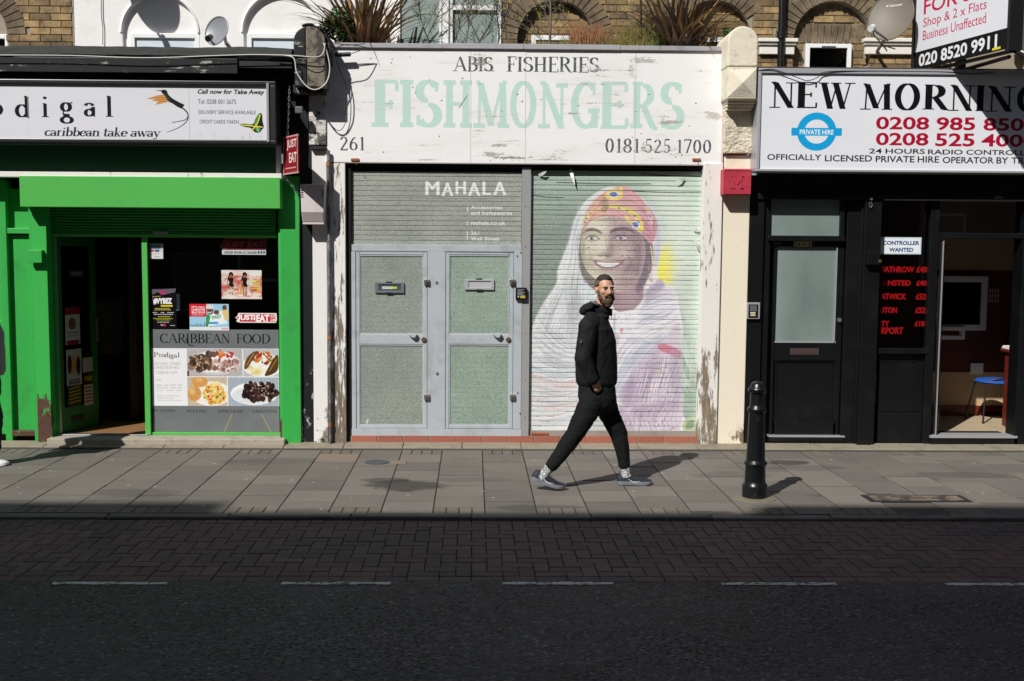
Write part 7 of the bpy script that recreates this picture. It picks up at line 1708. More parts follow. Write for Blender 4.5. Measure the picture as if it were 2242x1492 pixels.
# ================================================================ office window lettering and plaque
c=Cv(1928,520,2017,557,5,'#e6edf2'); 
for a in ((1929.5,521.5,2015.5,521.5),(1929.5,555.5,2015.5,555.5),(1929.5,521.5,1929.5,555.5),(2015.5,521.5,2015.5,555.5)): c.stroke([(a[0],a[1]),(a[2],a[3])],1,'#8fb3cf')
c.text('CONTROLLER',1933,528,2013,537,'#173a72',bold=.035); c.text('WANTED',1947,543,2000,552,'#173a72',bold=.035)
pboard('window_notice',c,.338,.006,'white plaque with blue words CONTROLLER WANTED on the office side window','notice')
c=Cv(1924,578,2034,740,4,'#ff0000',alpha=True); c.al[:]=0
RDL='#96121a'
for s_,x0,y0,x1,y1 in (('EATHROW',1928,584,1999,597),('£40',2004,584,2027,597),('ANSTED',1930,614,1993,626),('£40',2005,614,2027,626),('ATWICK',1928,643,1984,656),('£52',2005,643,2027,656),('UTON',1928,673,1965,686),('£52',2005,673,2027,686),('ITY',1929,703,1949,715),('£18',2005,703,2026,715),('IRPORT',1929,717,1980,732)): c.text(s_,x0,y0,x1,y1,RDL,bold=.035)
pboard('price_lettering',c,.342,.003,'red airport fare lettering with prices on the office side window','window lettering',alpha=True,rough=.35)
# intercom-side tiny debris: leaves at the foot of the posts
# ================================================================ roof plants
def zroof(py=97): return W(1100,97,.3).z-0.05
def leafblade(parent,base,ang,lean,Ln,wd,droop,mat,name='leaf',fold=0.25):
    m=MB(); K=7; P=[]; h=Vector((math.cos(ang),math.sin(ang),0)); s_=Vector((-math.sin(ang),math.cos(ang),0)); th=lean; p=Vector(base)
    for i in range(K+1):
        f=i/K; w_=wd*(0.55+0.9*f if f<.35 else (0.865*(1-((f-.35)/.65)**2.2)+.0))+0.001; 
        P.append((p.copy(),w_)); th+=droop/K*(0.4+1.6*f); p=p+(h*math.sin(th)+Vector((0,0,math.cos(th))))*(Ln/K)
    for (p_,w_) in P:
        m.v+= [tuple(p_-s_*w_),tuple(p_-Vector((0,0,w_*fold))),tuple(p_+s_*w_)]
    for i in range(K):
        a=3*i; m.face((a,a+1,a+4,a+3)); m.face((a+1,a+2,a+5,a+4))
    return m.build(name,mat,parent,fix=False,smooth=True)
M_fol_tan=paint('tan_leaf','#a08358',0.6,0.3,5,60,0.2,0.05,orand=0.3); M_fol_olive=paint('olive_leaf','#64603a',0.55,0.3,5,60,0.2,0.05,orand=0.3)
def phormium(px,Y,mat,label,n,rng,seed,Lr=(.5,.95),spread=0.9,wd=.022):
    c=W(px,100,Y); t_=thing('flax_plant',label,'plant',(c.x,Y,zroof())); r=random.Random(seed)
    for i in range(n):
        a=r.uniform(0,2*math.pi); ln=r.uniform(*Lr); q=r.random()**.55; q=q*.6 if math.sin(a)<-.25 else q
        leafblade(t_,(c.x+r.uniform(-.07,.07)*1.6,Y+r.uniform(-.06,.06),zroof()-.05),a,q*spread+.06,ln,r.uniform(.6,1.1)*wd,r.uniform(.1,1.8)*q*1.3+.12,r.choice((mat,mat,M_fol_tan,M_fol_olive)))
    return t_
phormium(800,.8,M_fol2,'bronze flax plant with sword leaves on the roof above the house number 261',210,1,4,Lr=(.55,1.15),spread=1.1,wd=.019)
phormium(1482,.78,M_fol3,'dead brown drooping flax plant on the roof at the right end of the signboard',270,1,9,Lr=(.5,.95),spread=1.0,wd=.021)
dt=phormium(1500,.85,M_fol3,'tangle of dead strap leaves hanging behind the brown flax plant beside the cream pillar',130,1,19,Lr=(.5,.8),spread=1.35,wd=.02)
def leafcloud(m,c,rad,n,s0,s1,r):
    for _ in range(n):
        v=Vector((r.gauss(0,1),r.gauss(0,1),r.gauss(0,1))); v.normalize(); v*=r.random()**.45; p=Vector((c[0]+v.x*rad[0],c[1]+v.y*rad[1],c[2]+v.z*rad[2])); s_=r.uniform(s0,s1)
        q=Vector((r.uniform(-1,1),r.uniform(-1,.3),r.uniform(-.3,1))).normalized(); u_=q.orthogonal().normalized(); w_=q.cross(u_); a=r.uniform(0,6.28); u2=u_*math.cos(a)+w_*math.sin(a); w2=q.cross(u2)
        n0=len(m.v); m.v+= [tuple(p-u2*s_),tuple(p+w2*s_*.5+q*s_*.15),tuple(p+u2*s_),tuple(p-w2*s_*.5+q*s_*.15)]; m.face((n0,n0+1,n0+2)); m.face((n0,n0+2,n0+3))
r=random.Random(3)
c=W(745,60,.6); sh_=thing('leafy_shrub','small dark green leafy shrub beside the rounded black pillar top','shrub',(c.x,.6,zroof()))
m=MB(); leafcloud(m,(c.x,.6,c.z+.02),(.15,.13,.19),800,.014,.034,r); c2=W(712,68,.55); leafcloud(m,(c2.x,.55,c2.z),(.11,.08,.07),360,.012,.024,r); c3_=W(722,45,.55); leafcloud(m,(c3_.x,.6,c3_.z),(.12,.08,.05),110,.012,.024,r); o=m.build('foliage',M_fol,sh_,fix=False,kind='stuff')
m=MB(); 
for i in range(9): m.tube([(c.x+r.uniform(-.03,.03),.6,zroof()),(c.x+r.uniform(-.12,.1),.6,c.z+r.uniform(-.02,.1))],[.006,.003],5)
m.build('stem',M_twig,sh_)
m=MB(); leafcloud(m,(W(1592,80,.8).x,.8,W(1592,80,.8).z),(.05,.05,.09),120,.012,.03,r); ivy=thing('leafy_shrub','little tuft of bright green leaves tucked against the cream pillar top','shrub',(W(1592,80,.8).x,.8,zroof())); m.build('foliage',paint('fresh_green','#4d7a3a',.6,.3),ivy,fix=False,kind='stuff')
def twigs(m,p,d,L_,r0,dep,rng,buds=None):
    p=Vector(p); pts=[p]; q=d.normalized()
    for i in range(4):
        q=(q+Vector((rng.uniform(-.25,.25),rng.uniform(-.2,.2),rng.uniform(-.12,.2)))).normalized(); pts.append(pts[-1]+q*L_/4)
    m.tube(pts,[r0,r0*.88,r0*.76,r0*.64,r0*.5],5 if dep<2 else 4,cap=False)
    if buds is not None and dep>=2 and rng.random()<.35: leafcloud(buds,pts[-1],(.02,.02,.02),3,.006,.012,rng)
    if dep>=4: return
    for i in range(1,5):
        for _ in range(rng.choice((1,1,2))): 
            ax_=Vector((rng.uniform(-1,1),rng.uniform(-.6,.6),rng.uniform(-.1,.8))).normalized()
            twigs(m,pts[i],(q*.5+ax_*.9),L_*rng.uniform(.42,.62),r0*.55,dep+1,rng,buds)
r=random.Random(21)
c=W(1040,97,.65); bs=thing('bare_shrub','leafless twiggy shrub in front of the white sash window','shrub',(c.x,.65,zroof()))
m=MB(); bd=MB()
for dx_ in (-.55,-.42,-.25,-.1,-.04,.10,.22,.32): twigs(m,(c.x+dx_,.65+r.uniform(-.05,.05),zroof()),Vector((r.uniform(-.6,.6),0,1)),.55,.009,1,r,bd)
m.build('branches',M_twig,bs,fix=False); bd.build('buds',M_bud,bs,fix=False,kind='stuff')
for px_,lab,s_ in ((1203,'slim grey sapling with bare side twigs in front of the left arched recess',1),(1400,'dark thin sapling trunk rising out of the grass clump near the dead flax',2)):
    c=W(px_,97,.7); sp_=thing('young_tree',lab,'tree',(c.x,.7,zroof())); m=MB(); rr2=random.Random(40+s_)
    top=zroof()+1.1; m.tube([(c.x,.7,zroof()),(c.x+.01,.7,zroof()+.4),(c.x-.01,.7,top)],[.015,.012,.008],8); m.build('trunk',M_twig if s_==1 else M_black_wood,sp_,smooth=True)
    m=MB(); bd=MB()
    for k in range(11 if s_==1 else 7):
        z=zroof()+.12+k*.06; sd_=1 if k%2 else -1; twigs(m,(c.x,.7,z),Vector((sd_*rr2.uniform(.6,1),rr2.uniform(-.3,.3),rr2.uniform(.3,.7))),rr2.uniform(.14,.3),.005,2,rr2,bd)
    m.build('twigs',M_twig,sp_,fix=False); 
    if bd.v: bd.build('buds',M_bud,sp_,fix=False,kind='stuff')
r=random.Random(8)
for (xa,xb,n_,mt,lab,hh2) in ((1235,1420,1300,M_grass,'yellow-green grass tufts along the roof edge between sapling and dead flax',.17),(1235,1340,420,M_grass_red,'thin reddish dry rushes standing above the roof grass',.34),(1350,1450,560,M_grass,'taller grass clump in front of the dark sapling trunk',.30)):
    m=MB()
    for _ in range(n_):
        x_=r.triangular(xa,xb,(xa+xb)/2) if hh2>.2 else r.uniform(xa,xb); c=W(x_,97,.5+r.random()*.3); z0=zroof(); h_=hh2*r.uniform(.5,1.15); dx_=r.uniform(-.12,.12)*h_/.17; dy=r.uniform(-.05,.05); w_=.0034
        n0=len(m.v); y_=c.y
        m.v+= [(c.x-w_,y_,z0),(c.x+w_,y_,z0),(c.x+dx_*.35-w_,y_+dy*.5,z0+h_*.6),(c.x+dx_*.35+w_,y_+dy*.5,z0+h_*.6),(c.x+dx_,y_+dy,z0+h_)]
        m.face((n0,n0+1,n0+3,n0+2)); m.face((n0+2,n0+3,n0+4))
    props(m.build('roof_grass',mt,None,fix=False),lab,'grass',kind='stuff')
# ================================================================ people
def ring_closed(m, rings, n=20):              # rings: (center, ax, ay, u, v)
    b=len(m.v)
    for c,ra,rb,u,v in rings:
        for j in range(n):
            a=2*math.pi*j/n; m.v.append(tuple(Vector(c)+u*(ra*math.cos(a))+v*(rb*math.sin(a))))
    for i in range(len(rings)-1):
        for j in range(n):
            a=b+i*n+j; q=b+i*n+(j+1)%n; m.face((a,q,q+n,a+n))
    m.face([b+j for j in range(n)][::-1]); m.face([b+(len(rings)-1)*n+j for j in range(n)])
def cap(m,p,q,r0,r1,n=16,k=5):                # tapered limb segment with round ends
    p,q=Vector(p),Vector(q); d=(q-p).normalized(); u=d.orthogonal().normalized(); v=d.cross(u); R_=[]
    for i in range(k): a=math.pi/2*(1-i/k); R_.append((p-d*(r0*math.sin(a)),max(r0*math.cos(a),.0005),)*1+(0,))
    rings=[(x[0],x[1],x[1],u,v) for x in R_]+[(p,r0,r0,u,v),(q,r1,r1,u,v)]
    for i in range(1,k+1): a=math.pi/2*i/k; rings.append((q+d*(r1*math.sin(a)),max(r1*math.cos(a),.0005),max(r1*math.cos(a),.0005),u,v))
    ring_closed(m,rings,n)
def ell3(m,c,rad,u,v,w_,n=20,k=12):           # ellipsoid with axes u,v,w
    rings=[]
    for i in range(k+1):
        a=-math.pi/2+math.pi*i/k; cr=max(math.cos(a),.004); rings.append((Vector(c)+w_*(rad[2]*math.sin(a)),rad[0]*cr,rad[1]*cr,u,v))
    ring_closed(m,rings,n)
def remesh(m,name,mat,parent,voxel,smooth=3,wr=0,wscale=9,seed=0,stretch=(1,1,1)):
    o=m.build(name,mat,None)
    md=o.modifiers.new('r','REMESH'); md.mode='VOXEL'; md.voxel_size=voxel; md.use_smooth_shade=True
    sm=o.modifiers.new('s','SMOOTH'); sm.factor=.5; sm.iterations=smooth
    C.view_layer.update()
    me=bpy.data.meshes.new_from_object(o.evaluated_get(C.evaluated_depsgraph_get())); old=o.data; o.modifiers.clear(); o.data=me; bpy.data.meshes.remove(old)
    if wr:
        sd_=Vector((seed,seed*1.7,0))
        vn=[v.normal.copy() for v in me.vertices]
        for v,nr in zip(me.vertices,vn):
            p=Vector((v.co.x*stretch[0],v.co.y*stretch[1],v.co.z*stretch[2]))*wscale+sd_
            a=mnoise.noise(p); b=1-abs(mnoise.noise(p*1.9+Vector((5,3,1))))*2; v.co+=nr*(wr*(a*.8+b*.6-.3))
    off=wloc(parent); me.transform(Matrix.Translation(-off)); me.materials.clear(); me.materials.append(mat)
    for p in me.polygons: p.use_smooth=True
    o.parent=parent; o.location=(0,0,0); me.name=name; return o
M_skin=paint('skin','#c2947c',0.5,0.10,14,120,0.05,0.15,0.001,dirt='#b8674f',damt=0.35,dscale=22,dlo=.5,dhi=.7)
M_skin.node_tree.nodes['Principled BSDF'].inputs['Subsurface Weight'].default_value=0.08
M_skin.node_tree.nodes['Principled BSDF'].inputs['Subsurface Radius'].default_value=(.02,.008,.004)
M_hair=paint('dark_brown_hair','#2b211b',0.6,0.3,60,240,0.4,0.8,0.003)
M_fade=paint('shaved_hair','#5d4a3f',0.7,0.2,60,300,0.3,0.5,0.002)
M_beard=paint('brown_beard','#463124',0.65,0.4,45,260,0.5,0.9,0.004,dirt='#6b4428',damt=.5,dscale=30,dlo=.5,dhi=.7)
M_jacket=paint('black_softshell','#15171a',0.78,0.3,6,140,0.2,0.2,0.002,spec=0.25)
M_lining=paint('grey_hood_lining','#6d7176',0.45,0.2,20,120,0.2,0.3)
M_trouser=paint('black_cotton','#101113',0.85,0.2,6,160,0.2,0.25,0.002,spec=.25)
t=NT('speckled_sock'); v_=t.n('TexVoronoi'); v_.inputs['Scale'].default_value=230; t.l(t.pos(),v_.inputs['Vector']); s_=t.n('SeparateColor'); t.l(v_.outputs['Color'],s_.inputs[0])
t.l(t.ramp(s_.outputs[0],[(0.45,hx('#1d2026')),(0.5,hx('#d5d7da'))]),t.b.inputs['Base Color']); t.b.inputs['Roughness'].default_value=.9; M_sock=t.m
M_shoe=paint('dark_grey_mesh','#1f2530',0.7,0.2,20,220,0.3,0.4,0.002)
M_sole=paint('translucent_grey_sole','#70747a',0.4,0.2,30,160,0.2,0.2)
M_swoosh=paint('silver_print','#c9ccd0',0.4,0.05)
M_eye=paint('eye_white','#a89c94',0.3,0.02); M_iris=paint('dark_iris','#3a302a',0.2,0.1); M_lip=paint('lip','#a85f55',0.5,0.1)
M_coat2=paint('grey_sweat_top','#85848a',0.9,0.15,6,120,0.15,0.3); M_jean2=paint('navy_trouser','#141a2a',0.85,0.2,6,120,0.15,0.2); M_white2=paint('white_trainer','#d9dadd',0.5,0.08,10,60,.05,.1)
X_,Y_,Z_=Vector((1,0,0)),Vector((0,1,0)),Vector((0,0,1))
def shoe(parent,heel,toe,mats,swoosh=True,side=-1,bend=0.0):
    heel,toe=Vector(heel),Vector(toe); f=(toe-heel); L_=f.length; f.normalize(); s=Z_.cross(f).normalized(); u=f.cross(s).normalized()
    root=None
    def pt(t_,a,h): 
        k=max(0,(t_-.62))/.38; return heel+f*(L_*t_)+s*a+u*(h+bend*k*k)
    st=[(0.0,.020,.030,.060),(.05,.032,.03,.092),(.15,.036,.03,.100),(.28,.037,.03,.098),(.42,.039,.03,.084),(.58,.045,.03,.068),(.75,.049,.03,.056),(.88,.043,.03,.048),(.97,.026,.03,.040),(1.0,.010,.03,.034)]
    m=MB(); n=14
    for (t_,w_,h0,h1) in st:
        for j in range(n):
            a=math.pi*j/(n-1); m.v.append(tuple(pt(t_,w_*math.cos(a)*(1 if abs(math.cos(a))<.98 else 1), h0-.008+(h1-h0+.008)*abs(math.sin(a))**.75)))
    for i in range(len(st)-1):
        for j in range(n-1): a=i*n+j; m.face((a,a+1,a+1+n,a+n))
        m.face((i*n,(i+1)*n,(i+1)*n+n-1,i*n+n-1))
    m.face(list(range(n))); m.face([(len(st)-1)*n+j for j in range(n)][::-1])
    sh=m.build('shoe',mats[0],parent,smooth=True)
    so=[(0.0,.024),(.04,.036),(.12,.042),(.3,.040),(.45,.042),(.62,.050),(.78,.053),(.9,.045),(.98,.028),(1.02,.008)]
    m=MB(); K=len(so)
    for (t_,w_) in so:
        lift=.010*max(0,(t_-.8))/.2+.004*max(0,.1-t_)/.1
        for (a,h) in ((-w_,.0+lift),(-w_*1.04,.016+lift),(-w_*.96,.032),(w_*.96,.032),(w_*1.04,.016+lift),(w_,.0+lift)): m.v.append(tuple(pt(t_,a,h)))
    for i in range(K-1):
        for j in range(6): a=i*6+j; b=i*6+(j+1)%6; m.face((a,b,b+6,a+6))
    m.face(range(6)); m.face([(K-1)*6+j for j in range(6)][::-1])
    m.build('sole',mats[1],sh,smooth=True)
    ribs=MB()
    for i in range(7):
        t_=.36+i*.07; P=[]
        for j in range(5,n-1 if False else 10): pass
        for a in [math.pi*(.02+.40*q/5) for q in range(6)] if side>0 else [math.pi*(.98-.40*q/5) for q in range(6)]:
            w_=np.interp(t_+(.03 if True else 0)*0,[x[0] for x in st],[x[1] for x in st]); h1=np.interp(t_,[x[0] for x in st],[x[3] for x in st])
            P.append(pt(t_-.07*abs(math.sin(a)),w_*math.cos(a)*1.02,.022+(h1-.022)*abs(math.sin(a))**.75+.001))
        ribs.tube(P,.0028,5)
    ribs.build('overlay_rib',M_black_plastic if mats[0] is M_shoe else M_cable_grey,sh)
    lc=MB()
    for i in range(5): t_=.38+i*.065; h1=np.interp(t_,[x[0] for x in st],[x[3] for x in st]); lc.tube([pt(t_,-.018,h1-.003),pt(t_+.02,0,h1+.004),pt(t_,.018,h1-.003)],.003,5)
    lc.tube([pt(.30,.0,.10),pt(.36,.03*side,.112),pt(.40,.035*side,.10)],.0025,5); lc.build('lace',M_black_plastic if mats[0] is M_shoe else mats[0],sh)
    if swoosh:
        m=MB(); P=[]
        for q in range(9):
            a=q/8; t_=.62-.36*a if True else 0; h=.036+.028*a-.02*math.sin(a*math.pi); w0=np.interp(t_,[x[0] for x in st],[x[1] for x in st]); h1=np.interp(t_,[x[0] for x in st],[x[3] for x in st])
            sn=min(1,max(.0,(h-.022)/(h1-.022)))**(1/.75); w_=w0*math.sqrt(max(.05,1-sn*sn)); th=.0032*math.sin(math.pi*min(1,(a*.9+.1)))+.0008
            P.append((pt(t_,side*(w_+.003),h-th),pt(t_,side*(w_+.003),h+th)))
        tip=P[0]
        for (a,b),(c_,d) in zip(P,P[1:]): m.quad(a,c_,d,b)
        m.build('emblem',M_swoosh,sh)
    return sh
def person(label,J,mats,head=True,full=True):
    root=thing('person',label,'person',J['root'])
    jm,tm,shm,sockm=mats
    # --- body: one continuous mesh (under the clothes; shows at head, neck and hands)
    B=MB(); Hc=Vector(J['head']); yaw=J['yaw']; f=Vector((math.sin(yaw),-math.cos(yaw),0)); f=(f+Z_*J.get('nod',0)).normalized(); r_=f.cross(Z_).normalized(); u=r_.cross(f).normalized()
    def H(a,b,c): return Hc+r_*a+f*b+u*c
    ell3(B,H(0,-.010,.028),(.071,.092,.090),r_,f,u); ell3(B,H(0,.028,-.020),(.060,.062,.085),r_,f,u); ell3(B,H(0,.036,-.078),(.046,.048,.036),r_,f,u)
    cap(B,H(0,.084,.018),H(0,.108,-.022),.009,.0135); ell3(B,H(0,.104,-.028),(.019,.014,.011),r_,f,u); cap(B,H(-.036,.075,.026),H(.036,.075,.026),.013,.013)
    for s in (-1,1): ell3(B,H(s*.040,.060,-.018),(.020,.022,.022),r_,f,u); ell3(B,H(s*.073,-.010,-.006),(.009,.017,.030),r_,f,u); ell3(B,H(s*.078,-.018,.004),(.006,.012,.022),r_,f,u)
    nk=Vector(J['neck']); cap(B,H(0,-.022,-.06),nk,.055,.062)
    ch,pv=Vector(J['chest']),Vector(J['pelvis']); ell3(B,ch,(.11,.15,.17),X_,Y_,Z_); cap(B,ch,pv,.11,.11); cap(B,nk,ch,.07,.1)
    for sd in ('n','f'):
        sh_,el,wr=[Vector(J[k+sd]) for k in ('sh','el','wr')]; cap(B,ch+Vector((0,0,.10)),sh_,.06,.05); cap(B,sh_,el,.045,.036); cap(B,el,wr,.036,.025)
        hd=Vector(J['hand'+sd]); cap(B,wr,hd,.024,.030); side=Vector((0.35,-1 if sd=='n' else 1,0)).normalized(); dirn=(hd-wr).normalized(); acr=dirn.cross(side).normalized()
        for i,(o_,ln) in enumerate(((-.026,.062),(-.009,.070),(.009,.066),(.025,.052))): 
            a=hd+acr*o_+dirn*.02; b=a+dirn*ln*.55; c_=b+(dirn*.6-side*.5).normalized()*ln*.45; cap(B,a,b,.0095,.0085,10,3); cap(B,b,c_,.0085,.007,10,3)
        a=wr+(hd-wr)*.4-acr*.028; cap(B,a,a+dirn*.035-acr*.016,.011,.010,10,3); cap(B,a+dirn*.035-acr*.016,a+dirn*.062-acr*.010,.010,.008,10,3)
        hp,kn,an=[Vector(J[k+sd]) for k in ('hip','knee','ank')]; cap(B,pv,hp,.085,.06); cap(B,hp,kn,.062,.046); cap(B,kn,an,.05,.036); cap(B,an,Vector(J['toe'+sd])*.35+Vector(J['heel'+sd])*.65+Z_*.05,.036,.030)
    body=remesh(B,'body',M_skin,root,.0048,2)
    # --- eyes, brows, lips
    for s in (-1,1):
        m=MB(); ell3(m,H(s*.030,.0815,.008),(.0115,.0075,.0042),r_,f,u,14,8); e=m.build('eye',M_eye,root,smooth=True)
        m=MB(); ell3(m,H(s*.030+.002,.0878,.008),(.0046,.003,.0038),r_,f,u,12,6); m.build('iris',M_iris,e,smooth=True)
        m=MB(); m.tube([H(s*.012,.088,.020),H(s*.030,.090,.0235),H(s*.050,.078,.019)],[.0050,.0052,.003],6); m.build('eyebrow',M_hair,root,smooth=True)
        m=MB(); m.tube([H(s*.017,.0855,.013),H(s*.030,.088,.0155),H(s*.044,.081,.012)],[.0022,.003,.002],6); m.build('eyelid',M_fade,root,smooth=True)
    m=MB(); ell3(m,H(0,.0955,-.0575),(.018,.008,.0042),r_,f,u,14,8); m.build('lips',M_lip,root,smooth=True)
    m=MB(); ell3(m,H(0,.099,-.0515),(.017,.006,.0028),r_,f,u,14,8); m.build('mouth',M_iris,root,smooth=True)
    # --- beard and hair
    m=MB(); ell3(m,H(0,.052,-.100),(.053,.050,.040),r_,f,u); ell3(m,H(0,.076,-.098),(.036,.034,.040),r_,f,u); ell3(m,H(0,.070,-.125),(.032,.034,.026),r_,f,u)
    for s in (-1,1): cap(m,H(s*.060,.012,-.012),H(s*.052,.040,-.075),.013,.022); cap(m,H(s*.006,.103,-.040),H(s*.032,.088,-.055),.0065,.010)
    if J.get('beard',1): remesh(m,'beard',M_beard,root,.0045,1,.0022,160,3)
    def hairpatch(name,mat,sc,test,par=root):
        m=MB(); n,k=44,28; idx={}
        for i in range(k+1):
            a=math.pi*i/k
            for j in range(n):
                b=2*math.pi*j/n; d=(math.sin(a)*math.cos(b),math.sin(a)*math.sin(b),math.cos(a)); nz_=1+.012*mnoise.noise(Vector(d)*14)
                m.v.append(tuple(H(0+.071*sc[0]*d[0]*nz_,-.010+.092*sc[1]*d[1]*nz_,.028+.090*sc[2]*d[2]*nz_)))
        for i in range(k):
            for j in range(n):
                a=math.pi*(i+.5)/k; b=2*math.pi*(j+.5)/n; d=(math.sin(a)*math.cos(b),math.sin(a)*math.sin(b),math.cos(a))
                if test(d): m.face((i*n+j,i*n+(j+1)%n,(i+1)*n+(j+1)%n,(i+1)*n+j))
        o=m.build(name,mat,par,smooth=True,fix=False); q=o.modifiers.new('t','SOLIDIFY'); q.thickness=.006; q.offset=-1; return o
    hairpatch('hair_sides',M_fade,(1.035,1.03,1.03),lambda d: (d[1]<.38 and d[2]>-.52 and d[2]<.8 and (d[1]<.15 or d[2]>.1) and not(d[2]<-.05 and abs(d[0])>.6 and d[1]>-.28)))
    hairpatch('hair',M_hair,(1.05,1.07,1.11),lambda d: d[2]>.50-.1*max(0,-d[1]) and d[1]<.80 and (d[1]<.52 or d[2]>.62))
    # --- jacket
    K=MB(); 
    ring_closed(K,[(c_,a,b,X_,Y_) for c_,a,b in J['torso']],28)
    for sd,rr in (('n',(.080,.073,.055)),('f',(.072,.066,.050))):
        sh_,el,wr=[Vector(J[k+sd]) for k in ('sh','el','wr')]; cap(K,Vector(J['chest'])+Z_*.10+(sh_-Vector(J['chest']))*.45,sh_,.085,rr[0]); cap(K,sh_,el,rr[0],rr[1]); cap(K,el,wr,rr[1],rr[2]); cap(K,wr+(el-wr)*.08,wr,.052,.054)
    for c_,rd,tl in J['hood']: q=Matrix.Rotation(tl,3,'Y'); ell3(K,c_,rd,q@X_,Y_,q@Z_)
    remesh(K,'jacket',jm,root,.007,2,.0065,11,7,(1,1,.6))
    if J.get('lining'):
        m=MB(); c_,rd,tl=J['lining']; q=Matrix.Rotation(tl,3,'Y'); ell3(m,c_,rd,q@X_,Y_,q@Z_,18,8); m.build('hood_lining',M_lining,root,smooth=True)
    if J.get('collar'):
        m=MB(); P=J['collar']; 
        for (a,h0,h1) in P: m.v+=[tuple(Vector(a)+Z_*h0),tuple(Vector(a)+Z_*h1)]
        n_=len(P)
        for i in range(n_): j=(i+1)%n_; m.face((2*i,2*j,2*j+1,2*i+1))
        o=m.build('collar',jm,root,smooth=True,fix=False); o.modifiers.new('s','SOLIDIFY').thickness=.010
    # --- trousers
    K=MB(); ring_closed(K,[(c_,a,b,X_,Y_) for c_,a,b in J['seat']],24)
    for sd in ('n','f'):
        for (a,b,r0,r1) in J['leg'+sd]: cap(K,a,b,r0,r1)
    remesh(K,'trousers',tm,root,.008,2,.006,11,2,(1,1,1.3))
    for sd in ('n','f'):
        a,b=J['cuff'+sd]; m=MB(); m.tube([a,a+(b-a)*.5,b],[.047,.049,.044],18); m.build('trouser_cuff',tm,root,smooth=True)
        a,b=J['sock'+sd]; m=MB(); m.tube([a,a+(b-a)*.5,b],[.043,.041,.047],16); m.build('sock',sockm,root,smooth=True)
        shoe(root,J['heel'+sd],J['toe'+sd],shm,swoosh=J.get('swoosh',True),side=-1,bend=J.get('bend'+sd,0))
    return root
def mk(px,py,Y): return W(px,py,Y)
Yc=-1.66
g_n=G(1212,1074); g_f=G(1390,1061)
YN_,YF_=-1.80,-1.58
J=dict(root=(W(1310,1060,Yc).x,Yc,0),head=mk(1324,635,Yc-.02),yaw=math.radians(17),nod=.02,neck=mk(1312,688,Yc),chest=mk(1304,745,Yc),pelvis=mk(1306,862,Yc),
 shn=mk(1288,716,Yc-.17),eln=mk(1277,786,Yc-.20),wrn=mk(1296,829,Yc-.195),handn=mk(1303,841,Yc-.185),shf=mk(1318,714,Yc+.17),elf=mk(1316,786,Yc+.20),wrf=mk(1328,832,Yc+.16),handf=mk(1330,850,Yc+.13),
 hipn=mk(1298,872,Yc-.09),kneen=mk(1258,948,Yc-.11),ankn=mk(1206,1020,YN_),hipf=mk(1318,872,Yc+.09),kneef=mk(1355,950,Yc+.10),ankf=mk(1368,1022,YF_))
def tr_(y,x0,x1,ry,Y=Yc): a,b=mk(x0,y,Y),mk(x1,y,Y); return ((a+b)/2,(b.x-a.x)/2,ry)
J['torso']=[tr_(846,1268,1345,.13),tr_(838,1262,1351,.155),tr_(815,1260,1352,.165),tr_(780,1260,1351,.175),tr_(745,1264,1348,.185),tr_(718,1271,1340,.188),tr_(700,1284,1330,.150),tr_(690,1292,1332,.10),tr_(682,1298,1334,.075)]
J['hood']=[(mk(1287,674,Yc),(.075,.105,.036),math.radians(-24)),(mk(1279,680,Yc),(.045,.085,.036),math.radians(-38)),(mk(1298,667,Yc),(.05,.085,.03),math.radians(-14)),(mk(1296,690,Yc-.03),(.06,.11,.03),math.radians(10)),(mk(1318,692,Yc-.03),(.065,.095,.025),math.radians(14))]
J['lining']=(mk(1302,664,Yc-.085),(.042,.022,.014),math.radians(28))
col=[]
for i in range(20):
    a=2*math.pi*i/20; c0=mk(1316,677,Yc-.015); col.append((c0+Vector((.072*math.cos(a)+.024*max(0,math.cos(a)),.068*math.sin(a),0)),-.055,.034-.034*math.cos(a)))
J['collar']=col
J['seat']=[tr_(832,1272,1342,.12),tr_(850,1265,1348,.150),tr_(870,1265,1350,.155),tr_(888,1270,1350,.14),tr_(902,1290,1335,.09)]
J['legn']=[(mk(1294,880,Yc-.08),mk(1284,905,Yc-.095),.106,.100),(mk(1284,905,Yc-.095),mk(1259,950,Yc-.11),.098,.080),(mk(1259,950,Yc-.11),mk(1232,988,Yc-.12),.080,.068),(mk(1232,988,Yc-.12),mk(1209,1019,YN_),.068,.053)]
J['legf']=[(mk(1322,880,Yc+.08),mk(1333,905,Yc+.09),.103,.092),(mk(1333,905,Yc+.09),mk(1354,948,Yc+.09),.091,.077),(mk(1354,948,Yc+.09),mk(1362,985,Yc+.08),.076,.064),(mk(1362,985,Yc+.08),mk(1367,1017,YF_),.062,.051)]
J['cuffn']=(mk(1212,1014,YN_),mk(1203,1026,YN_)); J['cufff']=(mk(1366,1010,YF_),mk(1368,1022,YF_))
J['sockn']=(mk(1205,1022,YN_),mk(1184,1048,YN_)); J['sockf']=(mk(1368,1018,YF_),mk(1371,1044,YF_))
hn=mk(1162,1050,YN_); tn=mk(1234,1076,YN_); tn.z=max(tn.z,-.004); J['heeln']=hn; J['toen']=tn; J['bendn']=.020
hf=mk(1351,1062,YF_); tf=mk(1427,1062,YF_); hf.z=0.002; tf.z=0.002; J['heelf']=hf; J['toef']=tf
man=person('bearded man in black hooded jacket and trousers striding right past the mural, hand in pocket',J,(M_jacket,M_trouser,(M_shoe,M_sole),M_sock))
p=W(1269,748,Yc-.28); c=Cv(0,0,6,12,6,'#000000',alpha=True) if False else None
m=MB()
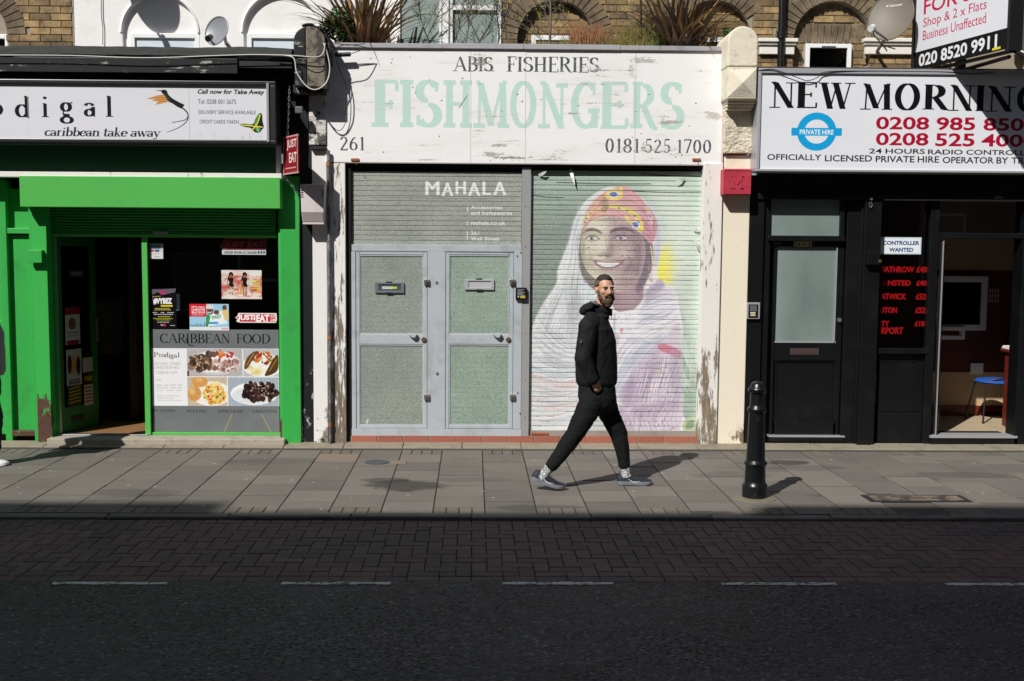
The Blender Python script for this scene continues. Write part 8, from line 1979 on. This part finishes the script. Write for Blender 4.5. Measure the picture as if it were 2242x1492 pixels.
for i in range(3): m.tube([Vector((p.x+i*.007,Yc-.272-(i*.002),p.z-.014)),Vector((p.x+.006+i*.007,Yc-.274-(i*.002),p.z+.016))],.0018,4)
m.build('sleeve_logo',M_lining,man)
q=W(1339,691,Yc-.03); m=MB().tube([q,q+Vector((-.004,-.002,-.03))],.003,6); m.build('zip_pull',M_black_plastic,man)
# second walker, almost wholly outside the left edge: leg, sleeve and white trainer show
gg=G(10,1020); Yc2=gg.y-.02; 
def mk2(px,py,Yo=0): return W(px,py,Yc2+Yo)
def tr2(y,x0,x1,ry): a,b=mk2(x0,y),mk2(x1,y); return ((a+b)/2,(b.x-a.x)/2,ry)
J2=dict(root=(mk2(-40,1020).x,Yc2,0),head=mk2(-38,618),yaw=math.radians(80),neck=mk2(-44,668),chest=mk2(-44,730),pelvis=mk2(-40,840),
 shn=mk2(-48,700,-.17),eln=mk2(-44,765,-.2),wrn=mk2(-40,800,-.12),handn=mk2(-36,822,-.08),shf=mk2(-40,700,.17),elf=mk2(-60,765,.2),wrf=mk2(-50,815,.2),handf=mk2(-46,835,.2),
 hipn=mk2(-42,850,-.08),kneen=mk2(-60,915,-.09),ankn=mk2(-112,975,-.1),hipf=mk2(-38,850,.05),kneef=mk2(-14,915,.05),ankf=mk2(-12,985,.02),swoosh=False,beard=0)
J2['torso']=[tr2(822,-80,6,.14),tr2(812,-84,10,.165),tr2(780,-84,9,.17),tr2(730,-80,6,.17),tr2(700,-72,-10,.18),tr2(682,-62,-20,.13),tr2(668,-56,-30,.07)]
J2['hood']=[(mk2(-58,676),(.06,.1,.03),-.4)]
J2['seat']=[tr2(815,-74,-4,.12),tr2(840,-78,0,.15),tr2(862,-76,0,.15),tr2(885,-60,-10,.1)]
J2['legn']=[(mk2(-46,860,-.08),mk2(-60,915,-.09),.095,.072),(mk2(-60,915,-.09),mk2(-108,970,-.1),.072,.05)]
J2['legf']=[(mk2(-30,860,.06),mk2(-12,915,.05),.095,.076),(mk2(-12,915,.05),mk2(-11,978,.02),.074,.056)]
J2['cuffn']=(mk2(-104,966,-.1),mk2(-112,976,-.1)); J2['cufff']=(mk2(-11,976,.02),mk2(-11,990,.02)); J2['sockn']=(mk2(-108,972,-.1),mk2(-124,990,-.1)); J2['sockf']=(mk2(-11,984,.02),mk2(-12,1004,.02))
a=mk2(-142,985,-.1); b=mk2(-82,1012,-.1); b.z=.01; J2['heeln']=a; J2['toen']=b
a=mk2(-50,1020,.02); b=mk2(18,1020,.02); a.z=b.z=0.002; J2['heelf']=a; J2['toef']=b
person('person in grey top, navy trousers and white trainers cut off by the left edge',J2,(M_coat2,M_jean2,(M_white2,M_white2),M_white2))
# ================================================================ far side of the street (behind the viewpoint): shades the road, shows in the glass
for (xa,xb,Hh,lab) in ((-30,-10.45,14.0,'tall brown brick terrace across the street, left end'),(-10.45,-6.15,13.62,'slightly lower brown brick terrace house across the street'),(-6.15,26,13.93,'tall brown brick terrace across the street, right end')):
    tb=thing('terrace_house',lab,'house',((xa+xb)/2,-14.5,0)); MB().box(xa,xb,-22,-14,0,Hh).build('wall',M_opp,tb)
    n_=int((xb-xa)/2.2)
    for i in range(n_):
        for k in range(4):
            X=xa+(i+.5)*(xb-xa)/n_; wi=MB().box(X-.5,X+.5,-14.02,-13.98,1.2+k*3.1,2.9+k*3.1).build('window',M_upvc,tb); MB().box(X-.43,X+.43,-13.978,-13.97,1.27+k*3.1,2.83+k*3.1).build('pane',M_pane_dark,wi)
MB().box(-60,60,-14,-12.2,-.3,.0).build('pavement_far',M_slab,kind='structure',parent=None)
# end masses of the near terrace beyond the frame
for (xa,xb,lab) in ((-14,-7.9,'plain ground floor front of the terrace beyond the left edge'),(7.9,14,'plain ground floor front of the terrace beyond the right edge')):
    o=MB().box(xa,xb,.3,1.2,0,3.9).build('shop_block',M_opp,None,loc=(xa,.3,0)); props(o,lab,'building')
